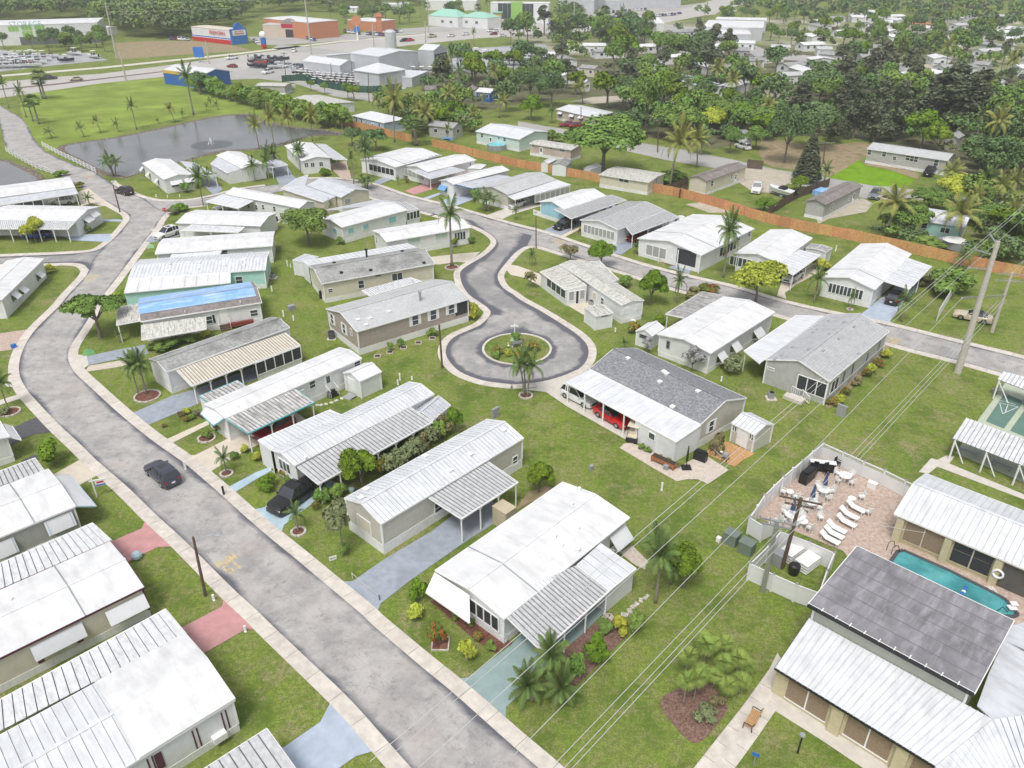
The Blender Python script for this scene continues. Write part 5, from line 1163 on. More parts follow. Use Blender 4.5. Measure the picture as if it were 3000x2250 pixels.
# palms
def frond(L_,droop,n=16,w=.42,up=.35,wid=.06,hang=.45):
 """feather frond along +x: rachis strip and drooping leaflets"""
 pts=[]; wid=.50*L_/n
 for i in range(n+1): t=i/n; pts.append(np.array([L_*t*(1-.3*t*t*droop),0,L_*(up*t*1.7-droop*t*t*1.15)]))
 V=[]
 for i in range(n):
  a,b=pts[i],pts[i+1]; V+=[a+[0,-.03,0],a+[0,.03,0],b+[0,.02,0],b+[0,-.02,0]]
  t=(i+.5)/n; l=w*L_*.42*math.sin(math.pi*min(.97,t*.85+.14))**.7
  for sg in (-1,1):
   for kx in (0,.5):
    o=a+(b-a)*kx; d=np.array([.45,sg*1.,-hang]); d/=np.linalg.norm(d); e=o+d*l; tt=(b-a)/np.linalg.norm(b-a)
    dz=-.1*l-rng.uniform(0,.35)*l; V+=[o-tt*wid*.4,o+tt*wid*.6,e+tt*wid*.3+[0,0,dz],e-tt*wid*.1+[0,0,dz]]
 return np.array(V)
def palm_heads(nf,L_,z,el0=-.5,el1=1.2,**k):
 out=[]
 for i in range(nf):
  el=el0+(el1-el0)*(i/nf)**1.0; az=i*2.399+rng.uniform(-.2,.2); f=frond(L_*rng.uniform(.85,1.1),.75-.35*el+rng.uniform(-.1,.1),up=.25+.45*max(0,el),**k)
  ce,se=math.cos(el*.6),math.sin(el*.6); x=f[:,0]*ce-f[:,2]*se; zz=f[:,0]*se+f[:,2]*ce; f=np.stack([x,f[:,1],zz],1)
  ca,sa=math.cos(az),math.sin(az); out.append(np.stack([f[:,0]*ca-f[:,1]*sa,f[:,0]*sa+f[:,1]*ca,f[:,2]+z],1))
 return out
def palm_trunk(hgt,r,bend=0,bulge=1.,n=8):
 b=MB(); b.tube([(bend*(t*t),0,hgt*t-.05) for t in (0,.15,.35,.55,.75,.92,1)],[r*1.5,r*1.1*bulge,r,r*.9,r*.85,r*.8,r*.75],n); return b
def mesh_of(b,m,name='trunk'):
 me=bpy.data.meshes.new(name); me.from_pydata(b.v,[],b.f); me.materials.append(m); me.polygons.foreach_set('use_smooth',[True]*len(me.polygons)); return me
M_shaft=mat('green_crownshaft',(.16,.22,.07),.5,.1,2)
def reg_palm(kind,hgt,nf,L_,mt,r=.14,bend=0,far=False,variants=2,shaft=False,tm=None,heads=None,**k):
 for v in range(variants):
  parts=[];
  hs=heads or [(0,0,1.,0)]
  for (hx,hy,hh,bd) in hs:
   tb=palm_trunk(hgt*hh,r,bend or bd); cxy=(bend or bd); ang=math.atan2(hy,hx) if (hx or hy) else 0
   tb.v=[(x*math.cos(ang)-y*math.sin(ang)+hx*.2,x*math.sin(ang)+y*math.cos(ang)+hy*.2,z) for x,y,z in tb.v]
   parts.append(('trunk',mesh_of(tb,tm or M_palmtrunk)))
   tx,ty=cxy*math.cos(ang)+hx*.2,cxy*math.sin(ang)+hy*.2
   if shaft: s=MB().tube([(tx,ty,hgt*hh-.1),(tx,ty,hgt*hh+.35),(tx,ty,hgt*hh+.8)],[r*.95,r*1.0,r*.5],7); parts.append(('crownshaft',mesh_of(s,M_shaft,'crownshaft')))
   fr=palm_heads(nf,L_,hgt*hh+(.7 if shaft else 0),**k)
   fr=[f+np.array([tx,ty,0]) for f in fr]
   if far: parts.append(('crown',np_mesh('crown',np.concatenate(fr),mt)))
   else: parts+=[('frond',np_mesh('frond',f,mt)) for f in fr]
  reg(kind,parts,hgt+L_*.35,L_*.85)
reg_palm('queen',5.6,24,2.9,L_palm,r=.13); reg_palm('royal',7.,15,2.9,L_palm,r=.19,shaft=True,bend=0)
reg_palm('coconut',7.5,20,4.2,L_palmy,r=.16,bend=.9);
reg_palm('adonidia',3.2,10,1.7,L_palm,r=.08,heads=[(1,.3,1,.5),(-.8,.6,.92,.45),(.1,-1,.85,.4)],hang=.3,variants=1)
reg_palm('pygmy',1.2,26,1.15,L_palm,r=.08,heads=[(3.2,.6,1.25,.2),(-2.6,2.,.85,.2),(-.5,-3.0,.9,.2)],hang=.5,variants=1,n=20)
PROTO['pygmy'][0]=(PROTO['pygmy'][0][0],1.9,1.6)
reg_palm('small_palm',1.9,12,1.3,L_palm,r=.07,hang=.35)
reg_palm('far_palm',8.,14,2.9,L_palm,r=.17,far=True,variants=3); reg_palm('far_coconut',8.,18,4.,L_palmy,r=.16,bend=1.,far=True)
reg_palm('far_small_palm',2.6,10,1.8,L_palm,r=.09,bend=.4,far=True)
def fans(nf,pet,rad,z,far=False,nseg=13):
 out=[]
 for i in range(nf):
  el=-.7+2.0*(i/nf); az=i*2.399+rng.uniform(-.3,.3); d=np.array([math.cos(el)*math.cos(az),math.cos(el)*math.sin(az),math.sin(el)]); s=np.array([-math.sin(az),math.cos(az),0]); n=np.cross(d,s)
  c=d*pet+np.array([0,0,z]); V=[np.array([0,0,z])-s*.02,np.array([0,0,z])+s*.02,c+s*.02,c-s*.02]
  for k in range(nseg):
   a=-1.35+2.7*k/(nseg-1); e=c+(d*math.cos(a)+s*math.sin(a))*rad*rng.uniform(.85,1.05)+np.array([0,0,-.22*rad]); w=(s*math.cos(a)-d*math.sin(a))*rad*.06
   m_=c+(e-c)*.55+n*.03; V+=[c,m_+w,e,m_-w]
  out.append(np.array(V))
 return out
def reg_fan(kind,hgt,nf,pet,rad,mt,r=.1,far=False,variants=2):
 for v in range(variants):
  parts=[('trunk',mesh_of(palm_trunk(hgt,r,bend=rng.uniform(-.4,.4)*hgt*.12),M_palmtrunk))]; bx=np.array([0,0,0.])
  tb=palm_trunk(hgt,r,0); parts=[('trunk',mesh_of(tb,M_palmtrunk))]
  fr=fans(nf,pet,rad,hgt)
  if far: parts.append(('crown',np_mesh('crown',np.concatenate(fr),mt)))
  else: parts+=[('fan_leaf',np_mesh('fan_leaf',f,mt)) for f in fr]
  reg(kind,parts,hgt+pet*.8,pet+rad*.6)
reg_fan('fan_palm',2.4,14,.16,.72,L_fan,r=.05); reg_fan('sabal',6,26,1.0,1.1,L_palm,r=.2,far=True)
GROUPS={}
def plant_at(kind,loc,h=None,r=None,label='',cat=None,group=None,rz=None,name=None):
 V=PROTO[kind]; parts,ph,pr=V[random.randrange(len(V))]; sz=(h or ph)/ph; sr=(r/pr) if r else sz
 nm=name or ('palm_tree' if ('palm' in kind or kind in('queen','royal','coconut','adonidia','pygmy','sabal')) else ('shrub' if 'shrub' in kind else ('pine_tree' if kind in('pine','conifer','far_pine') else 'tree')))
 t=bpy.data.objects.new(nm,None); t.empty_display_size=.3; col.objects.link(t); t.location=loc; t.rotation_euler=(0,0,random.uniform(0,6.28) if rz is None else rz); t.scale=(sr,sr,sz)
 tag(t,label,cat or {'palm_tree':'palm tree','shrub':'shrub','pine_tree':'pine tree','tree':'tree'}[nm],group)
 for pn,me in parts: o=bpy.data.objects.new(pn,me); col.objects.link(o); o.parent=t
 return t
def T(kind,bx,by,ty,label,rpx=None,group=None,tx=None,cat=None):
 b=G(bx,by,0); ds=(b-CAM).length; h=max(.4,height_at(tx if tx is not None else bx,ty,b)); r=rpx*ds/F if rpx else None
 return plant_at(kind,b,h,r,label,cat,group)
def bed(bx,by,rpx,label,m=None,rim=None,n=14,sq=False):
 """small planting bed: soil disc inside a ring of separate edging stones"""
 b=G(bx,by,0); r=rpx*(b-CAM).length/F; t=thing('planting_bed',label,'planting bed',b)
 MB().tube([(b.x,b.y,.0),(b.x,b.y,.07)],r,14).build('soil',m or M_mulch,t)
 if sq:
  for k in range(4):
   a=k*math.pi/2+.78; c=(b+Vector((math.cos(a)*r*1.35,math.sin(a)*r*1.35,.05))); e=(b+Vector((math.cos(a+math.pi/2)*r*1.35,math.sin(a+math.pi/2)*r*1.35,.05))); MB().bar(c,e,.09,.12).build('edging',rim or M_rock,t)
 else:
  for k in range(n):
   a=2*math.pi*k/n; MB().box(b+Vector((math.cos(a)*r,math.sin(a)*r,0)),2*math.pi*r/n*.9,.2,.14+random.uniform(0,.03),Vector((-math.sin(a),math.cos(a),0))).build('edging_stone',rim or M_rock,t)
# ---- named planting near the camera
T('umbrella',296,986,862,'wide spreading tree with an umbrella crown over the bend of the street',85)
T('queen',430,1150,1040,'bushy palm in a stone ringed bed left of the cream carport',42); bed(432,1158,32,'stone ringed bed with a green ornament under the bushy palm'); T('queen',405,1150,1050,'second bushy palm stem in the stone ringed bed, leaning left',35)
T('queen',24,1192,1092,'young palm leaning over the left edge lawn',32); bed(30,1203,22,'scalloped bed of grey plants beside the leaning palm'); T('shrub_grey',15,1208,1188,'low greyish plants at the foot of the leaning palm',16)
T('shrub',165,1352,1284,'round bright green bush on the lawn above the cream drive',38)
T('small_palm',663,1382,1322,'small palm in a white stone ring beside the pale blue walk',34); bed(663,1386,16,'white stone ring around the small palm by the pale blue walk')
T('shrub',782,1432,1390,'low clipped green mound beside the pale blue walk',28)
T('shrub_dark',687,1342,1316,'little dark bush on the lawn above the small palm',12)
T('shrub_yellow',757,1346,1322,'yellow leaved bush by the front of the long ribbed home',14); T('shrub_maroon',785,1336,1312,'maroon bush at the porch of the long ribbed home',14)
T('shrub_orange',835,1395,1372,'orange croton in the bed by the long ribbed home',17); T('shrub_red',808,1378,1358,'small red flowering bush by the long ribbed home front',14); T('shrub_dark',850,1405,1385,'dark bush at the corner of the truck carport',16)
T('bright',1062,1432,1316,'mango tree with bright new leaves between the two long homes',56)
T('shrub_dark',945,1470,1428,'leafy shrub cluster beside the black pickup',26); T('shrub_dark',985,1455,1412,'taller leafy shrub cluster right of the black pickup',26); T('shrub_red',923,1495,1465,'red bromeliads by the tail of the black pickup',12)
for i,(x,y,k,r) in enumerate([(1120,1390,'shrub_orange',20),(1140,1385,'shrub_grey',26),(1165,1368,'shrub_grey',28),(1192,1352,'shrub_grey',28),(1218,1338,'shrub_grey',28),(1240,1318,'shrub_olive',24),(1262,1303,'shrub_grey',26),(1285,1285,'shrub_dark',24),(1300,1270,'shrub_olive',22)]):
 T(k,x,y,y-52,['rusty leaved shrub beginning the hedge next to the mango tree','grey green hedge shrub next after the rusty one','thick grey green hedge shrub along the long carport','middle shrub of the hedge below the carport edge','full grey green shrub just past the hedge middle','olive brown shrub in the hedge along the carport','grey green hedge shrub near the gambrel shed','dark green hedge shrub close to the gambrel shed','olive end shrub of the hedge at the gambrel shed'][i],r*1.15,'hedge shrubs beside the long carport')
T('bright',1335,1268,1195,'small weeping bright green tree behind the gambrel shed',30)
T('wispy',1006,1628,1470,'bottlebrush tree with a bare leaning trunk on the front lawn',36); T('shrub_dark',1012,1625,1592,'ferny plants at the foot of the bottlebrush tree',18)
T('small_palm',873,1553,1488,'small palm in a ring of pinkish stones on the front lawn',36); bed(873,1557,19,'ring of pinkish stones around the small front lawn palm')
T('shrub',1222,1762,1690,'round bright shrub left of the white home front awning',28); T('shrub_yellow',1222,1812,1770,'loose yellow green plant below the round shrub',24)
T('shrub_red',1285,1886,1822,'red hibiscus bush in a square wire edged bed',27); bed(1288,1886,24,'square edged bed around the red hibiscus',sq=True,n=4)
T('shrub_yellow',1367,1932,1876,'pale yellow croton on a small mulch spot',24); T('shrub_red',1402,1876,1850,'reddish croton in the porch mulch bed',15); T('shrub_dark',1437,1902,1876,'green croton at the end of the porch mulch bed',16); T('shrub_dark',1380,1833,1812,'green shrub beneath the tilted front awning',12); T('shrub_dark',1336,1815,1793,'low plant in the narrow mulch strip under the awning',12)
T('bright',1578,1442,1362,'round ball shaped tree on bare soil between two homes',47)
T('shrub',1747,1942,1862,'big bright shrub in the brown mulch bed beside the ribbed carport',34); T('shrub_dark',1686,1988,1915,'upright shrub at the near end of the brown mulch bed',26); T('shrub_dark',1858,1852,1795,'dense round shrub beside the white stones',24); T('shrub_yellow',1812,1858,1812,'yellow crinum plant in the mulch bed',24); T('shrub_dark',1768,1852,1822,'green groundcover shrub by the carport post',24)
plant_at('pygmy',G(1595,2035),3.0,2.5,'clump of pygmy date palms with drooping fronds beside the sea green drive')
T('queen',1918,1768,1600,'date palm with a rough trunk and hanging fronds right of the white home',60); T('queen',1915,1640,1560,'shorter feathery palm behind the rough trunked palm',48); T('queen',1962,1712,1648,'young feathery palm leaning toward the bushy tree',44); T('bright',2000,1722,1612,'bushy bright tree joined to the feathery palms',58)
for i,(x,y,ty) in enumerate([(1998,2066,1985),(2004,1985,1912),(2052,1975,1880),(2048,1912,1860),(2114,1920,1876),(2110,2000,1932),(2028,2060,1975),(2150,1995,1920),(2178,1985,1942),(2085,2020,1972),(2122,2060,2000),(2160,2035,1985),(2040,2035,1960),(2075,1930,1880)]):
 T('fan_palm',x,y,ty,['slender fan palm at the left edge of the round mulch bed','tall fan palm rising behind the left edge one','leaning fan palm in the middle of the mulch bed clump','thin fan palm at the back left of the clump','fan palm at the back right of the mulch bed clump','fan palm with a thick dark trunk in the clump centre','double headed fan palm over the mulch','fan palm on the right side of the clump','rightmost fan palm of the mulch bed clump','short fan palm low in the clump centre','bushy fan palm at the right front of the mulch','small fan palm near the concrete walk','fan palm with a bright head left of centre','highest fan palm head at the back of the clump'][i],21,'fan palms around the round mulch bed')
T('shrub_grey',2060,2110,2078,'dry grey brush heaped on the mulch bed',30); T('bare',2090,2085,2045,'leafless grey twigs under the fan palms',24)
# planting near the court and island
T('adonidia',1540,1160,1038,'three trunked palm in a ring bed at the edge of the turning circle',46); bed(1540,1160,19,'ring bed of brown edging around the three trunked palm')
for a in ((1456,1040,1012,'shrub_orange','orange flowering bush on the round island, left',15),(1562,1028,1002,'shrub_orange','orange flowering bush on the round island, right',22),(1525,1055,1030,'shrub_orange','rusty bush in front of the island',18),(1450,1052,1030,'shrub_dark','green bush under the left orange flowers',14),(1510,1000,975,'shrub_dark','dark shrub at the back of the round island',16),(1490,1045,1022,'shrub_yellow','small light bush in the island middle',10)): T(a[3],a[0],a[1],a[2],a[4],a[5])
T('royal',1325,780,622,'tall straight palm in a red mulch ring at the court bend',46); bed(1325,784,19,'red mulch ring with a white rim under the tall straight palm')
T('broad',906,716,612,'dense small leaved tree on the lawn between the white homes',62)
T('shrub_dark',1000,708,690,'low shrub behind the dense lawn tree',12)
T('shrub_dark',1000,715,697,'dark round shrub by the home with sage panels',12)
T('shrub_dark',1380,712,690,'dark clipped ball beside the screened porch',13); T('shrub',1338,722,698,'round green ball shrub at the bright roofed home corner',13)
T('shrub_yellow',1387,935,890,'yellow leaved bush at the taupe home porch',18); T('shrub_grey',1283,880,848,'pale shrub by the cream home corner',14)
for i,x in enumerate([(1268,985),(1176,1015),(1143,1027)]): T('shrub_dark',x[0],x[1],x[1]-25,['largest young shrub of the square bed row','middle young shrub of the square bed row','young shrub in the second square bed'][i],16 if i==0 else 11)
for i,x in enumerate([(1106,1043),(1143,1031),(1183,1018),(1226,1004),(1267,991)]): bed(x[0],x[1],9,['first small square bed with dark soil, nearest the white shed','second small square bed below the taupe home','third small square bed below the taupe home','fourth small square bed holding a white stone','last small square bed next to the wooden pole'][i],m=mat('dark_soil',(.05,.035,.025),.95),sq=True,rim=M_cpaver)
T('bright',1762,782,712,'bright bushy tree at the court corner by the north street',40); T('bare',1672,762,718,'thorny brownish shrub beside the bright bushy tree',34); T('small_palm',1560,778,738,'dark spiky palm shrub on the corner lawn',20); T('bare',1552,842,798,'leafless pale shrub by the paved corner drive',24)
T('bright',1906,896,798,'open branched tree with big bright leaves on the corner lot',48); T('small_palm',1984,890,808,'light green young palm beside the open branched tree',30); T('shrub_dark',1830,842,805,'dark green clipped hedge block behind the weathered home',20); T('shrub_red',2065,862,830,'red bougainvillea by the north street',34); T('shrub_olive',2030,870,845,'weedy olive shrub left of the bougainvillea',30)
T('yellow',2214,890,770,'round light green tree in front of the porch gable home',72)
T('queen',2120,815,655,'tall thin trunked palm in front of the wide white home',42); T('small_palm',2385,888,803,'pale trunked young palm left of the ramp home',34); T('small_palm',2490,910,862,'tiny bottle palm in a white ring by the ramp',16); bed(2490,911,7,'small white ring around the bottle palm'); T('small_palm',2642,945,868,'yellowing young palm beside the pale blue drive',34)
T('shrub',1932,950,925,'lime green mound behind the rounded shed',18); T('shrub_orange',1860,975,945,'orange brown shrub left of the rounded shed',20); T('blossom',2027,1090,1020,'white flowering bush behind the bright roofed home',34); T('blossom',1895,1035,990,'small white flowering bush by the rounded shed',20)
T('shrub_grey',2145,1092,1045,'straggly shrub at the side of the bright roofed home',34); T('small_palm',1828,1028,998,'spiky low palm behind the shingle home',22)
T('shrub_olive',2104,1325,1268,'olive shrub in the orange gravel bed beside the shed',26)
for i,(x,y,k) in enumerate([(1879,1318,'shrub_dark'),(1897,1328,'shrub_dark'),(1930,1350,'shrub_grey'),(1955,1360,'shrub_dark'),(1980,1372,'shrub_grey')]): T(k,x,y,y-17,['first low succulent by the golf cart carport wall','dark succulent clump along the carport wall','grey plant in the wooden planter box','green herb in the wooden planter box','small sprawling plant past the planter box'][i],11)
for i,(x,y,k) in enumerate([(2598,1052,'shrub_yellow'),(2570,1078,'shrub_red'),(2552,1092,'shrub_yellow'),(2535,1108,'shrub_red'),(2505,1132,'shrub_olive'),(2472,1162,'shrub_red'),(2455,1180,'shrub_yellow'),(2438,1190,'shrub_orange')]): T(k,x,y,y-24,['yellow croton nearest the street in the long side bed','red bush below the first yellow croton','second yellow croton of the long side bed','large red bush in the long side bed','olive bush in the middle of the long side bed','red bush toward the near end of the side bed','yellow plant beside the last bush of the side bed','orange bush at the porch corner end of the side bed'][i],15,'bushes in the bed along the grey shingle home')
T('shrub_dark',2790,870,790,'dark bushy clump by the right end of the cedar fence',55); T('shrub_olive',2715,845,815,'tangled shrubs behind the ramp home carport',24); T('shrub_yellow',2400,790,760,'rusty yellow shrub beside the striped lean-to shed',26)
T('shrub_dark',550,560,530,'bushy plants under the white side awnings by the pond home',16); T('small_palm',615,545,500,'palm bush at the carport of the pond home',28); T('queen',598,600,500,'slim palm with a yellow skirt on the north street kerb',26)
T('shrub',533,615,592,'palm like shrub by the stop sign',22); T('shrub_grey',510,625,605,'pale shrub beneath the stop sign',18)
T('adonidia',337,512,455,'pair of slim palms on the pond bank by the street',28); T('small_palm',265,598,568,'low palm by the brick drive near the bend',20); T('shrub',180,510,496,'palm fronds at the roof corner beside the bridge fence',18); T('shrub_orange',236,545,528,'orange shrub at the screened lanai corner',12)
T('yellow',105,703,635,'ponytail tree with yellow green tufts in front of the ribbed carport',30); T('shrub_yellow',152,795,768,'yellow flowering shrub at the white home end',14)
T('shrub_dark',250,678,655,'low hedge beneath the two white awnings',18)
for i,(x,y,ty) in enumerate([(803,497,430),(790,520,455),(750,530,470)]): T('small_palm' if i else 'adonidia',x,y,ty,['palm cluster beside the second pond home carport','light green palm on the corner by the second pond home','bushy fern palm at the corner near the white drive'][i],26)
T('queen',884,500,428,'palm with hanging fronds in front of the paired window home',26); T('shrub',955,512,490,'bright shrub at the paired window home porch',18)
T('far_palm',1039,536,452,'slim palm on the green bank near the cedar fence',22); T('queen',1079,522,420,'grey trunked palm by the dark screened porch home',28)
T('adonidia',1075,552,520,'twin small palms on the kerb corner of the north street',30); T('adonidia',1427,618,568,'palm cluster in front of the beige shingle roof home',34); T('small_palm',1168,540,518,'dwarf palm on the little lawn by the pink drive',10); T('shrub_orange',1193,535,520,'rust coloured bush by the bowed home',9); T('shrub_dark',1390,592,552,'climbing hedge at the blue trimmed carport',14)
T('small_palm',1512,642,610,'tiny palm in a white ring by the white car',16); T('shrub_dark',1880,735,702,'bush at the corner of the curtained porch',14); T('small_palm',1864,745,718,'short palm beside the walkway of the wide home',18); T('shrub_maroon',2115,760,730,'maroon bush along the wide home carport',14)
for i in range(7): x=1705+i*15; y=678+i*5.5; T('shrub_yellow',x,y,y-14,'yellow green bush in the flower bed row before the curtained bay windows',9,'flower bed row before the curtained bay windows')
for i in range(6): x=1895+i*17; y=742+i*6.5; T('shrub_grey',x,y,y-12,'small bush in the mulch strip below the curtained porch',9,'small bushes below the curtained porch')
for i in range(5): x=1088+i*12; y=500+i*3; T('shrub_dark',x,y,y-10,'low shrub in the row beneath the dark screened porch',7,'low shrubs beneath the dark screened porch')
T('shrub_magenta',865,575,558,'left magenta bougainvillea against the pale grey double home',13); T('shrub_magenta',912,588,572,'right magenta bougainvillea against the pale grey double home',12); T('shrub_dark',948,620,606,'clipped shrub at the grey double home corner',14); T('small_palm',972,622,590,'brownish cycad by the clipped shrub',12)
T('shrub_magenta',480,1248,1238,'magenta flower clump on the small lawn by the street',7)
fl=['shrub_magenta','shrub_yellow','shrub_dark','shrub_grey','shrub_red','shrub_maroon']
for i,(x,y) in enumerate([(532,1218),(548,1208),(560,1225),(576,1214),(545,1232),(590,1222)]): T(fl[i],x,y,y-17,['magenta','yellow','dark green','grey','red','maroon'][i]+' plant in the crowded flower garden beside the cream walk',11,'plants in the crowded flower garden')
bed(605,1282,22,'oval bed with a figure and plants on the red car home lawn'); T('shrub_dark',605,1282,1258,'dark plant in the oval bed by the red car home',15); T('shrub_yellow',655,1268,1240,'yellow bromeliad at the red car home corner',12); T('shrub_red',640,1262,1235,'red bromeliad at the red car home corner',12)
T('shrub_yellow',720,1320,1298,'yellow agave in a stone edge by the cream drive',12)
T('shrub_dark',462,1025,1000,'long hedge bush beside the grey roofed home',28); T('shrub_dark',510,1015,990,'hedge bush in the middle of the tarp home side bed',24); T('shrub_dark',552,1002,982,'hedge bush at the far end of the tarp home side bed',22); T('shrub_yellow',606,985,962,'yellow bromeliads by the tarp home steps',14); T('small_palm',352,1000,968,'low palm at the tarp home porch',16)
for i,(x,y) in enumerate([(360,872),(385,865),(405,862),(345,880)]): T('shrub_yellow' if i%2 else 'shrub',x,y,y-26,['bright palm thicket at the mint home corner, left end','yellow palm thicket at the mint home corner','palm thicket behind the tarp home porch','lowest clump of the mint home palm thicket'][i],24)
T('shrub_orange',893,805,790,'orange yellow bush behind the stove pipe home',9)
# row of palms on the far field and pond shore
for i,(k,x,y,ty,r) in enumerate([('far_palm',403,376,295,18),('far_palm',570,334,203,30),('far_coconut',514,356,305,20),('far_coconut',298,386,342,20),('far_small_palm',249,397,360,18),('far_small_palm',351,383,352,14),('far_small_palm',468,359,345,9),('far_small_palm',156,400,374,20),('sabal',136,285,205,20),('sabal',128,284,225,16),('far_palm',30,312,228,16),('far_palm',80,339,251,18),('sabal',117,359,278,18),('sabal',100,350,290,14),('far_small_palm',620,312,288,12),('far_small_palm',642,319,296,12),('far_small_palm',608,319,302,10),('far_small_palm',540,343,322,12)]):
 T(k,x,y,ty,['tall palm with a drooping head in the middle of the mown field','tallest palm with a pale trunk by the right side of the mown field','stout coconut palm near the pond bank right of centre','coconut palm near the pond bank left of centre','three stemmed small palm on the mown field','small thin palm left of the drooping head palm','tiny young palm on the mown field','low spreading palm near the bridge fence','tall cabbage palm at the highway edge of the field','shorter twin of the tall cabbage palm','palm at the far left edge of the entrance road','second palm along the entrance road','bushy cabbage palm by the entrance road bend','slim cabbage palm behind the bushy one','first small palm near the hedge corner','second small palm near the hedge corner','smallest palm near the hedge corner','small palm right of the stout coconut palm'][i],r)
for i,(x,y,ty) in enumerate([(762,434,348),(806,427,325),(860,417,328),(918,412,322)]): T('coconut',x,y,ty,['leftmost coconut palm standing on the pond shore','second coconut palm from the left on the pond shore','third coconut palm from the left on the pond shore','rightmost coconut palm standing on the pond shore'][i],27,'coconut palms on the near pond shore')
# areca hedge behind the pond
for i in range(26):
 t=i/25; x=575+(1005-575)*t; y=262+(378-262)*t+random.uniform(-2,2); b=G(x,y); plant_at('shrub_dark' if i%4 else 'shrub',b,random.uniform(4.6,6.),random.uniform(2.8,3.6),'feathery clump in the long areca palm hedge behind the pond','hedge','long areca palm hedge behind the pond',name='hedge_clump')
T('far_dark',590,275,205,'big dark tree beside the tallest field palm',26)
# trees by the fence and in the trailer park, hand placed
for a in [('oak',1035,425,368,30,'dark round tree left of the green bank'),('oak',1105,440,370,42,'dark leaning tree right of its twin on the green bank'),('wispy',1075,500,402,26,'feathery grey pine by the screened porch home'),
 ('coconut',1159,415,268,44,'tall coconut palm in front of the powder blue house'),('coconut',1260,395,318,40,'coconut palm right of the powder blue house'),('sabal',1221,425,352,34,'shaggy cabbage palm with dead skirt at the fence'),('bright',1195,330,272,26,'rounded bright tree behind the powder blue house'),('coconut',1310,330,262,34,'coconut palm beside the small brown roofs'),
 ('far_palm',1315,420,368,16,'slim palm by the low blue tent'),('yellow',1390,345,315,28,'yellow green tree left of the teal house'),('bright',1392,385,350,22,'bright bushy tree close to the teal house'),('far_coconut',1465,345,288,28,'palm with orange fruit stalks behind the teal house'),
 ('broad',1768,505,352,108,'huge spreading shade tree leaning over the cedar fence'),('coconut',1965,548,392,58,'big yellowing coconut palm rising over the cedar fence'),('coconut',2043,492,392,42,'coconut palm by the rail fence yard'),('shrub_dark',1975,540,500,40,'dark hedge mass behind the yellowing coconut palm'),
 ('bright',1558,352,278,36,'tidy round tree on the silver roof house lawn'),('oak',1618,315,208,52,'dense oak left of the silver roof house'),('oak',1555,300,190,55,'broad oak beyond the tidy round tree'),('shrub_dark',1622,416,378,26,'climbing shrub beside the pink trailer'),('small_palm',1618,360,318,20,'small palm on the silver roof house lawn'),
 ('far_coconut',1710,305,248,34,'coconut palm by the sandy lane'),('oak',1835,330,215,42,'tall flat topped pine by the sandy lane'),('broad',1895,380,228,52,'bright tall tree in the middle of the wood'),('oak',1850,400,320,60,'dark tree mass behind the shade tree'),('broad',1990,415,310,65,'wide green tree above the back street'),('yellow',2085,395,320,38,'tree with bronze new leaves above the back street'),('broad',2130,380,300,55,'orange tinged mango tree right of the bronze one'),('broad',2230,400,320,60,'deep green tree mass behind the white camper'),
 ('far_palm',1990,310,218,34,'royal palm before the blue white roof house'),('far_coconut',2105,270,195,34,'coconut palm left of the long white trailer'),('broad',2140,450,378,30,'small street tree with a white ring'),('broad',2215,440,372,32,'street tree beside the parked white vehicle'),('queen',2055,455,400,36,'palm with dry fronds on the back street'),
 ('conifer',2363,535,385,38,'dark cone shaped conifer beside the back street'),('oak',2300,480,305,60,'flat crowned dark pine by the bare yard'),('oak',2380,440,302,70,'broad crowned pine above the cone shaped conifer'),('pine',2440,420,240,36,'tall dark pine left of the pine belt'),('pine',2500,410,225,42,'tall dark pine in the pine belt with a dead grey limb'),('pine',2560,420,215,42,'dark pine in the centre of the pine belt'),('pine',2620,415,225,46,'dark pine in the right of the pine belt'),('pine',2470,360,205,40,'rear pine of the pine belt, left'),('pine',2345,345,235,42,'wide dark pine left of the pine belt'),
 ('pine',2780,375,175,75,'giant dark casuarina tower in the upper right'),('pine',2840,380,195,70,'right half of the giant casuarina stand'),('pine',2735,370,205,60,'left half of the giant casuarina stand'),('bright',2700,440,330,52,'bright layered tree below the giant casuarinas'),('bright',2745,455,370,36,'smaller bright tree right of the layered tree'),
 ('oak',2900,540,390,80,'massive dark oak beside the long grey house'),('oak',2985,560,400,75,'dark oak filling the right edge'),('queen',2875,600,510,36,'grey feathery palm under the massive oak'),('yellow',2795,600,520,52,'lime yellow tree on the lane corner'),('broad',2720,620,560,48,'green bushy tree below the lime yellow tree'),('coconut',2765,560,490,46,'palm leaning over the driveway of the black pickup'),
 ('coconut',2596,700,575,62,'large coconut palm standing against the cedar fence'),('broad',2660,700,600,50,'leafy tree right of the large coconut palm'),('coconut',2806,728,600,62,'wide coconut palm in front of the mint house'),('broad',2930,680,610,52,'orange tinged tree near the big poles'),('broad',2905,610,560,40,'tree between the palm and the oak'),('small_palm',2815,790,745,34,'drooping palms by the fence end'),('shrub_dark',2700,730,690,55,'thicket of bushes behind the fence at the mint house'),
 ('bright',2345,560,520,26,'column shaped bush beside the covered boat'),('shrub',2240,618,582,28,'bright round bush at the trailer yard corner'),('small_palm',2415,545,490,28,'small palm behind the brown roof trailer'),('shrub_dark',1990,570,556,16,'x',0)][:-1]:
 T(a[0],a[1],a[2],a[3],a[5],a[4])
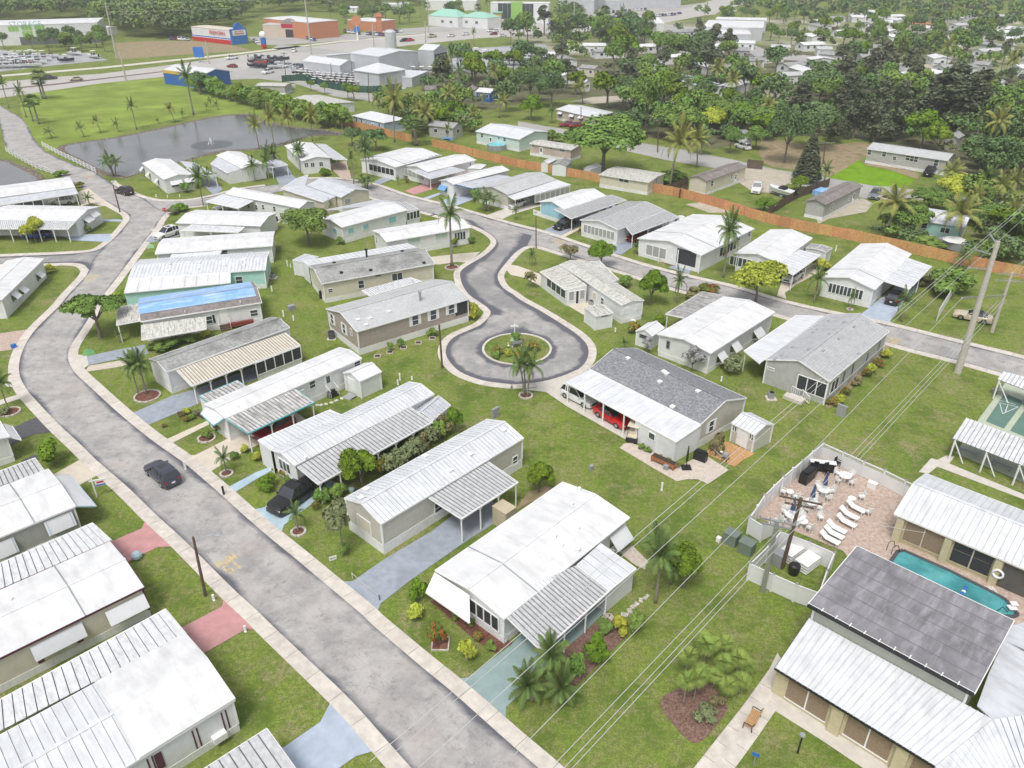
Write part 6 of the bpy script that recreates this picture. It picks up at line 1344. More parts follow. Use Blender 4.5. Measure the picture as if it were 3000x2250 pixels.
# ================================================================ VEHICLES
M_tyre=mat('tyre_rubber',(.02,.02,.022),.8,.1); M_rim=mat('alloy_rim',(.45,.46,.47),.3,.05,metal=.8); M_cglass=mat('car_glass',(.03,.035,.042),.06,.1,spec=.9); M_lamp=mat('headlight',(.7,.7,.68),.15,.02); M_tail=mat('tail_light',(.35,.01,.01),.25,.02)
PAINT={k:mat(k+'_car_paint',c,.22,.04,spec=.7) for k,c in dict(white=(.74,.74,.75),black=(.012,.012,.014),graphite=(.05,.052,.075),silver=(.42,.43,.46),red=(.50,.012,.015),darkred=(.24,.012,.02),blue=(.02,.06,.28),beige=(.52,.45,.34),brownblack=(.035,.02,.022),grey=(.17,.18,.21)).items()}
# side profiles (x from rear 0 to front 1, body top z) and cabin (x, z); lengths in metres
KIND={'suv':dict(L=4.6,W=1.85,body=[(0,.62),(.02,.95),(.12,1.02),(.60,1.0),(.68,.98),(.90,.86),(.985,.72),(1,.5)],cab=[(.03,1.0),(.09,1.55),(.22,1.66),(.50,1.64),(.70,.99)],wb=(.19,.80)),
'sedan':dict(L=4.6,W=1.8,body=[(0,.6),(.02,.88),(.16,.97),(.62,.93),(.70,.90),(.92,.78),(.99,.66),(1,.48)],cab=[(.10,.94),(.26,1.38),(.38,1.43),(.54,1.40),(.72,.90)],wb=(.19,.81)),
'coupe':dict(L=4.7,W=1.85,body=[(0,.6),(.02,.92),(.14,.97),(.60,.92),(.66,.92),(.93,.80),(.99,.66),(1,.45)],cab=[(.12,.94),(.28,1.30),(.38,1.36),(.50,1.34),(.66,.91)],wb=(.20,.79)),
'pickup':dict(L=5.7,W=2.0,body=[(0,.7),(.01,1.1),(.36,1.12),(.37,1.12),(.72,1.12),(.74,1.10),(.95,1.02),(.995,.85),(1,.55)],cab=[(.37,1.10),(.385,1.72),(.44,1.82),(.62,1.82),(.735,1.10)],wb=(.18,.82)),
'van':dict(L=5.2,W=2.0,body=[(0,.6),(.01,1.2),(.80,1.2),(.90,1.05),(.985,.85),(1,.5)],cab=[(.01,1.18),(.03,1.95),(.10,2.0),(.72,1.98),(.88,1.08)],wb=(.2,.82))}
def car_meshes(kind,paint):
 K=KIND[kind]; L,W=K['L'],K['W']; hw=W/2
 def X(t): return (t-.5)*L
 def lower(t):    # sill line with wheel arches
  for w_ in K['wb']:
   dx=(t-w_)*L
   if abs(dx)<.43: return .26+math.sqrt(max(0,.43**2-dx*dx))*.95
  return .26
 ts=sorted(set([p[0] for p in K['body']]+[w_+d/L for w_ in K['wb'] for d in (-.43,-.36,-.2,0,.2,.36,.43)]))
 def top(t):
  b=K['body']
  for i in range(len(b)-1):
   if b[i][0]<=t<=b[i+1][0]: s=(t-b[i][0])/max(1e-6,b[i+1][0]-b[i][0]); return b[i][1]+(b[i+1][1]-b[i][1])*s
  return b[-1][1]
 v=[];f=[];ring=[]
 for t in ts:
  e=min(t,1-t); sh=1-.16*max(0,1-e/.10)**2; y=hw*sh; zt,zl=top(t),min(lower(t),top(t)-.12); zm=zl+(zt-zl)*.62
  r=[(X(t),-y*.97,zl),(X(t),-y,zm),(X(t),-y*.90,zt-.02),(X(t),-y*.45,zt+.03),(X(t),y*.45,zt+.03),(X(t),y*.90,zt-.02),(X(t),y,zm),(X(t),y*.97,zl)]
  ring.append(len(v)); v+=r
 for a,b in zip(ring,ring[1:]):
  for k in range(7): f.append((a+k,b+k,b+k+1,a+k+1))
  f.append((a+7,b+7,b,a))
 f.append(tuple(ring[0]+k for k in range(8))); f.append(tuple(ring[-1]+7-k for k in range(8)))
 def me(name,v,f,m,sm=False):
  x=bpy.data.meshes.new(name); x.from_pydata(v,[],f); x.materials.append(m)
  if sm: x.polygons.foreach_set('use_smooth',[True]*len(x.polygons));
  return x
 P_=PAINT[paint]; out=[('body',me('body',v,f,P_))]
 c=K['cab']; base=c[0][1]-.03; n=len(c)
 # glasshouse
 v=[];f=[]
 for (t,z) in c:
  k=(z-base)/(max(q[1] for q in c)-base); y=hw*(.90-.20*k); v+=[(X(t),-y,z),(X(t),y,z)]
 for i in range(n-1): f.append((2*i,2*i+1,2*i+3,2*i+2))
 f.append(tuple(2*i for i in range(n-1,-1,-1))); f.append(tuple(2*i+1 for i in range(n)))
 out.append(('windows',me('windows',v,f,M_cglass)))
 b=MB(); i0,i1=1,n-2; zr=[q for q in c[i0:i1+1]]
 for p,q in zip(zr,zr[1:]):
  ya,yb=hw*.715,hw*.715; b.plate([(X(p[0]),-ya,p[1]+.025),(X(p[0]),ya,p[1]+.025),(X(q[0]),yb,q[1]+.025),(X(q[0]),-yb,q[1]+.025)],.05)
 out.append(('roof',me('roof',b.v,b.f,M_black if kind=='coupe' else P_)))
 pl=MB(); top_z=max(q[1] for q in c)
 for sy in (-1,1):
  for (p,q) in ((c[0],c[1]),(c[-1],c[-2])): pl.bar((X(p[0]),sy*hw*.91,p[1]),(X(q[0]),sy*hw*.72,q[1]),.07,.05)
  mt=(c[1][0]*.45+c[-2][0]*.55); pl.bar((X(mt),sy*hw*.905,base),(X(mt),sy*hw*.72,top_z-.02),.07,.05)
  if kind in('suv','van'): mt=c[1][0]+.10; pl.bar((X(mt),sy*hw*.905,base),(X(mt),sy*hw*.72,top_z-.02),.09,.05)
 out.append(('pillars',me('pillars',pl.v,pl.f,P_)))
 for w_ in K['wb']:
  for sy in (-1,1):
   a=MB(); a.cone((X(w_),sy*(hw-.24),.34),(X(w_),sy*(hw-.01),.34),.34,.34,14); out.append(('wheel',me('wheel',a.v,a.f,M_tyre)))
   a=MB(); a.cone((X(w_),sy*(hw-.05),.34),(X(w_),sy*(hw+.005),.34),.21,.19,8); out.append(('rim',me('rim',a.v,a.f,M_rim)))
 zt=top(.985)
 for sy in (-1,1):
  a=MB(); a.box((X(.985),sy*hw*.66,zt-.20),.12,.36,.15); out.append(('headlight',me('headlight',a.v,a.f,M_lamp)))
  a=MB(); a.box((X(.012),sy*hw*.70,.74),.08,.26,.16); out.append(('tail_light',me('tail_light',a.v,a.f,M_tail)))
  a=MB(); a.box((X(c[-1][0]-.03),sy*(hw+.06),base+.0),.12,.18,.13); out.append(('mirror',me('mirror',a.v,a.f,P_)))
 a=MB(); a.box((X(.001),0,.55),.03,.34,.15); out.append(('licence_plate',me('licence_plate',a.v,a.f,M_trim)))
 a=MB(); a.box((X(.995),0,.42),.06,W*.5,.2); out.append(('grille',me('grille',a.v,a.f,M_black)))
 a=MB(); a.box((0,0,.22),L*.86,W*.84,.12); out.append(('underbody',me('underbody',a.v,a.f,M_black)))
 if kind=='suv': a=MB(); a.box((X(.36),0,1.668),.9,.8,.012); out.append(('sunroof',me('sunroof',a.v,a.f,M_cglass)))
 if kind=='pickup': a=MB(); a.box((X(.19),0,1.118),L*.31,W*.80,.03); out.append(('truck_bed',me('truck_bed',a.v,a.f,M_black)))
 return out
CARM={}
def vehicle(kind,paint,px,py,hx,hy,label,cat=None,group=None,name=None):
 """px,py ground point under the middle; hx,hy a ground point the car faces"""
 if (kind,paint) not in CARM: CARM[(kind,paint)]=car_meshes(kind,paint)
 p,q=G(px,py),G(hx,hy); d=(q-p)
 t=bpy.data.objects.new(name or {'pickup':'pickup_truck','van':'van'}.get(kind,'parked_car'),None); t.empty_display_size=.3; col.objects.link(t); t.location=p+UP*.035; t.rotation_euler=(0,0,math.atan2(d.y,d.x))
 tag(t,label,cat or {'pickup':'pickup truck','van':'van','suv':'car'}.get(kind,'car'),group); lastw=None
 for pn,me in CARM[(kind,paint)]:
  o=bpy.data.objects.new(pn,me); col.objects.link(o); o.parent=lastw if pn=='rim' else t
  if pn=='wheel': lastw=o
 return t
vehicle('suv','graphite',478,1397,436,1361,'dark blue grey crossover with a glass roof driving up the long street',name='moving_car')
vehicle('suv','brownblack',368,564,338,556,'dark brown black suv turning at the pond bend',name='moving_car')
vehicle('pickup','black',868,1462,820,1497,'black crew cab pickup nosing out of the ribbed carport')
vehicle('suv','darkred',806,1266,750,1297,'dark red car under the streaked teal trimmed carport')
vehicle('suv','white',1697,1174,1730,1191,'white suv at the open end of the long white carport')
vehicle('coupe','red',1795,1233,1830,1254,'bright red coupe with a black soft top in the long carport')
vehicle('suv','black',1655,668,1625,678,'black suv under the ribbed carport of the sky blue fronted home')
vehicle('suv','darkred',1868,703,1845,712,'dark maroon car deep in the carport of the bay window home')
vehicle('sedan','white',1515,606,1500,612,'white car under the white carport of the beige home')
vehicle('suv','black',2620,886,2640,862,'black suv with its tail to the street in the ramp home carport')
vehicle('coupe','beige',2848,942,2800,932,'beige soft top convertible parked on the grass under the power lines')
vehicle('sedan','white',2322,822,2310,830,'white car under the carport beside the porch gable home')
vehicle('suv','white',185,594,140,598,'white suv behind the screens of the lanai home')
vehicle('sedan','blue',112,692,70,694,'deep blue car under the ribbed carport')
vehicle('suv','white',492,690,462,700,'white estate car parked nose to the kerb beside the bowed home')
vehicle('sedan','white',665,612,640,617,'white car mostly hidden under the white carport roof')
vehicle('suv','grey',2563,582,2550,600,'silver grey minivan on the sandy drive')
vehicle('pickup','black',2724,516,2740,500,'black lifted pickup on the drive by the watered lawn')
vehicle('pickup','white',2219,562,2208,585,'white pickup on the sand lot by the brown roof trailer')
vehicle('suv','white',2178,438,2160,432,'white suv on the back street beneath small trees')
vehicle('sedan','darkred',1664,371,1640,372,'left maroon sedan in the silver roof house drive'); vehicle('sedan','darkred',1694,374,1720,372,'right maroon sedan in the silver roof house drive')
vehicle('sedan','beige',2600,596,2580,590,'old beige car parked on the sand behind the coconut palm')
vehicle('pickup','white',2172,268,2190,264,'little white pickup beside the long white trailer')
for i,a in enumerate([('suv','graphite',152,228,200,223,'dark suv driving right on the highway beside the twin palms'),('sedan','beige',226,232,180,236,'tan sedan driving left on the near highway lanes'),('pickup','white',683,171,640,176,'white pickup passing the blue building on the highway'),('sedan','darkred',684,195,640,192,'maroon car at the highway side road'),('suv','white',866,150,880,140,'white suv turning off the highway'),('suv','black',1187,121,1150,125,'black car next to a red one on the highway'),('suv','red',1206,120,1240,116,'red car close behind the black one on the highway'),('pickup','beige',1269,109,1240,112,'tan pickup on the far highway lanes'),('sedan','white',1325,107,1300,109,'white car left of centre on the highway'),('sedan','white',1367,103,1340,105,'white sedan near the tall palms on the highway'),('suv','white',1440,93,1420,95,'white car in the intersection queue, left'),('sedan','white',1455,94,1440,96,'white sedan in the intersection queue, right'),('sedan','darkred',1450,102,1430,104,'dark red car below the intersection queue'),('sedan','white',1476,107,1500,105,'white sedan near the grey bus shelter'),('sedan','blue',1616,73,1600,74,'blue car on the highway before the green topped building'),('suv','white',1643,72,1620,74,'silver white car on the far highway beside its twin'),('suv','white',1657,68,1680,66,'white suv leading on the far highway'),('suv','black',1708,67,1730,65,'black car at the far end of the highway'),
 ('sedan','blue',1994,43,2010,41,'blue car by the market lot')]): vehicle(a[0],a[1],*a[2:6],a[6],name='moving_car')
for i,(x,y,k,p) in enumerate([(789,213,'pickup','white'),(868,197,'suv','silver'),(884,198,'suv','grey'),(912,203,'suv','white'),(946,208,'van','white'),(967,215,'sedan','red'),(903,200,'sedan','darkred'),(845,195,'suv','white')]):
 vehicle(k,p,x,y,x-30,y+6,['white pickup at the left corner of the storage yard','silver suv parked by the long grey storage shed','dark grey suv beside the silver one by the storage shed','white suv in the storage yard row','white work van in the storage yard','bright red car in the storage yard','dark red car in the storage yard row','white suv at the edge of the storage yard'][i])
cols=['white','silver','black','grey','white','blue','darkred','white']
n=0
for (x0,y0,x1,y1,m) in ((1075,100,1130,104,6),(1130,96,1180,93,6),(1320,76,1420,70,9),(1010,92,1060,100,5),(900,112,930,119,3),(1905,52,1985,46,9),(1760,42,1900,30,12),(745,118,760,124,2),(500,112,560,116,5),(2500,160,2560,168,0),(2140,20,2160,40,3)):
 for i in range(m):
  t=(i+.5)/m; x=x0+(x1-x0)*t; y=y0+(y1-y0)*t; n+=1
  vehicle(random.choice(('sedan','suv')),cols[n%8],x,y,x+4,y+14,'car parked in the lots along the far highway',None,'cars parked in the lots along the far highway')
for i,(x,y,p) in enumerate([(2640,222,'beige'),(2750,200,'white'),(2290,270,'silver'),(2100,95,'white'),(2170,110,'grey'),(2300,165,'white'),(1560,235,'white'),(1735,405,'white'),(2990,290,'black')]):
 vehicle('sedan',p,x,y,x+30,y-2,['beige car on the lawn of the far green trimmed home','white car on the pinkish gravel court','silver car near the maroon roof house','white car on the trailer lane by the warehouses','grey car further along the trailer lane','white car beside the dark roof trailers','white car among the storage trees','white camper top seen behind the shade tree','black car at the right edge lane'][i])
# golf cart under the long carport
t=thing('golf_cart','cream and black golf cart parked at the end of the long carport','golf cart',G(1856,1285),(G(1880,1240)-G(1856,1285)).normalized()); o=G(1856,1285); u=(G(1880,1240)-o).normalized(); v=UP.cross(u)
MB().box(o+UP*.25,2.3,1.15,.3,u).build('body',M_black,t); MB().box(o+UP*1.8,1.7,1.15,.06,u).build('canopy',mat('cream_vinyl',(.62,.56,.44),.5,.05),t)
for s in (-.75,.1): MB().box(o+u*s+UP*.6,.45,1.0,.14,u).box(o+u*(s+.25)+UP*.7,.1,1.0,.42,u).build('seat',MATS['cream_vinyl'],t)
for sx in (-.75,.75):
 for sy in (-.5,.5): MB().bar(o+u*sx+v*sy+UP*.5,o+u*sx*.95+v*sy+UP*1.8,.04).build('canopy_post',M_black,t); MB().cone(o+u*sx+v*(sy*.95)+UP*.25,o+u*sx+v*(sy*1.15)+UP*.25,.25,.25,12).build('wheel',M_tyre,t)
# ================================================================ BOATS
M_hull=mat('boat_hull',(.72,.73,.74),.3,.05); M_hullb=mat('dark_hull',(.03,.035,.06),.4,.1); M_canvas=mat('canvas_top',(.62,.62,.6),.8,.1); M_bluec=mat('boat_cover_grey',(.20,.22,.25),.8,.15,2)
def boat_meshes(hm,L=7.5,W=2.4):
 s=MB(); sec=[(-.5,.9,.95),(-.2,1,1.0),(.15,.95,1.05),(.36,.6,1.15),(.5,.06,1.3)]; v=[];f=[]
 for (t,w_,z) in sec: y=W/2*w_; v+=[(t*L,-y,z+.5),(t*L,-y*.7,.75),(t*L,0,.55),(t*L,y*.7,.75),(t*L,y,z+.5)]
 for i in range(4):
  for k in range(4): a=i*5+k; f.append((a,a+5,a+6,a+1))
  f.append((i*5,i*5+4,i*5+9,i*5+5))
 f.append((0,1,2,3,4)); me=bpy.data.meshes.new('hull'); me.from_pydata(v,[],f); me.materials.append(hm)
 def m(n,b,mt): x=bpy.data.meshes.new(n); x.from_pydata(b.v,[],b.f); x.materials.append(mt); return x
 c=MB().hexa([(-.15*L,-.6,1.45),(.12*L,-.6,1.5),(.12*L,.6,1.5),(-.15*L,.6,1.45)],[(-.13*L,-.5,2.1),(.05*L,-.5,2.1),(.05*L,.5,2.1),(-.13*L,.5,2.1)])
 tp=MB().box((-.05*L,0,3.1),.28*L,1.9,.07)
 for sx in (-.15,.05):
  for sy in (-.7,.7): tp.bar((sx*L,sy,1.5),(sx*L,sy,3.1),.06)
 tr=MB().box((0,0,.35),.8*L,.9,.12); tr.cone((-.1*L,-1.0,.3),(-.1*L,-.8,.3),.3,.3,8); tr.cone((-.1*L,.8,.3),(-.1*L,1.0,.3),.3,.3,8)
 en=MB().box((-.53*L,0,.9),.4,.5,1.1)
 return [('hull',me),('console',m('console',c,M_cglass)),('hardtop',m('hardtop',tp,M_trim)),('trailer',m('trailer',tr,M_greyp)),('outboard_engine',m('outboard_engine',en,M_black))]
BO={'w':boat_meshes(M_hull),'s':boat_meshes(M_hull,6.2,2.2),'b':boat_meshes(M_hullb,6,2.1),'r':boat_meshes(PAINT['red'],6.5,2.2)}
def boat(k,px,py,rz,label,group=None,top=True):
 t=bpy.data.objects.new('boat_on_trailer',None); t.empty_display_size=.3; col.objects.link(t); t.location=G(px,py)+UP*.02; t.rotation_euler=(0,0,rz); tag(t,label,'boat',group)
 for pn,me in BO[k]:
  if pn=='hardtop' and not top: continue
  o=bpy.data.objects.new(pn,me); col.objects.link(o); o.parent=t
boat('w',100,163,.3,'white centre console boat apart at the back of the boat yard'); boat('w',225,158,-.4,'white boat right of the yard, under the dark trees'); boat('w',278,167,2.6,'largest white cruiser at the right end of the boat yard'); boat('r',80,188,.2,'boat with a red hull among the white ones'); boat('b',200,178,.3,'dark blue hulled boat at the yard edge')
for r,(y0,y1) in enumerate(((168,166),(177,174),(186,182),(196,190))):
 for i in range(9-r):
  x=-20+i*(22-r)+r*9; boat(random.choice('wws'),x,y0+(y1-y0)*i/9,random.uniform(-.1,.5),'white powerboat packed in the rows of the boat yard','white powerboats packed in the boat yard',random.random()<.6)
for i in range(14): boat(random.choice('bbs'),755+(i%5)*19,172+(i//5)*12+(i%5)*1.2,.15+random.uniform(-.1,.1),'dark boat on a trailer in the left half of the storage yard','dark boats on trailers in the storage yard',False)
boat('r',772,188,.1,'orange red trailer boat between the dark ones',top=False)
for i in range(22): boat(random.choice('wsbs'),1215+(i%8)*14+random.uniform(-4,4),196+(i//8)*12,random.uniform(-.5,.5),'white boat on the lot beside the open hangar','white boats beside the open hangar',i%2==0)
for i in range(16): boat(random.choice('wss'),1495+(i%8)*12,178+(i//8)*14,random.uniform(-.3,.3),'white boat stored under the trees near the highway','white boats stored under the trees near the highway',i%2==0)
for i,(x,y) in enumerate([(1350,168),(1375,165),(1400,162),(1425,168),(1450,172)]): boat('w',x,y,.2,'white boat in the row right of the open hangar','white boats in the row right of the open hangar')
boat('s',2290,578,2.2,'boat under a grey cover beside the wooden yard fence',top=False); boat('s',843,262,.2,'boat with a turquoise hull and grey cover by the flat roofed house',top=False)
# golf carts in the yard rows
gm=[]; b=MB().box((0,0,.3),2.2,1.1,.35); gm.append(('body',b,M_black)); b=MB().box((0,0,1.8),1.7,1.1,.07); gm.append(('canopy',b,M_trim)); b=MB()
for sx in (-.8,.8):
 for sy in (-.5,.5): b.bar((sx,sy,.6),(sx,sy,1.8),.05)
gm.append(('canopy_frame',b,M_black)); b=MB().box((-.1,0,.65),.5,1.,.35); gm.append(('seat',b,M_creamc)); b=MB()
for sx in (-.75,.75): b.cone((sx,-.55,.25),(sx,-.38,.25),.25,.25,8); b.cone((sx,.38,.25),(sx,.55,.25),.25,.25,8)
gm.append(('wheels',b,M_tyre)); GM=[]
for n_,b,m in gm: me=bpy.data.meshes.new(n_); me.from_pydata(b.v,[],b.f); me.materials.append(m); GM.append((n_,me))
for i in range(70):
 r,c=i//14,i%14; x=868+c*17+r*14+random.uniform(-3,3); y=212+r*8+c*1.2
 if x>1085 or (x>1010 and y<222): continue
 t=bpy.data.objects.new('golf_cart',None); t.empty_display_size=.3; col.objects.link(t); t.location=G(x,y); t.rotation_euler=(0,0,.5+random.uniform(-.2,.2)); tag(t,'golf cart in the crowded rows of the storage yard','golf cart','golf carts in the storage yard rows')
 for pn,me in GM: o=bpy.data.objects.new(pn,me); col.objects.link(o); o.parent=t
# ================================================================ FENCES
def board_fence(px,h,label,m,pw=2.4,board=.14,cat='fence',name='board_fence',post=False):
 pts=catmull([G(*q).xy for q in px],6); _,L=resample(pts,2); n=max(1,int(L/pw)); q,_=resample(pts,n+1); t=thing(name,label,cat,Vector((*q[0],0)))
 for i in range(n):
  a,b=Vector((*q[i],0)),Vector((*q[i+1],0)); d=(b-a); l=d.length; d.normalize(); k=int(l/board); mb=MB(); dz=random.uniform(-.03,.03)
  for j in range(k): hh=h+dz+random.uniform(-.025,.02); mb.box(a+d*((j+.5)*l/k)+UP.cross(d)*random.uniform(-.008,.008),board-.012,.02,hh,d)
  o=mb.build('fence_panel',m,t); o['kind']='stuff'
  MB().box(a-UP.cross(d)*.08,.1,.1,h-.08,d).build('fence_post',m,t)
  EXCL.append([tuple((a+UP.cross(d)*s*1.2).xy) for s in (-1,1)]+[tuple((b+UP.cross(d)*s*1.2).xy) for s in (1,-1)])
 return t
board_fence([(999,364),(1080,382),(1153,402),(1210,415)],1.85,'short cedar fence below the powder blue house',M_fence)
board_fence([(1269,428),(1360,450),(1500,486),(1640,512),(1788,540),(1900,562),(2009,584),(2120,615),(2250,656),(2380,685),(2470,702),(2560,722),(2670,747),(2810,779),(2900,800),(3100,842)],1.85,'long orange cedar board fence between the home park and the trailers',M_fence)
board_fence([(2015,570),(2000,575),(1990,583)],1.8,'short grey weathered fence beside the cream trailer',M_wood); board_fence([(1945,570),(2017,545)],1.7,'grey plank fence behind the coconut palm',M_wood)
board_fence([(2250,636),(2310,600),(2340,583),(2430,550)],1.8,'grey weathered yard fence beside the covered boat',M_wood)
board_fence([(2190,495),(2235,500)],2.0,'dark wooden screen fence at the end of the cream trailer',M_wood)
mg=mat('green_mesh_screen',(.02,.085,.06),.8,.2,2)
board_fence([(830,238),(900,235),(960,255),(1030,268),(1110,270),(1180,262)],2.2,'green mesh privacy fence round the storage yard',mg,3.,.5,name='mesh_fence')
def rail_fence(px,label):
 pts=[G(*q).xy for q in px]; _,L=resample(pts,2); n=int(L/2.3); q,_=resample(pts,n+1); t=thing('rail_fence',label,'fence',Vector((*q[0],0)))
 for i in range(n+1): MB().box(Vector((*q[i],0)),.14,.14,1.3).build('fence_post',M_vinyl,t)
 for i in range(n):
  for z in (.3,.68,1.08): MB().bar(Vector((*q[i],z)),Vector((*q[i+1],z)),.05,.15).build('rail',M_vinyl,t)
rail_fence([(22,440),(60,463),(110,490),(169,510)],'white three rail fence on the west side of the bridge'); rail_fence([(129,425),(180,452),(235,478),(284,503)],'white three rail fence on the pond side of the bridge')
def vinyl_fence(px,label,h=1.75,lattice=False,pw=2.3):
 pts=[G(*q) for q in px]; t=thing('vinyl_fence',label,'fence',pts[0])
 for a,b in zip(pts,pts[1:]):
  n=max(1,round((b-a).length/pw)); d=(b-a).normalized()
  for i in range(n+1):
   p=a.lerp(b,i/n); MB().box(p,.15,.15,h+.12,d).box(p+UP*(h+.12),.2,.2,.04,d).cone(p+UP*(h+.16),p+UP*(h+.26),.09,.01,4).build('fence_post',M_vinyl,t)
  for i in range(n):
   p,q=a.lerp(b,i/n),a.lerp(b,(i+1)/n); top=h-.45 if lattice else h-.1
   MB().bar(p+UP*(top/2+.05),q+UP*(top/2+.05),.05,top-.05).build('fence_panel',M_vinyl,t)
   MB().bar(p+UP*(h-.03),q+UP*(h-.03),.10,.10).build('top_rail',M_vinyl,t)
   if lattice:
    lb=MB(); l=(q-p).length; z0,z1=h-.42,h-.08; k=int(l/.17)
    for j in range(k): x=j*l/k; e=min(l,x+.34); lb.bar(p+d*x+UP*z0,p+d*e+UP*z1,.03,.012); lb.bar(p+d*e+UP*z0,p+d*x+UP*z1,.03,.012)
    lb.bar(p+UP*(h-.46),q+UP*(h-.46),.07,.08); o=lb.build('lattice',M_vinyl,t); o['kind']='stuff'
vinyl_fence([(2402,1345),(2460,1372),(2520,1400),(2580,1427),(2640,1458),(2662,1470)],'white vinyl fence with a lattice top along the back of the pool deck',lattice=True)
vinyl_fence([(2402,1345),(2340,1398),(2285,1445),(2230,1500),(2187,1566)],'white vinyl fence on the lawn side of the pool deck'); vinyl_fence([(2187,1566),(2225,1590),(2262,1572)],'short white vinyl fence return by the green utility boxes',pw=1.5)
vinyl_fence([(2276,1608),(2360,1640),(2430,1672)],'white vinyl fence between the deck and the chair pen') ; vinyl_fence([(2276,1608),(2240,1650),(2187,1702),(2255,1735),(2320,1765),(2385,1790)],'white vinyl fence round the outside of the chair pen'); vinyl_fence([(2430,1672),(2408,1725),(2385,1790)],'white vinyl fence between the chair pen and the dark roofed hall')
# leaning white screen panel
a,b=G(2743,945),G(2800,852); t=thing('screen_panel','tall corrugated white panel standing on the grass by the power poles','panel',a,(b-a).normalized())
for i in range(8): p,q=a.lerp(b,i/8),a.lerp(b,(i+1)/8); MB().bar(p+UP*.9,q+UP*.9,.05,1.8).build('fence_panel',M_trim,t)
# ================================================================ POLES AND WIRES
def pole(bx,by,tx,ty,r0,r1,label,m=None,arms=(),name='utility_pole',cat='utility pole',lampdir=None,n=8,hh=None):
 b=G(bx,by); h=hh or height_at(tx,ty,b); d=ray(tx,ty); k=(h-HC)/d.z; top=Vector((d.x*k,d.y*k,h)) ; top=b+(top-b)*1.0; top.z=h
 lim=.06*h; off=Vector((top.x-b.x,top.y-b.y,0));
 if off.length>lim: off=off.normalized()*lim
 top=Vector((b.x+off.x,b.y+off.y,h)); t=thing(name,label,cat,b); MB().cone(b-UP*.1,top,r0,r1,n).build('pole',m or M_wood,t)
 for (z,l,ang,pm) in arms:
  c=b.lerp(top,z); u=Vector((math.cos(ang),math.sin(ang),0)); a=MB().bar(c-u*l/2,c+u*l/2,.12,.12).build('crossarm',pm or M_wood,t)
  for s in (-.48,-.2,.2,.48): MB().cone(c+u*l*s+UP*.05,c+u*l*s+UP*.28,.06,.04,6).build('insulator',M_greyp,t)
 if lampdir is not None:
  u=Vector((math.cos(lampdir),math.sin(lampdir),0)); MB().tube([top-UP*.5,top-UP*.1+u*.7,top+UP*.15+u*1.6],.035,5).build('lamp_arm',M_steel,t); MB().ball(top+UP*.1+u*1.85,.32,.11,8,4).build('lamp_head',M_greyp,t)
 return t,b,top
pole(600,1742,564,1570,.13,.09,'leaning wooden street light pole on the left verge by the speed marking',lampdir=.15,name='street_light',cat='street light')
pole(354,618,333,538,.13,.09,'wooden street light pole with a round mirror at the pond bend',lampdir=2.0,name='street_light',cat='street light')
pole(1296,1078,1287,950,.13,.10,'plain wooden pole beside the turning circle kerb'); pole(1572,728,1572,634,.10,.07,'thin wooden light pole on the court corner',lampdir=1.57,name='street_light',cat='street light')
pole(1705,394,1705,314,.14,.10,'dark wooden pole beside the two maroon sedans'); pole(1929,448,1930,348,.15,.1,'wooden power pole with a crossarm and stay wire beyond the shade tree',arms=((.92,2.2,.4,None),)); pole(2413,484,2421,420,.15,.11,'wooden power pole with a long white crossarm at the bare yard',arms=((.97,4.4,.1,M_steel),))
pole(1084,300,1084,214,.14,.1,'wooden pole by the street corner behind the pink awning house'); pole(841,236,836,150,.14,.1,'wooden pole in front of the storage yard',arms=((.95,2.,.2,None),)); pole(975,238,974,182,.12,.09,'wooden pole inside the green mesh fence'); pole(1036,232,1032,178,.12,.09,'second wooden pole inside the green mesh fence',m=M_wood)
pole(346,170,312,4,.35,.2,'tall pale power pole in front of the far wood',m=M_conc,arms=((.93,2.5,.3,M_steel),(.8,2.5,.3,M_steel))); pole(373,235,354,146,.3,.2,'pale concrete pole at the kerb of the field',m=M_conc); pole(616,184,605,116,.3,.2,'pale concrete pole with a box cluster near the blue building',m=M_conc,arms=((.75,3.,.2,M_steel),))
pole(916,158,896,-10,.38,.2,'very tall pale pole at the highway crossing',m=M_conc,arms=((.55,3.,.2,M_steel),)); pole(1099,135,1094,68,.3,.2,'pale pole right of the highway crossing',m=M_conc); pole(1250,135,1249,60,.3,.2,'pale pole in front of the green roof building',m=M_conc); pole(1259,95,1257,-10,.35,.2,'tall thin pole beyond the highway near the palms',m=M_conc)
pole(1611,76,1610,25,.25,.15,'thin pole at the white building corner',m=M_steel); pole(1686,60,1686,-5,.3,.2,'tall pole right of the hedge across the highway',m=M_conc); pole(1715,66,1713,15,.2,.12,'thin signal pole near the far junction',m=M_steel); pole(2172,212,2178,165,.14,.1,'wooden pole among the dark round trees')
tA,bA,topA=pole(2289,1668,2346,1462,.17,.13,'dark wooden pole with crossarm rising from the chair pen',arms=((.97,3.2,-.35,None),(.9,2.2,-.35,None))); tB,bB,topB=pole(2232,1736,2276,1528,.19,.15,'steel based pole with a pale double crossarm outside the vinyl fence',m=M_steel,arms=((.99,2.6,-.35,M_steel),(.93,2.2,-.35,M_steel)))
tC,bC,topC=pole(2805,1096,2926,705,.42,.24,'massive concrete transmission pole beside the north street kerb',m=M_conc,n=12,hh=16.0)
tD,bD,topD=pole(2906,978,2967,803,.24,.15,'slim white concrete pole with a crowded crossarm right of the massive one',m=M_conc,arms=((.97,3.,-.2,M_steel),(.86,3.,-.2,M_steel)),n=10)
for (x,y,z) in ((2901,690,15.6),(2858,736,14.4),(2838,790,12.8)):
 e=G(x,y,z); c=bC.lerp(topC,z/topC.z); MB().bar(c,e,.12).build('insulator_arm',M_steel,tC); MB().cone(e-UP*.1,e+UP*.25,.09,.06,6).build('insulator',M_greyp,tC)
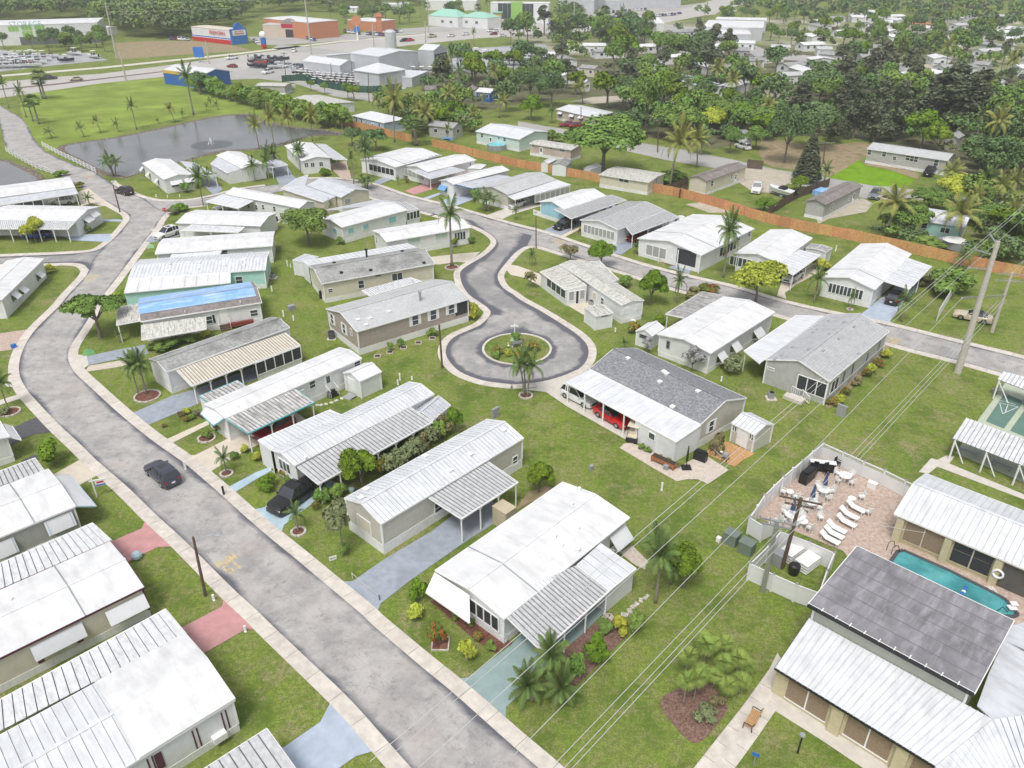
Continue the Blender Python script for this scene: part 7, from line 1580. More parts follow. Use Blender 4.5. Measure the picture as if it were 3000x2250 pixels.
eA,eB=G(2819,878,9.6),bD.lerp(topD,.62); MB().bar(eA,eB,.14,.2).build('connecting_beam',M_steel,tD)
M_wire=mat('aluminium_cable',(.50,.50,.51),.5,.05)
def wire(p0,p1,label,sag=.25,r=.018,gr=None,ww=None):
 pts=[]
 for i in range(25): t=i/24; q=p0.lerp(p1,t); q=q-UP*(sag*4*t*(1-t)); pts.append(q)
 o=MB().tube(pts,r,4).build('power_line',ww or M_wire); tag(o,label,'power line',gr); return o
# near ends hang from the next pole line behind the camera
def ext(px,py,z,k=1.25,frm=None):
 e=G(px,py,z); return frm+(e-frm)*k
for i,((x,y,z),(ex,ey),ez) in enumerate([((2901,690,15.6),(1080,2229),13.6),((2858,736,14.4),(1157,2199),12.6),((2838,790,12.8),(1220,2250),11.4)]):
 s=G(x,y,z); wire(s,ext(ex,ey,ez,1.0,s),['upper transmission wire crossing the white home roof','middle transmission wire crossing the white home roof','lower transmission wire over the sea green drive'][i],sag=.12,r=.02)
 wire(s,s+(s-G(ex,ey,ez))*.5,['upper transmission wire leaving to the upper right','middle transmission wire leaving to the upper right','lower transmission wire leaving to the upper right'][i],sag=.1,r=.02)
s=eA; wire(s,G(1500,2214,9.0),'single wire over the left half of the open lawn',sag=.1,r=.02)
for i,((x0,y0),(x1,y1)) in enumerate([((2862,940),(1620,2240)),((2880,945),(1649,2250)),((2900,948),(1673,2250))]):
 s=bD.lerp(topD,.55)+Vector((-.5+i*.5,0,0)); wire(s,G(x1,y1,7.6),['left wire of the bundled lines above the lawn','middle wire of the bundled lines above the lawn','right wire of the bundled lines above the lawn'][i],sag=.1,r=.02,gr='bundled lines above the lawn')
for i in range(3): s=topD+Vector((-.9+i*.9,0,-.1)); wire(s,G(3100,640-i*30+60,9),['first short line leaving the slim pole','second short line leaving the slim pole','third short line leaving the slim pole'][i],sag=.1,r=.018)
for i in range(2): wire(topB+Vector((-.5+i,0,0)),topA+Vector((-.6+i*1.2,0,-.3)),['left jumper wire between the two crossarm poles','right jumper wire between the two crossarm poles'][i],sag=.15)
wire(topA-UP*.5,G(2710,1565,2.9),'service wire dropping to the pool house eave',sag=.3,r=.02)
for i,(a,b,zz) in enumerate([((312,6),(896,-8),17),((312,30),(700,20),15),((896,120),(1500,60),8)]): wire(G(*a,zz),G(*b,zz),['top far power line left of the tall pale pole','lower far power line in front of the wood','far line along the highway crossing'][i],sag=.4,r=.035)
for i,(a,b,zz) in enumerate([((1930,350),(2421,422),8.5),((1930,354),(2421,426),8.1),((2421,424),(3050,610),8.0),((1705,318),(1930,352),8.0)]): wire(G(*a,zz),G(*b,zz),['upper street wire over the trailer back street','lower street wire over the trailer back street','street wire running to the right edge above the lane','street wire between the wooden back street poles'][i],sag=.4,r=.02,ww=M_black)
# ================================================================ ROAD LETTERING AND SIGNS
def text_mesh(body,size,m,name='lettering',spacing=1.0,ext_=0.,bold=0.,parent=None,mw=None,align='CENTER'):
 c=bpy.data.curves.new(name,'FONT'); c.body=body; c.size=size; c.align_x=align; c.align_y='CENTER'; c.extrude=ext_; c.offset=bold; c.space_line=.95
 o=bpy.data.objects.new(name,c); col.objects.link(o); bpy.context.view_layer.update(); me=bpy.data.meshes.new_from_object(o.evaluated_get(bpy.context.evaluated_depsgraph_get())); bpy.data.objects.remove(o); bpy.data.curves.remove(c)
 me.materials.clear(); me.materials.append(m); me.transform(mw);
 if parent is not None and parent.name in INV: me.transform(INV[parent.name])
 o=bpy.data.objects.new(name,me); col.objects.link(o)
 if parent is not None: o.parent=parent
 return o
STROKE={'1':[((.5,0),(.5,1)),((.25,.75),(.5,1))],'5':[((.9,1),(.1,1)),((.1,1),(.1,.56)),((.1,.56),(.8,.56)),((.88,.5),(.88,.1)),((.8,0),(.05,0))],'M':[((.08,0),(.08,1)),((.08,1),(.5,.4)),((.5,.4),(.92,1)),((.92,1),(.92,0))],'P':[((.1,0),(.1,1)),((.1,1),(.85,1)),((.85,1),(.85,.48)),((.85,.48),(.1,.48))],'H':[((.1,0),(.1,1)),((.9,0),(.9,1)),((.1,.5),(.9,.5))]}
def ground_text(lines,px,py,ux,uy,z=.03,k=1.):
 """painted block numerals and letters lying on the road, top toward ux,uy"""
 c=G(px,py); up=(G(ux,uy)-c).normalized(); r=Vector((up.y,-up.x,0)); b=MB(); n=0
 for row,(txt,hgt,wd) in enumerate(lines):
  for i,ch in enumerate(txt):
   x0=(i-len(txt)/2)*(wd+.16)+.08; y0=(.12 if row==0 else -.12-hgt)
   for p,q in STROKE[ch]:
    P=[c+r*(k*(x0+s_[0]*wd))+up*(k*(y0+s_[1]*hgt)) for s_ in (p,q)]; d=(P[1]-P[0]).normalized(); v=UP.cross(d)*.085*k; e=d*.06*k; n+=1
    b.quad(*[Vector((t.x,t.y,z+.0006*n)) for t in (P[0]-v-e,P[1]-v+e,P[1]+v+e,P[0]+v-e)])
 o=b.build('speed_marking',M_yellow); o['kind']='structure'
SP=(('15',1.15,.62),('MPH',.8,.5))
for a_ in ((668,1648,722,1702,.026,.92),(270,809,262,845,.026,1.),(264,513,300,535,.026,1.),(2612,1000,2560,985,.022,1.),(1638,708,1610,698,.022,1.)): ground_text(SP,*a_)
def vert_text(body,c,face,size,m,parent,name='lettering',bold=.0,sx=1.):
 n=face.normalized(); r=UP.cross(n).normalized(); M=Matrix(((r.x*sx,0,n.x,c.x),(r.y*sx,0,n.y,c.y),(0,1,0,c.z),(0,0,0,1))); return text_mesh(body,size,m,name,mw=M,parent=parent,bold=bold)
def post_sign(px,py,label,w,h,z,m,face=None,posts=1,pm=None,txt=None,tm=None,ts=.2,name='sign'):
 b=G(px,py); n=face or Vector((CAM.x-b.x,CAM.y-b.y,0)).normalized(); r=UP.cross(n); t=thing(name,label,'sign',b)
 for s in ((0,) if posts==1 else (-1,1)): MB().box(b+r*(s*w*.45),.07,.07,z+h*.5,r).build('post',pm or M_trim,t)
 MB().box(b+UP*z+n*.05,w,.03,h,r).build('panel',m,t)
 if txt: vert_text(txt,b+UP*(z+h/2)+n*.075,n,ts,tm or M_black,t)
 return t,b,n,r
post_sign(974,1640,'small white board with black lettering on the front lawn',.62,.42,.08,M_trim,txt='BECK!',ts=.2,face=Vector((.45,-.9,0)))
t,b,n,r=post_sign(489,638,'red octagonal stop sign facing the north street',.02,.02,1.2,M_steel,pm=M_steel); n=Vector((CAM.x-b.x,CAM.y-b.y,0)).normalized(); c=b+UP*1.75
o=MB().cone(c,c+n*.03,.36,.36,8).build('stop_plate',M_redp,t); vert_text('STOP',c+n*.04,n,.24,M_trim,t)
b=G(283,1452); t=thing('yard_sign','white post sign with a red and blue panel on the lawn by the cream drive','sign',b); n=Vector((.35,-.93,0)).normalized(); r=UP.cross(n)
MB().box(b,.11,.11,2.0,r).build('post',M_trim,t); MB().bar(b+UP*1.85-r*.25,b+UP*1.85+r*1.15,.09).build('arm',M_trim,t); p=b+UP*1.15+r*.62; q=MB().box(p,.85,.04,.6,r).build('hanging_panel',M_trim,t)
MB().box(p+UP*.36+n*.03,.6,.01,.16,r).build('red_band',M_redp,q); MB().box(p+UP*.06+n*.03,.8,.01,.14,r).build('blue_band',M_bluetrim,q)
b=G(1508,992); t=thing('street_name_post','white post with two crossed name boards on the round island','sign post',b); MB().box(b,.12,.12,2.0).build('post',M_trim,t); MB().box(b+UP*1.7,1.0,.05,.22).build('name_board',M_trim,t); MB().box(b+UP*1.72,.05,1.0,.2).build('name_board',M_trim,t)
t=thing('bench','dark bench on the round island facing the flowers','bench',G(1514,1016)); b=G(1514,1016); u=Vector((.93,.36,0)); MB().box(b+UP*.4,1.4,.4,.06,u).build('seat',M_black,t); MB().box(b+UP*.5+UP.cross(u)*-.2,1.4,.05,.4,u).build('backrest',M_greyp,t)
for s in (-.6,.6): MB().box(b+u*s,.07,.4,.4,u).build('leg',M_trim,t)
tag(MB().cone(G(1508,998,0),G(1508,998,.12),.55,.52,16).build('utility_cover',mat('pale_green_cover',(.33,.50,.30),.7,.1)),'round pale green cover at the foot of the island sign post','cover'); tag(MB().cone(G(262,1034,0),G(262,1034,.08),.75,.72,16).build('utility_cover',mat('green_cover',(.14,.34,.12),.7,.1)),'round green cover by the apron of the tarp home drive','cover'); tag(MB().cone(G(443,722,0),G(443,722,.08),.6,.58,14).build('utility_cover',MATS['pale_green_cover']),'pale oval cover on the lawn above the mint home','cover')
# white bird ornament
b=G(1490,1022); t=thing('bird_ornament','white wading bird ornament on the round island','ornament',b); MB().ball(b+UP*.45,.14,.12,8,5).build('body',M_trim,t); MB().tube([b+UP*.5,b+UP*.75+Vector((-.08,0,0)),b+UP*.9],.04,6).build('neck',M_trim,t); MB().bar(b,b+UP*.35,.03).build('leg',M_black,t)
# ================================================================ SMALL THINGS AROUND THE HOMES
def boxthing(name,label,px,py,dx,dy,dz,m,cat,u=None,group=None,lid=None,z=0):
 b=G(px,py)+UP*z; u=u or Vector((.7,.7,0)); t=thing(name,label,cat,b,u,group); MB().box(b,dx,dy,dz,u).build('housing',m,t); MB().box(b+UP*dz,dx*1.06,dy*1.06,.05,u).build('lid',lid or m,t); return t
def ac(px,py,label,r=.38,h=.8,m=None):
 b=G(px,py); t=thing('air_conditioner',label,'air conditioner',b); MB().box(b,1.1,1.1,.08).build('pad',M_concr,t); MB().cone(b+UP*.08,b+UP*h,r,r,10).build('casing',m or M_greyp,t); MB().cone(b+UP*h,b+UP*(h+.04),r*.8,r*.8,10).build('fan_grille',M_black,t)
ac(973,990,'tall dark air conditioner at the gable end of the taupe home',.45,1.0,mat('dark_grey_metal',(.09,.09,.1),.5)); ac(802,812,'air conditioner on a pad behind the mint home'); ac(840,650,'large grey air conditioner behind the long white home',.55,.8); ac(813,647,'slim black unit beside the large grey air conditioner',.25,.9,M_black); ac(2258,1170,'air conditioner at the left corner of the grey shingle home'); ac(1982,1052,'air conditioner half hidden behind the white flowering bush'); ac(1733,893,'air conditioner on the weathered home patio',.4,.6)
b=G(943,872); tag(MB().cone(b,b+UP*1.1,.28,.3,10).ball(b+UP*1.1,.3,.12,8,4).build('trash_can',M_black),'black bin at the corner of the cream stove pipe home','trash can')
for i,(x,y,d,c) in enumerate([(2140,1592,(-.1,0),0),(2184,1619,(0,0),0)]): boxthing('transformer_box',['left green transformer box by the vinyl fence','right green transformer box by the vinyl fence'][i],x,y,1.15,1.0,1.1,mat('pad_green',(.16,.20,.17),.6,.08),'transformer box',(G(2200,1620)-G(2150,1595)).normalized())
boxthing('meter_box','grey electric meter cluster standing behind the beige home',1451,1222,.9,.3,1.1,M_greyp,'meter box',z=.0); boxthing('meter_box','grey meter pedestal by the end of the long side bed',2462,1222,.3,1.0,1.3,M_greyp,'meter box'); boxthing('utility_box','small grey utility box on the lawn beyond the round tree',1731,1378,.4,.3,.5,M_greyp,'utility box'); boxthing('utility_box','grey utility box on the grass behind the tarp home',855,905,.9,.7,.6,M_greyp,'utility box')
for i,(x,y,h) in enumerate([(832,924,.9),(861,936,.7),(844,776,.9),(853,780,.5),(798,850,.8),(1172,1112,.9),(1166,1125,.6),(1207,1111,.4),(1937,1438,.9),(2113,1118,.6),(1803,972,.5),(2450,735,.7),(2449,739,.5),(543,1371,.9),(625,1756,.6),(717,1848,.6),(460,573,.5),(493,575,.5),(529,573,.5),(655,1445,.9)]):
 tag(MB().box(G(x,y),.16,.14,h).ball(G(x,y,h),.1,.06,6,3).build('service_pedestal',M_trim if i not in(19,) else M_black),['tall white service post on the back lawn','small white service post near the back lawn box','tall white pipe post behind the mint home','short white pipe post behind the mint home','white stake near the mint home wall','white post on the lawn right of the gable shed','short white post right of the gable shed','white pipe behind the long ribbed roof','white pipe stub on the open lawn','white post behind the shingle home','little white box on the grass by the turning circle','white post by the striped shed','short post by the striped shed','white stake by the cream drive','white stake on the verge by the leaning pole','white stake beside the lower pink drive','first white stake on the pond corner lawn','second white stake on the pond corner lawn','third white stake on the pond corner lawn','black garden light by the pale blue walk'][i],'post')
boxthing('storage_cabinet','tall beige storage cabinet at the back of the blue grey drive',1476,1535,1.3,1.6,1.9,mat('beige_cabinet',(.50,.43,.31),.6,.06),'cabinet',HA.u); boxthing('recycling_bin','blue recycling bin on the brick drive',42,1014,.6,.45,.45,M_bluetrim,'bin'); boxthing('cooler','white cooler beside the green transformers',2103,1588,.35,.35,.4,M_trim,'box'); boxthing('cooler','grey storage box on the paver walk',1951,1377,.5,.45,.5,M_greyp,'box')
b=G(401,1633); tag(MB().ball(b+UP*.35,.45,.4,10,5).build('water_tub',M_lightblue),'pale blue rounded tub on the edge of the pink drive','tub')
b=G(1030,1440); tag(MB().cone(b,b+UP*.4,.2,.28,10).build('flower_pot',M_lightblue),'pale blue flower pot behind the mango tree','flower pot')
t=thing('propane_tank','white propane tank at the end wall of the weathered home','tank',G(1856,943)); MB().cone(G(1856,943),G(1856,943,.9),.32,.32,12).build('tank_body',M_trim,t); MB().ball(G(1856,943,.92),.3,.12,10,4).build('tank_cap',M_greyp,t)
# raised planter, patio umbrella, grill, tricycle
b=G(1943,1364); u=(G(1968,1373)-G(1917,1350)).normalized(); t=thing('planter_box','long orange wooden planter box by the storage wall','planter',b,u)
MB().box(b+UP*.35,2.6,.7,.35,u).build('box',mat('orange_wood',(.36,.13,.05),.8,.15,4),t); MB().box(b+UP*.7,2.5,.6,.03,u).build('soil',MATS['dark_soil'],t)
for sx in (-1.2,1.2):
 for sy in (-.3,.3): MB().box(b+u*sx+UP.cross(u)*sy,.09,.09,.72,u).build('leg',MATS['orange_wood'],t)
b=G(2009,1373); t=thing('patio_umbrella','closed black patio umbrella on a square base','umbrella',b); MB().box(b,.95,.95,.1).build('base',M_black,t); MB().cone(b,b+UP*2.5,.035,.035,6).build('pole',M_black,t); MB().cone(b+UP*.9,b+UP*2.6,.14,.05,8).build('canopy',M_black,t)
b=G(2050,1350); t=thing('covered_grill','covered black grill at the patio edge','grill',b); MB().box(b,1.3,.6,.95,Vector((.8,-.6,0))).build('cover',M_black,t); MB().box(b+UP*.95,1.0,.5,.18,Vector((.8,-.6,0))).build('hood',M_black,t)
b=G(2107,1345); u=(G(2125,1352)-G(2088,1338)).normalized(); v=UP.cross(u); t=thing('tricycle','adult tricycle with a rear basket parked on the orange gravel','tricycle',b,u)
def wheel_ring(c,ax,r,t,name='wheel',m=None):
 ax=Vector(ax); x=ax; pts=[c+x*math.cos(k*math.pi/8)*r+UP*math.sin(k*math.pi/8)*r for k in range(17)]; MB().tube(pts,.035,4).build(name,m or M_black,t)
wheel_ring(b-u*.75+UP*.33,u,.32,t); wheel_ring(b+u*.6+v*.3+UP*.28,u,.27,t); wheel_ring(b+u*.6-v*.3+UP*.28,u,.27,t)
MB().tube([b-u*.75+UP*.33,b-u*.6+UP*.85,b-u*.55+UP*1.0],.025,5).tube([b-u*.6+UP*.75,b+u*.1+UP*.35,b+u*.6+UP*.35],.03,5).build('frame',M_lightblue,t); MB().box(b+u*.6+UP*.55,.5,.5,.3,u).build('basket',M_greyp,t); MB().box(b+u*.12+UP*.8,.25,.2,.08,u).build('saddle',M_trim,t); MB().bar(b-u*.55+v*.3+UP*1.02,b-u*.55-v*.3+UP*1.02,.03).build('handlebar',M_greyp,t)
# bicycle under the mildewed awning
b=G(511,998); u=(G(531,992)-b).normalized(); t=thing('bicycle','black bicycle leaning under the mildewed awning','bicycle',b,u); wheel_ring(b-u*.5+UP*.33,u,.31,t); wheel_ring(b+u*.5+UP*.33,u,.31,t); MB().tube([b-u*.5+UP*.33,b-u*.15+UP*.8,b+u*.35+UP*.8,b+u*.5+UP*.33],.025,5).tube([b-u*.15+UP*.8,b+UP*.35,b+u*.35+UP*.8],.025,5).build('frame',M_black,t); MB().box(b-u*.15+UP*.85,.25,.15,.07,u).build('saddle',M_black,t)
for i,(x,y) in enumerate([(929,1185),(941,1185),(955,1182),(971,1178),(985,1172),(1001,1166)]): tag(MB().box(G(x,y),.42,.34,.05,Vector((math.cos(i),math.sin(i),0))).build('stepping_stone',M_concr),['first stepping stone from the carport toward the shed','second stepping stone toward the shed','third stepping stone toward the shed','fourth stepping stone toward the shed','fifth stepping stone toward the shed','stepping stone nearest the shed ramp'][i],'stepping stone','stepping stones leading to the gable shed')
for i,(x,y,s) in enumerate([(1775,1805,.5),(1788,1812,.6),(1768,1812,.4),(1827,1804,.55),(1842,1793,.5),(1852,1780,.45),(1863,1772,.4),(1875,1762,.45),(1888,1755,.35),(1896,1748,.3)]): tag(MB().box(G(x,y),s,s*.7,.12,Vector((math.cos(i*2),math.sin(i*2),0))).ball(G(x,y,.1),s*.4,.12,7,3).build('garden_rock',M_rock),['flat pale rock at the carport corner','largest flat pale rock by the carport corner','small pale rock by the carport corner','pale rock beside the dense round shrub','second rock of the white rock line','third rock of the white rock line','middle rock of the white rock line','fifth rock of the white rock line','sixth rock of the white rock line','last rock of the white rock line near the rough palm'][i],'rock','white rocks edging the garden by the white home')
# low chain across the driveway
p,q=G(1031,1692),G(1110,1757); t=thing('driveway_chain','pale rope strung between two little posts across the blue grey drive','barrier',p); MB().tube([p+UP*.55,p.lerp(q,.5)+UP*.35,q+UP*.55],.02,4).build('rope',M_creamc,t); MB().box(p,.06,.06,.6).build('post',M_creamc,t); MB().box(q,.06,.06,.6).build('post',M_black,t)
# park bench, path lamp, blue sign near the clubhouse
b=G(2198,2120); u=(G(2216,2085)-G(2180,2150)).normalized(); v=UP.cross(u); t=thing('park_bench','wooden slat bench with black iron ends on the concrete walk','bench',b,u)
M_slat=mat('golden_slat',(.52,.30,.13),.6,.12,3)
for k in range(5): MB().box(b+v*(-.2+k*.11)+UP*.45,1.5,.09,.03,u).build('seat_slat',M_slat,t)
for k in range(4): MB().box(b-v*(.3+k*.03)+UP*(.55+k*.11),1.5,.03,.09,u).build('backrest_slat',M_slat,t)
for s in (-.75,.75): MB().tube([b+u*s+v*.3,b+u*s+v*.28+UP*.65,b+u*s-v*.25+UP*.62,b+u*s-v*.4+UP*.95],.035,5).tube([b+u*s-v*.3,b+u*s-v*.25+UP*.5],.035,5).build('iron_end',M_black,t)
b=G(2333,2209); t=thing('path_lamp','black post lamp with a pale head on the clubhouse lawn','lamp',b); MB().cone(b,b+UP*1.75,.06,.05,8).build('post',M_black,t); MB().cone(b+UP*1.75,b+UP*1.85,.2,.16,8).build('lamp_head',M_greyp,t)
t,b,n,r=post_sign(2203,2246,'small blue and white parking sign at the bottom edge lawn',.45,.3,1.0,M_bluetrim,pm=M_steel)
b=G(2353,1765); tag(MB().cone(b,b+UP*.5,.22,.2,10).cone(b+UP*.5,b+UP*1.1,.04,.04,6).build('standpipe',M_creamc),'short standpipe beside the dark roofed hall','standpipe')
# ================================================================ POOL DECK FURNITURE
M_fur=mat('white_patio_furniture',(.76,.76,.74),.5,.04); M_navy=mat('navy_canvas',(.04,.07,.16),.8,.1)
def chaise(px,py,hx,hy,label):
 b=G(px,py)+UP*.045; u=(G(hx,hy)-G(px,py)).normalized(); v=UP.cross(u); t=thing('chaise_longue',label,'sun lounger',b,u,'white loungers beside the pool')
 MB().plate([b-u*.15+v*.32+UP*.38,b+u*1.0+v*.32+UP*.36,b+u*1.0-v*.32+UP*.36,b-u*.15-v*.32+UP*.38],.05).build('seat',M_fur,t); MB().plate([b-u*.15+v*.32+UP*.38,b-u*.15-v*.32+UP*.38,b-u*.75-v*.32+UP*.78,b-u*.75+v*.32+UP*.78],.05).build('backrest',M_fur,t)
 for s in (-.5,.85):
  for w_ in (-.3,.3): MB().box(b+u*s+v*w_,.06,.06,.36,u).build('leg',M_fur,t)
for i,(x,y) in enumerate([(2423,1590),(2435,1574),(2443,1558),(2472,1540),(2480,1518),(2500,1498)]): chaise(x,y,x+40,y+20,['chaise nearest the vinyl divider, half hidden','second chaise from the vinyl divider','third chaise from the vinyl divider, flat backed','fourth chaise, in the middle of the row','fifth chaise from the vinyl divider','farthest chaise, next to the little white tables'][i])
def chair(c,ang,m,label,group,tall=False):
 u=Vector((math.cos(ang),math.sin(ang),0)); v=UP.cross(u); h=.75 if tall else .42; t=thing('patio_chair',label,'chair',c,u,group); MB().box(c+UP*h,.46,.46,.05,u).build('seat',m,t); MB().box(c+u*.24+UP*(h+.05),.05,.46,.48,u).build('backrest',m,t)
 for a in (-.2,.2):
  for b_ in (-.2,.2): MB().box(c+u*a+v*b_,.05,.05,h,u).build('leg',m,t)
 for b_ in (-.24,.24): MB().box(c+v*b_+UP*(h+.2),.44,.05,.04,u).build('armrest',m,t)
def table(px,py,r,label,n=4,umb=None,a0=.4,oct_=False,desc=''):
 b=G(px,py)+UP*.045; t=thing('patio_table',label,'table',b); MB().cone(b+UP*.68,b+UP*.73,r,r,8 if oct_ else 18).build('tabletop',M_fur,t); MB().cone(b,b+UP*.68,.18,.06,8).build('pedestal',M_fur,t)
 for k in range(n): a=a0+k*2*math.pi/n; chair(b+Vector((math.cos(a),math.sin(a),0))*(r+.25),a,M_fur,'white patio chair '+desc,'white patio chairs '+desc)
 if umb: w=thing('closed_umbrella','closed navy umbrella '+umb,'umbrella',b); MB().cone(b+UP*.73,b+UP*2.7,.03,.03,6).build('pole',M_trim,w); MB().cone(b+UP*1.3,b+UP*2.65,.24,.05,8).build('canopy',M_navy,w)
table(2471,1414,.62,'round white table by the lattice fence',4,None,.5,desc='around the round table by the lattice fence'); table(2408,1456,.6,'white table under the upper navy umbrella',4,'on the table nearest the bar counter',.2,True,'around the upper umbrella table'); table(2372,1492,.6,'white table between the other two umbrella tables',4,'between the two other closed ones',.9,True,'around the middle umbrella table'); table(2314,1530,.62,'white table behind the dark pole',4,'behind the dark wooden pole',.4,True,'around the table behind the dark pole'); table(2490,1482,.35,'little white side table beside the farthest chaise',0)
table(2345,1548,.5,'white table near the short fence return',3,None,1.2,True,'around the table near the short fence return'); table(2310,1462,.35,'low white table along the lawn side fence',2,None,2.4,desc='at the low table along the side fence')
for i,(x,y) in enumerate([(2520,1470),(2400,1530),(2300,1500),(2540,1515)]): chair(G(x,y)+UP*.045,i*1.7,M_fur,['lone white chair near the farthest chaise','lone white chair by the middle of the deck','lone white chair at the side fence','lone white chair facing the loungers'][i],'single white chairs on the pool deck')
boxthing('storage_box','white slatted box against the lattice fence',2552,1433,.8,.5,.6,M_fur,'box',(G(2580,1445)-G(2552,1433)).normalized())
b=G(2405,1383); u=(G(2460,1390)-b).normalized(); t=thing('bar_counter','white topped bar counter in the far corner of the pool deck','counter',b,u); MB().box(b+UP*1.05,2.4,.6,.07,u).build('countertop',M_fur,t); MB().box(b,2.1,.4,1.05,u).build('cabinet',M_black,t)
for i,(x,y) in enumerate([(2385,1392),(2418,1395),(2448,1378)]): chair(G(x,y)+UP*.045,1.2+i*.5,M_black,['left black bar chair at the corner counter','middle black bar chair at the corner counter','right black bar chair at the corner counter'][i],'black bar chairs at the corner counter',True)
b=G(2362,1410); t=thing('covered_grill','large black covered grill along the side fence','grill',b); MB().box(b+UP*.03,1.9,.8,1.1,(G(2390,1385)-b).normalized()).build('cover',M_black,t); MB().box(b+UP*1.1,1.4,.6,.2,(G(2390,1385)-b).normalized()).build('hood',M_black,t)
# pen of stacked chairs, bin and pump box
b=G(2338,1652); u=(G(2370,1672)-b).normalized(); t=thing('stacked_loungers','pile of broken white loungers in the vinyl fenced pen','stack of loungers',b,u)
for k in range(4):
 for j in (0,1): MB().box(b+u*(-.8+j*1.5)+UP*(.15+k*.25),1.2,1.9,.1,u).build('lounger_frame',M_fur,t)
 for j in (-.7,.7): MB().box(b+u*j+UP*.0+UP*(k*.25),.08,1.6,.15,u).build('lounger_leg',M_fur,t)
b=G(2322,1682); tag(MB().cone(b,b+UP*.85,.42,.46,12).ball(b+UP*.85,.4,.15,10,4).build('trash_can',M_black),'black bagged bin inside the vinyl fenced pen','trash can')
boxthing('pump_box','grey metal cabinet at the foot of the dark pole',2278,1655,.9,.8,1.2,M_greyp,'cabinet')
# pool rail, lane float, steps
b=G(2608,1630); u=(G(2640,1620)-b).normalized(); t=thing('pool_rail','curved dark handrail at the shallow end of the pool','handrail',b)
for s in (0,.6): o=b+Vector((-.2,.9,0)).normalized()*s; MB().tube([o,o+UP*.8,o+UP*.95+u*.25,o+UP*.8+u*.6,o+u*.95],.03,6).build('rail',M_black,t)
t=thing('swim_float','deep blue rope float lying across the pool','pool float',G(2815,1750)); p,q=G(2830,1722,.1),G(2812,1752,.1)
for i in range(7): a=p.lerp(q,(i+.5)/7); MB().ball(a,.14 if i!=3 else .17,.09,8,4).build('float',M_bluetrim if i!=3 else M_trim,t)
t=thing('pool_lift','folded white and dark pool ladder at the deep end','pool ladder',G(2958,1805)); b=G(2952,1800); MB().tube([b,b+UP*.6+Vector((-.6,0,0)),b+UP*.5+Vector((-1.2,-.3,0))],.035,5).build('rail',M_black,t); MB().box(b+Vector((.3,.2,.3)),.6,.5,.08).box(b+Vector((.5,.4,.5)),.5,.4,.08).build('seat',M_trim,t)
for (x,y,a,c) in ((2728,1662,2600,1610),(2912,1742,2800,1695)):
 cc=G(x,y); up=(cc-G(2680,1750)).normalized(); r=Vector((up.y,-up.x,0)); M=Matrix(((r.x,up.x,0,cc.x),(r.y,up.y,0,cc.y),(0,0,1,.045),(0,0,0,1))); o=text_mesh('NO DIVING\nDEPTH 3 FT',.26,M_trim,'deck_lettering',mw=M,bold=.01); o['kind']='structure'
# lounge seats inside the pool house front
for i,(x,y) in enumerate([(2838,1640),(2930,1685)]):
 b=G(x,y)+UP*.04; u=HP.u; t=thing('wicker_sofa',['dark wicker sofa with teal cushions in the first open lounge bay','dark wicker sofa with teal cushions in the second open lounge bay'][i],'sofa',b,u); MB().box(b,1.5,.7,.35,u).build('base',M_black,t); MB().box(b+UP*.35,1.4,.6,.12,u).build('cushion',mat('teal_cushion',(.10,.19,.20),.8,.3,6),t); MB().box(b+HP.v*.3+UP*.35,1.5,.12,.5,u).build('backrest',MATS['teal_cushion'],t)
# above ground pool, swing frame, trailers in the back yards
b=G(1458,437); t=thing('round_pool','round above ground swimming pool with a blue liner','pool',b); MB().tube([b,b+UP*1.2],2.3,20).build('pool_wall',M_greyp,t); MB().cone(b+UP*1.2,b+UP*1.22,2.2,2.2,20).build('water',mat('bright_pool_water',(.14,.50,.58),.1),t)
for k in range(12): a=k*math.pi/6; MB().box(b+Vector((math.cos(a)*2.35,math.sin(a)*2.35,0)),.12,.12,1.25).build('pool_post',M_steel,t)
t=thing('blue_tent','low blue canopy tent behind the fence','canopy',G(1313,412)); MB().hexa([G(1296,408,1.9),G(1326,412,1.9),G(1331,403,1.9),G(1302,400,1.9)],[G(1310,405,2.5),G(1316,406,2.5),G(1317,405,2.5),G(1311,404,2.5)]).build('canopy',mat('tent_blue',(.10,.24,.5),.7),t)
for x,y in ((1298,418),(1326,422)): MB().bar(G(x,y),G(x,y,1.9),.08).build('post',M_trim,t)
b=G(2410,572); tag(MB().box(b,3.5,2.6,.9,(G(2440,560)-b).normalized()).ball(b+UP*.9,1.3,.3,8,4).build('tarp_pile',M_tarp),'heap under a bright blue tarp by the grey yard fence','tarp')
b=G(2182,432); t=thing('camper','white camper with a rounded grey roof beneath the trees','camper',G(2180,425)); b=G(2180,425); MB().box(b+UP*.6,2.4,6,2.2).build('body',M_trim,t); MB().box(b+UP*2.8,2.3,5.8,.2).build('roof',M_greyp,t)
for s in (-1.2,1.2): MB().cone(b+Vector((s,0,.35)),b+Vector((s*1.1,0,.35)),.35,.35,10).build('wheel',M_tyre,t)
for i,(x,y) in enumerate([(2065,632),(2790,738),(2965,740)]):
 if i==0: continue
 b=G(x,y); t=thing('parked_trailer',['','grey enclosed trailer below the mint house','white tarp covered boat right of the big poles'][i],'trailer',b); MB().box(b+UP*.5,3,4.5,1.3,Vector((.8,.5,0))).build('body',M_trim if i==2 else M_greyp,t); MB().ball(b+UP*1.8,1.9,.35,10,4).build('cover',M_canvas,t)
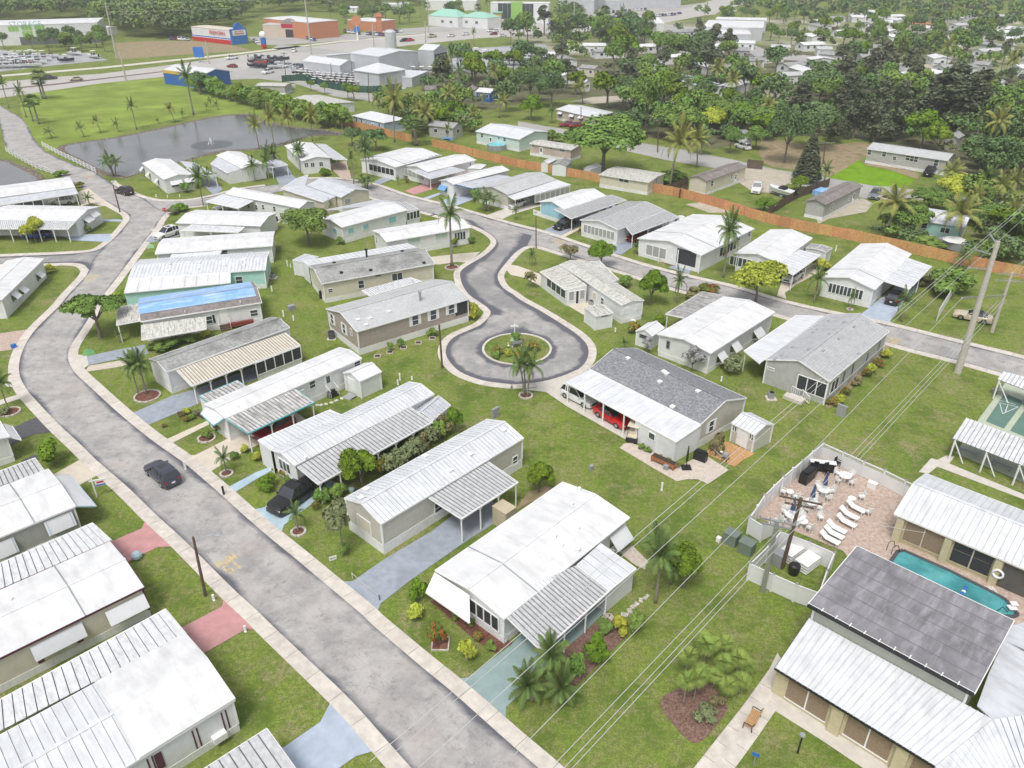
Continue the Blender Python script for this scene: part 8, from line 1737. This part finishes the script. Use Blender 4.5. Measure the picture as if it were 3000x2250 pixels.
# fountain in the pond: jet and the ring of falling drops
b=G(623,422); t=thing('fountain','small white fountain jet in the middle of the pond','fountain',b)
jb=MB()
for k in range(16): a=random.uniform(0,6.28); s=random.uniform(.1,.45); jb.tube([b+UP*.06,b+UP*random.uniform(1.2,2.0)+Vector((math.cos(a)*s*.4,math.sin(a)*s*.4,0)),b+UP*.15+Vector((math.cos(a)*s*2.2,math.sin(a)*s*2.2,0))],[.05,.05,.02],4)
jb.build('water_jet',mat('white_spray',(.8,.82,.84),.6,.1),t); MB().cone(b+UP*.065,b+UP*.075,5,5,24).build('ripple_patch',mat('ruffled_water',(.10,.105,.115),.35,.2,3,bump=.6,bscale=6),t)
# ================================================================ FAR BUILDINGS
def far(label,A,B,C,ze,wall,roof,rise=.3,flat=False,wins=(),cat='building',name='commercial_building',hip=False,ov=.1,wm=None,**k):
 h=House(label,A,B,C,ze=ze,rise=rise,ov=ov,wall=wall,roof=roof,skirt=0,cat=cat,name=name,flat=flat,hip=hip,th=.25,**k)
 for w_ in wins: h.win(w_[0],w_[1],w_[2],w_[3],w_[4],'multi',m=wm,n=3)
 return h
M_orangew=mat('orange_stucco',(.52,.22,.12),.85,.08); M_tan=mat('tan_stucco',(.56,.47,.38),.85,.06); M_terra=mat('terracotta_roof',(.45,.17,.10),.8,.15); M_seagreen=mat('sea_green_metal_roof',(.30,.55,.45),.5,.06); M_lime=mat('lime_green_panel',(.28,.50,.12),.5,.1); M_metalw=mat('pale_metal_wall',(.50,.52,.55),.5,.06,.3,rib=(0,.6,.12)); M_charc=mat('charcoal_panel',(.13,.14,.15),.6,.08)
h=far('long white storage building with green windows and a charcoal base',(287,62),(248,50),(-200,74),9,M_wallw,M_roofw,0.3,Wd=30,wins=[('n',43,80,4.6,2.4),('n',81,77,4.6,2.4),('n',119,75,4.6,2.4),('n',85,94,4.6,2.4),('n',123,92,4.6,2.4)],wm=M_lime)
for x0 in (0,): MB().box(h.P(h.L*.25,-.05,0),h.L*.5,.2,3.6,h.u).build('wall_base',M_charc,h.t)
for px in (148,150): pass
for x in (160,205,250): MB().box(Vector((*h.hit('n',x,100)[0].xy,0))-h.v*.1,7,.2,3.0,h.u).build('roller_door',M_trim,h.t)
vert_text('STORAGE',h.hit('n',78,66)[0]+h.side('n')[1]*.3,h.side('n')[1],3.2,M_seagreen,h.t)
far('low annex of the storage building with green doors',(320,76),(300,70),(283,73),4,M_wallw,M_roofw,.2,wins=[('n',300,88,8,2.5)],wm=M_lime)
h=far('white fireworks store with a red and blue striped base and a domed blue entry',(678,86),(731,82),(562,74),6.5,M_wallw,M_creamc,.1)
for k,(z,hh,m) in enumerate(((0,2.0,M_redp),(2.0,.25,M_trim),(2.25,.5,M_bluetrim))):
 MB().box(h.P(h.L/2,.02,z),h.L-.2,.16,hh,h.u).build('wall_stripe',m,h.t); MB().box(h.P(.02,h.W/2,z),.16,h.W-.2,hh,h.u).build('wall_stripe',m,h.t)
vert_text('FIREWORKS',h.hit('n',641,94)[0]+h.side('n')[1]*.35,h.side('n')[1],2.4,M_redp,h.t,bold=.03)
n=h.side('a')[1]; c=h.P(-.5,h.W*.42,0); MB().box(c,1.2,9,7,h.u).build('entry_portal',M_bluetrim,h.t); MB().box(c+n*.62+UP*4.0,.12,7.5,2.4,h.u).build('sign_board',M_trim,h.t); MB().cone(c-n*.3+UP*7,c+n*.5+UP*7,2.6,2.6,16).build('dome_panel',M_bluetrim,h.t)
vert_text('SKY KING\nFIREWORKS',c+n*.75+UP*5.2,n,1.05,M_redp,h.t,bold=.02)
h=far('tan plaza building with a red signed arch entrance',(957,72),(962,62),(771,69),6,M_tan,M_roofsilver,.1)
n=h.side('n')[1]; c=h.hit('n',855,90)[0]; c=Vector((c.x,c.y,0)); MB().box(c+n*.5,9,1.4,7.2,h.u).build('entry_arch',M_tan,h.t); MB().box(c+n*1.25+UP*4.6,8.4,.1,1.9,h.u).build('sign_board',mat('crimson_panel',(.42,.01,.05),.5),h.t); MB().box(c+n*1.22,4.6,.1,3.9,h.u).build('opening',M_screen,h.t)
MB().hexa([c+h.u*s*5+h.v*t_*1.5+UP*7.2 for s,t_ in ((-1,-1),(1,-1),(1,1),(-1,1))][::1],[c+h.u*s*1+UP*9 for s in (-1,1,1,-1)]).build('arch_roof',M_brnshing,h.t)
for (x,y,w_) in ((920,80,9),(918,88,6)): q=h.hit('n',x,y)[0]; MB().box(q+n*.1,w_,.1,1.3,h.u).build('sign_strip',MATS['crimson_panel'],h.t)
far('long orange building with a flat white roof behind the tan plaza',(908,64),(984,56),(775,50),8,M_orangew,M_roofw,.1)
h=far('orange arcade building with a white roof beside the tower',(1104,62),(1110,52),(1020,56),5,M_orangew,M_roofw,.1); far('orange square tower with a terracotta hip roof',(1120,48),(1150,50),(1100,46),9,M_orangew,M_terra,1.6,hip=True,ov=.8)
far('cream building with a sea green hip roof among tall palms',(1345,50),(1385,46),(1258,44),5.5,M_wallw,M_seagreen,3.5,hip=True,wins=[('n',1300,62,2,1.5),('n',1325,64,2,1.5)]); far('right wing with a sea green gable roof',(1432,53),(1440,46),(1350,48),5.5,M_wallw,M_seagreen,2.5,hip=True,wins=[('n',1370,64,2,1.5),('n',1400,66,2,1.5)])
b=G(1461,70); t=thing('pylon_sign','small roofed yellow sign tower by the highway','sign',b); MB().box(b,5,2,6).build('panel',mat('amber_panel',(.6,.4,.1),.6),t); MB().box(b+UP*6,6,3,.8).build('cap',M_seagreen,t)
b=G(1052,116); t=thing('pylon_sign','round orange restaurant pylon sign with a blue disc below','sign',b); MB().cone(b,b+UP*8,.5,.4,8).build('post',M_trim,t); MB().cone(b+Vector((0,-.4,9)),b+Vector((0,.4,9)),2.4,2.4,14).build('sign_disc',M_orangew,t); MB().cone(b+Vector((0,-.4,5)),b+Vector((0,.4,5)),1.5,1.5,12).build('sign_disc',M_bluetrim,t)
b=G(590,180); t=thing('billboard','blue roadside board near the pale pole','sign',b); MB().box(b+UP*2,4,.4,4).build('panel',M_bluetrim,t); MB().box(b,.4,.4,2).build('post',M_steel,t)
b=G(778,140); t=thing('mascot_balloon','red white and blue inflatable in front of the plaza','inflatable',b); MB().cone(b,b+UP*2,1,1.3,8).build('base',M_redp,t); MB().cone(b+UP*2,b+UP*4.5,1.2,1.4,8).build('body',M_bluetrim,t); MB().ball(b+UP*6,1.6,1.6,8,5).build('head',M_trim,t)
h=far('white three storey building with tall windows and a lime green corner bay',(1612,10),(1640,6),(1440,8),11,M_wallw,M_roofw,.1,wins=[('n',1484,32,9,9),('n',1550,30,7,7)]); MB().box(h.hit('n',1518,30)[0]*1.0-UP*5,7,1.5,9.5,h.u).build('corner_bay',M_lime,h.t)
far('low white hall at the top edge behind the green corner building',(1400,3),(1420,-4),(1250,2),6,M_wallw,M_roofw,.2); far('wide grey commercial roof across the highway at the top',(1745,2),(1760,-4),(1640,0),7,M_metalw,M_roofsilver,.2); far('tan edged long roof at the top of the photo',(2000,-2),(2010,-7),(1780,2),6,M_metalw,M_roofw,.2)
h=far('royal blue metal building with a silver roof beside the mown field',(597,216),(715,208),(478,202),4.6,M_wallroyal,M_roofw2,1.3,ov=.1); q=h.hit('n',505,213)[0]; MB().box(q+h.side('n')[1]*.08,9,.1,1.1,h.u).build('sign_board',mat('amber_panel',(.6,.4,.1)),h.t)
far('pale grey metal hall with a hip roof in the storage yard',(1113,214),(1210,204),(1036,203),5.5,M_metalw,M_roofw2,2.2,hip=True,ov=.3); far('long grey storage shed with a low gable in the yard',(999,190),(1072,185),(890,176),4.5,M_metalw,M_roofw2,1.5); h=far('tall white metal shop with dark edges in the yard',(1113,164),(1221,148),(1028,153),8,M_metalw,M_roofw2,1.,trim=M_charc)
h=far('open ended hangar with boats inside',(1274,147),(1340,140),(1228,144),8,M_metalw,M_roofw2,1.5); MB().box(h.P(-.0,h.W/2,0)+h.side('a')[1]*.05,.1,h.W*.86,6.5,h.u).build('opening',M_screen,h.t)
far('low white roof between the yard shops',(1060,152),(1100,148),(960,160),3.5,M_metalw,M_roofw2,.4); far('white side shed of the hip roofed hall',(1210,226),(1215,207),(1140,222),3.2,M_metalw,M_roofw2,.3,flat=True)
b=G(1150,140); tag(MB().cone(b,b+UP*7,2.6,2.6,14).ball(b+UP*7,2.6,1.2,12,4).build('silo',M_metalw),'pale round silo behind the yard shops','silo')
far('huge white warehouse roof right of the tall conifer',(2240,84),(2365,68),(2066,79),6,M_metalw,M_roofw,.5); far('long white warehouse in front of the huge one',(2205,103),(2310,92),(2050,100),4.5,M_metalw,M_roofw,.4); far('long back warehouse with a thin white roof',(2250,62),(2258,55),(2100,58),6,M_metalw,M_roofw,.3)
far('white low market hall beyond the tall trees',(1950,70),(1985,55),(1925,70),5,M_wallw,M_roofw,1.6)
# homes scattered through the upper right distance
FH=[((2320,142),(2345,138),(2262,140),'w','s','white trailer home left of the little palm in the far lane'),((2445,148),(2448,142),(2398,147),'w','s','cream home with a bright hip roof in the far lane'),((2482,168),(2492,160),(2400,161),'g','d','beige home with a dark roof crosswise in the far lane'),((2630,173),(2635,164),(2530,172),'g','d','long low house with a dark hip roof'),((2610,203),(2635,190),(2512,192),'w','w','green trimmed white home beside the bright lawn'),((2740,176),(2772,168),(2718,166),'w','w','white home facing the pinkish gravel court'),((2860,176),(2893,184),(2832,166),'w','s','white gable home right of the giant casuarinas'),((2900,196),(2904,188),(2852,192),'g','d','grey home behind the white gable home'),((2935,250),(2950,246),(2912,238),'w','s','small white house with one dark window at the right'),((2935,292),(2958,288),(2895,285),'g','s','bluish two part home at the right edge'),
((2380,178),(2450,176),(2365,172),'w','w','white wide home with a carport below the dark roof'),((1998,108),(2020,103),(1992,104),'g','s','grey gable home by the palms near the warehouse'),((1955,108),(1958,103),(1920,107),'w','w','small white home left of the grey gable home'),((2030,140),(2034,133),(1945,137),'w','w','long white trailer in the central far lane'),((2200,152),(2206,144),(2150,150),'g','d','home with a bluish dark roof in the central distance'),((2130,138),(2160,132),(2080,138),'w','w','white L shaped home in the central distance'),((2215,130),(2260,126),(2165,128),'w','w','low white home near the fan palm'),((1640,160),(1660,155),(1570,160),'w','w','white trailer behind the royal palms'),((1745,203),(1748,196),(1697,198),'c','d','cream cottage with a dark roof beside a royal palm'),((1716,243),(1730,240),(1700,238),'w','w','small white gable home above the sandy lane'),((1620,236),(1630,230),(1608,235),'w','w','white gable end behind the dense oak'),
((1930,185),(1935,178),(1880,183),'w','w','long pale roof behind the dark pines'),((1780,135),(1800,130),(1660,134),'w','w','pale roofs glimpsed under the tall trees'),((2600,42),(2610,36),(2490,38),'w','w','white roofed home in the far right woods'),((2470,62),(2478,57),(2455,62),'w','w','white home corner in the far woods'),((2560,55),(2562,50),(2500,54),'w','w','long white roof right of the far corner home'),((2620,70),(2622,64),(2592,69),'w','w','little white house with a blue window'),((2830,58),(2835,52),(2760,56),'g','s','large pale new house under construction'),((2870,48),(2872,42),(2835,47),'g','d','grey roofed new house beside the construction'),((2955,56),(2960,48),(2885,54),'c','s','tan hip roofed new house'),((3000,60),(3010,54),(2970,59),'c','s','new house at the right edge of the photo'),((2740,75),(2742,70),(2660,74),'c','r','long low house with a terracotta roof'),((2835,100),(2837,95),(2800,99),'w','w','white gable hidden in far trees'),((2990,120),(2994,116),(2950,118),'w','w','white roof near the right edge palms'),((2960,90),(2962,84),(2945,89),'w','w','small bright roof below the new houses'),((1280,262),(1292,252),(1245,262),'c','b','small house with a brown hip roof under the palms'),((1390,265),(1402,255),(1375,256),'c','b','brown round roofed hut in the palms'),((1440,272),(1446,262),(1395,268),'p','w','house with royal blue walls behind palms'),((1330,375),(1340,362),(1255,366),'g','d','low grey roof half hidden in garden trees'),((2790,395),(2860,385),(2770,405),'g','d','dark roofed house behind the giant casuarinas'),((1200,12),(1230,8),(1120,12),'w','w','long white roof in the top woods'),((1050,22),(1080,18),(1005,22),'w','w','white roof among the top woods')]
wm={'w':M_wallw,'g':M_wallg,'c':M_wallc,'p':M_wallroyal}; rm={'w':M_roofw,'s':M_palesh,'d':M_oldshing,'r':M_terra,'b':M_brnshing}
for A,B,C,wk,rk,lb in FH:
 if lb=='x': continue
 h=House(lb,A,B,C,ze=2.9,rise=.8,wall=wm[wk],roof=rm[rk],skirt=0,cat='house',name='house',th=.12)
 mx,my=(A[0]*.7+C[0]*.3),(A[1]*.7+C[1]*.3)
 for k in (.25,.7):
  n_=h.side('n')[1]; q=h.P(h.L*k,h.ov,1.2)+n_*.04; f=MB().box(q,1.2,.08,1.1,h.u).build('window',M_trim,h.t); MB().box(q+n_*.03+UP*.1,1.0,.06,.9,h.u).build('pane',M_glass,f)
 if h.W>2: q=h.P(h.ov,h.W/2,1.2)-h.u*.04; f=MB().box(q,.08,1.3,1.1,h.u).build('window',M_trim,h.t); MB().box(q-h.u*.03+UP*.1,.06,1.1,.9,h.u).build('pane',M_glass,f)
# small trailers filling the far park: one prototype, individual copies
PT=[]
for L_,W_,rk in ((13,5,'w'),(16,5,'s'),(11,7,'w'),(14,6.5,'d')):
 t=thing('trailer_home','pale trailer home among the trees of the far park','mobile home',(0,0,0)); b=MB()
 for (x0,y0,x1,y1) in ((0,0,L_,0),(L_,0,L_,W_),(L_,W_,0,W_),(0,W_,0,0)): b.quad((x0,y0,0),(x1,y1,0),(x1,y1,2.8),(x0,y0,2.8))
 for x0 in (0,L_): b.quad((x0,0,2.8),(x0,W_,2.8),(x0,W_/2,3.6))
 b.build('wall',M_wallw,t)
 for s_ in (-.3,W_+.3): MB().plate([(-.3,s_,2.78),(L_+.3,s_,2.78),(L_+.3,W_/2,3.65),(-.3,W_/2,3.65)],.1).build('roof',rm[rk],t)
 for x in (.2,.5,.8): MB().box((L_*x,-.04,1.2),1.2,.06,1.1).build('window',M_glass,t)
 MB().box((-.04,W_/2,1.2),.06,1.4,1.1).build('window',M_glass,t); PT.append(t)
FZ=[(1560,215),(1700,180),(1960,110),(2060,118),(2400,150),(2760,190),(3050,150),(3050,300),(2860,330),(2700,250),(2300,255),(2200,235),(1980,210),(1700,260),(1600,245)]
FZ2=[(2380,55),(3100,90),(3100,150),(2400,130)]
nput=0
for FZ_,cnt in ((FZ,84),(FZ2,36)):
 for _ in range(1500):
  if cnt<=0: break
  x,y=random.uniform(1500,3080),random.uniform(50,335)
  if not inpoly(x,y,[Vector(q) for q in FZ_]): continue
  g_=G(x,y)
  if any(inpoly(g_.x+dx,g_.y+dy,e) for e in EXCL for dx,dy in ((0,0),(9,0),(-9,0),(0,8),(0,-8),(7,7),(-7,-7))): continue
  rz=random.choice((.25,.25+math.pi/2,.35))+random.uniform(-.1,.1)
  src=random.choice(PT)
  if nput<4: src=PT[nput]; src.location=g_; src.rotation_euler=(0,0,rz); src['group']='trailer homes of the far park'
  else: copy_tree(src,g_,rz,None,None,'trailer homes of the far park')
  for k in (0,1): EXCL.append([(g_.x+a-0*k,g_.y+c-k*6) for a,c in ((-6,-5),(15,-5),(15,9),(-6,9))])
  if random.random()<.6: vehicle(random.choice(('sedan','suv')),random.choice(('white','silver','grey','black','darkred')),x+random.uniform(-25,25),y+9,x+30,y+12,'car parked between the homes of the far park',None,'cars parked in the far park')
  nput+=1; cnt-=1
# air between here and the horizon
def haze(d=.00026):
 b=MB(); b.hexa([(-3600,-300,-1),(3600,-300,-1),(3600,7100,-1),(-3600,7100,-1)],[(-3600,-300,47),(3600,-300,47),(3600,7100,47),(-3600,7100,47)])
 m=bpy.data.materials.new('haze_air'); m.use_nodes=True; N=m.node_tree.nodes; N.remove(N['Principled BSDF']); v=N.new('ShaderNodeVolumePrincipled'); v.inputs['Density'].default_value=d; v.inputs['Color'].default_value=(.93,.95,.97,1); m.node_tree.links.new(v.outputs[0],N['Material Output'].inputs['Volume'])
 o=b.build('haze',m); o['kind']='stuff'; o['label']='thin pale haze over the whole district'; return o
# ================================================================ FILL OF TREES AND THE FAR WOODS
ADJ=dict(far_green='mid green ',far_dark='dark ',far_bright='light green ',far_pine='tall narrow dark ',far_palm='palm, a ',far_coconut='drooping palm, a ',sabal='cabbage palm, a ')
def zone(poly,n,kinds,hr,label,group,mind=4.5,tries=40):
 P=[G(*q).xy for q in poly]; xs=[p.x for p in P]; ys=[p.y for p in P]; done=[]
 for _ in range(n*tries):
  if len(done)>=n: break
  x,y=random.uniform(min(xs),max(xs)),random.uniform(min(ys),max(ys))
  if not inpoly(x,y,P) or any((x-a)**2+(y-b)**2<mind*mind for a,b in done): continue
  if any(inpoly(x+dx,y+dy,e) for e in EXCL for dx,dy in ((0,0),(3,-4),(-3,-4))): continue
  done.append((x,y)); k=random.choice(kinds); h=random.uniform(*hr)*(1.35 if 'pine' in k else 1)
  plant_at(k,Vector((x,y,0)),h,None if 'palm' in k or 'coco' in k or k=='sabal' else h*random.uniform(.36,.55)*(0.5 if 'pine' in k else 1),ADJ.get(k,'')+label,None,group)
Gn=['far_green','far_green','far_green','far_dark','far_dark','far_dark','far_bright']
zone([(1230,250),(1330,200),(1450,215),(1520,190),(1700,180),(1960,190),(1960,330),(1850,350),(1700,290),(1540,290),(1500,330),(1320,330),(1230,290)],40,Gn+['far_palm','far_coconut','far_pine'],(7,11),'tree in the thick wood behind the storage yard','trees in the thick wood behind the storage yard',5.5)
zone([(1500,110),(1740,85),(2060,110),(2060,180),(1960,200),(1700,185),(1500,200)],44,Gn+['far_palm','sabal','far_pine'],(8,13),'tree in the belt of tall trees along the far highway','trees in the belt of tall trees along the far highway',6)
zone([(2060,170),(2300,165),(2760,230),(2700,330),(2300,330),(2060,300),(1960,240)],34,['far_dark','far_dark','far_green','far_pine','far_pine'],(8,12),'tree in the wooded belt among the trailers','dark trees in the wooded belt among the trailers',6)
zone([(2760,210),(3050,230),(3060,560),(2860,500),(2850,400),(2760,330)],46,['far_green','far_dark','far_dark','far_palm','far_coconut'],(6.5,10),'tree in the dense grove at the upper right','trees in the dense grove at the upper right',6)
zone([(2060,40),(2380,60),(2400,150),(2200,140),(2060,110)],22,Gn+['far_palm'],(6,9),'tree beside the far white warehouses','trees beside the far white warehouses',7)
zone([(1960,255),(2240,275),(2260,430),(2100,400),(1960,390)],26,['far_green','far_dark','far_coconut','far_bright'],(6,9),'tree in the green clump above the back street','trees in the green clump above the back street',6)
zone([(2380,60),(3100,110),(3100,230),(2760,225),(2400,170)],48,Gn+['far_pine'],(7,10.5),'tree among the houses in the upper right distance','trees among the houses in the upper right distance',8)
zone([(960,50),(1240,35),(1500,50),(1480,66),(1200,80),(980,92)],26,['far_palm','sabal','far_green','far_dark'],(7,10),'tree around the parking lots across the highway','trees around the parking lots across the highway',8)
zone([(0,118),(250,112),(330,130),(320,158),(170,150),(0,140)],12,['far_dark','far_green'],(6,9),'tree in the strip behind the boat yard','trees in the strip behind the boat yard',9)
zone([(1290,150),(1400,130),(1420,160),(1300,175)],8,['sabal','far_palm','far_green'],(6,9),'cabbage palm beside the open hangar','palms beside the open hangar',7)
zone([(2830,600),(3060,620),(3060,760),(2900,740),(2840,700)],16,['far_green','far_bright','far_coconut'],(5,7),'tree crowded behind the fence at the right edge','trees crowded behind the fence at the right edge',5)
zone([(870,180),(900,232),(960,265),(1080,290),(1060,300),(940,275),(880,255)],7,['far_bright','far_green'],(3,5),'bush along the green mesh fence of the yard','bushes along the green mesh fence',4)
zone([(1080,330),(1240,340),(1390,360),(1400,420),(1280,420),(1200,400),(1180,370)],14,['far_green','far_bright','far_coconut'],(4.5,7),'garden tree between the powder blue and teal houses','garden trees between the powder blue and teal houses',4.5)
def wood(name,poly,n,hr,label,lq=90,lsz=1.4,wd=.45):
 """trees past counting that read as one mass: joined leafy crowns with real volume"""
 P=[Vector(q) for q in poly]; xs=[p.x for p in P]; ys=[p.y for p in P]; V={0:[],1:[],2:[]}; c=0
 for _ in range(n*15):
  if c>=n: break
  x,y=random.uniform(min(xs),max(xs)),random.uniform(min(ys),max(ys))
  if not inpoly(x,y,P): continue
  g_=G(x,y); h=random.uniform(*hr); R_=h*wd
  if any(inpoly(g_.x+dx,g_.y+dy,e) for e in EXCL for dx,dy in ((0,0),(R_*.7,-R_*.7),(-R_*.7,-R_*.7),(0,-R_*1.2))): continue
  q,_c=crown(R_,h*.8,h*.56,lq,lsz,clumps=8,crad=.44); V[random.choice((0,0,1,1,2))].append(q+np.array([g_.x,g_.y,0])); c+=1
 for k,m in ((0,L_dark),(1,L_green),(2,L_grey)):
  if V[k]: o=bpy.data.objects.new(name,np_mesh(name,np.concatenate(V[k]),m)); col.objects.link(o); tag(o,label+[' of dark crowns',' of mid green crowns',' of greyish crowns'][k],'woods',None,'stuff')
wood('far_wood',[(-150,-8),(1240,-8),(1240,14),(1000,34),(760,36),(740,64),(560,112),(450,112),(330,106),(296,98),(300,70),(300,52),(-150,60)],1000,(11,16),'distant wood behind the storage building')
wood('far_wood',[(1200,-12),(3150,-12),(3150,130),(2700,110),(2380,75),(2380,60),(2150,40),(2060,10),(1240,-4)],460,(6,9),'distant wood at the top right',80)
wood('thicket',[(1620,8),(2060,-4),(2090,50),(1960,62),(1800,80),(1640,72)],70,(5,9),'trees around the market lot at the top',90,1.1,.5)
wood('yard_tree_strip',[(130,112),(260,110),(330,125),(320,150),(250,146),(180,140),(130,134)],7,(5,7),'strip of trees behind the boat yard')
wood('thicket',[(1230,240),(1330,215),(1500,225),(1520,185),(1960,185),(2060,165),(2300,160),(2760,225),(3060,225),(3060,520),(2900,520),(2700,440),(2600,425),(2440,400),(2250,405),(2090,430),(1880,395),(1860,300),(1700,240),(1540,300),(1310,345),(1240,330)],360,(2.5,5.5),'undergrowth and lesser trees through the wooded trailer park',110,.75,.6)
wood('thicket',[(1500,100),(1740,78),(2060,105),(2060,175),(1700,185),(1500,190)],90,(5,8),'thicket along the far highway',110,.9,.5)
wood('thicket',[(2380,75),(3080,120),(3080,230),(2760,225),(2300,165)],130,(3,6.5),'thicket between the upper right homes',100,.9,.5)
wood('thicket',[(2680,560),(3060,640),(3060,800),(2900,785),(2640,735),(2560,700),(2620,640),(2690,620)],60,(2.5,4.5),'overgrown shrubs behind the right end of the fence',160,.45,.6)
wood('thicket',[(1080,290),(1240,320),(1300,350),(1390,350),(1400,410),(1250,405),(1180,370)],50,(3,5),'garden thicket between the powder blue and teal houses',140,.5,.6)
wood('far_horizon_wood',[(-2500,-90),(5000,-90),(5000,-14),(-2500,-14)],1100,(12,18),'woods on the horizon',40)
haze()
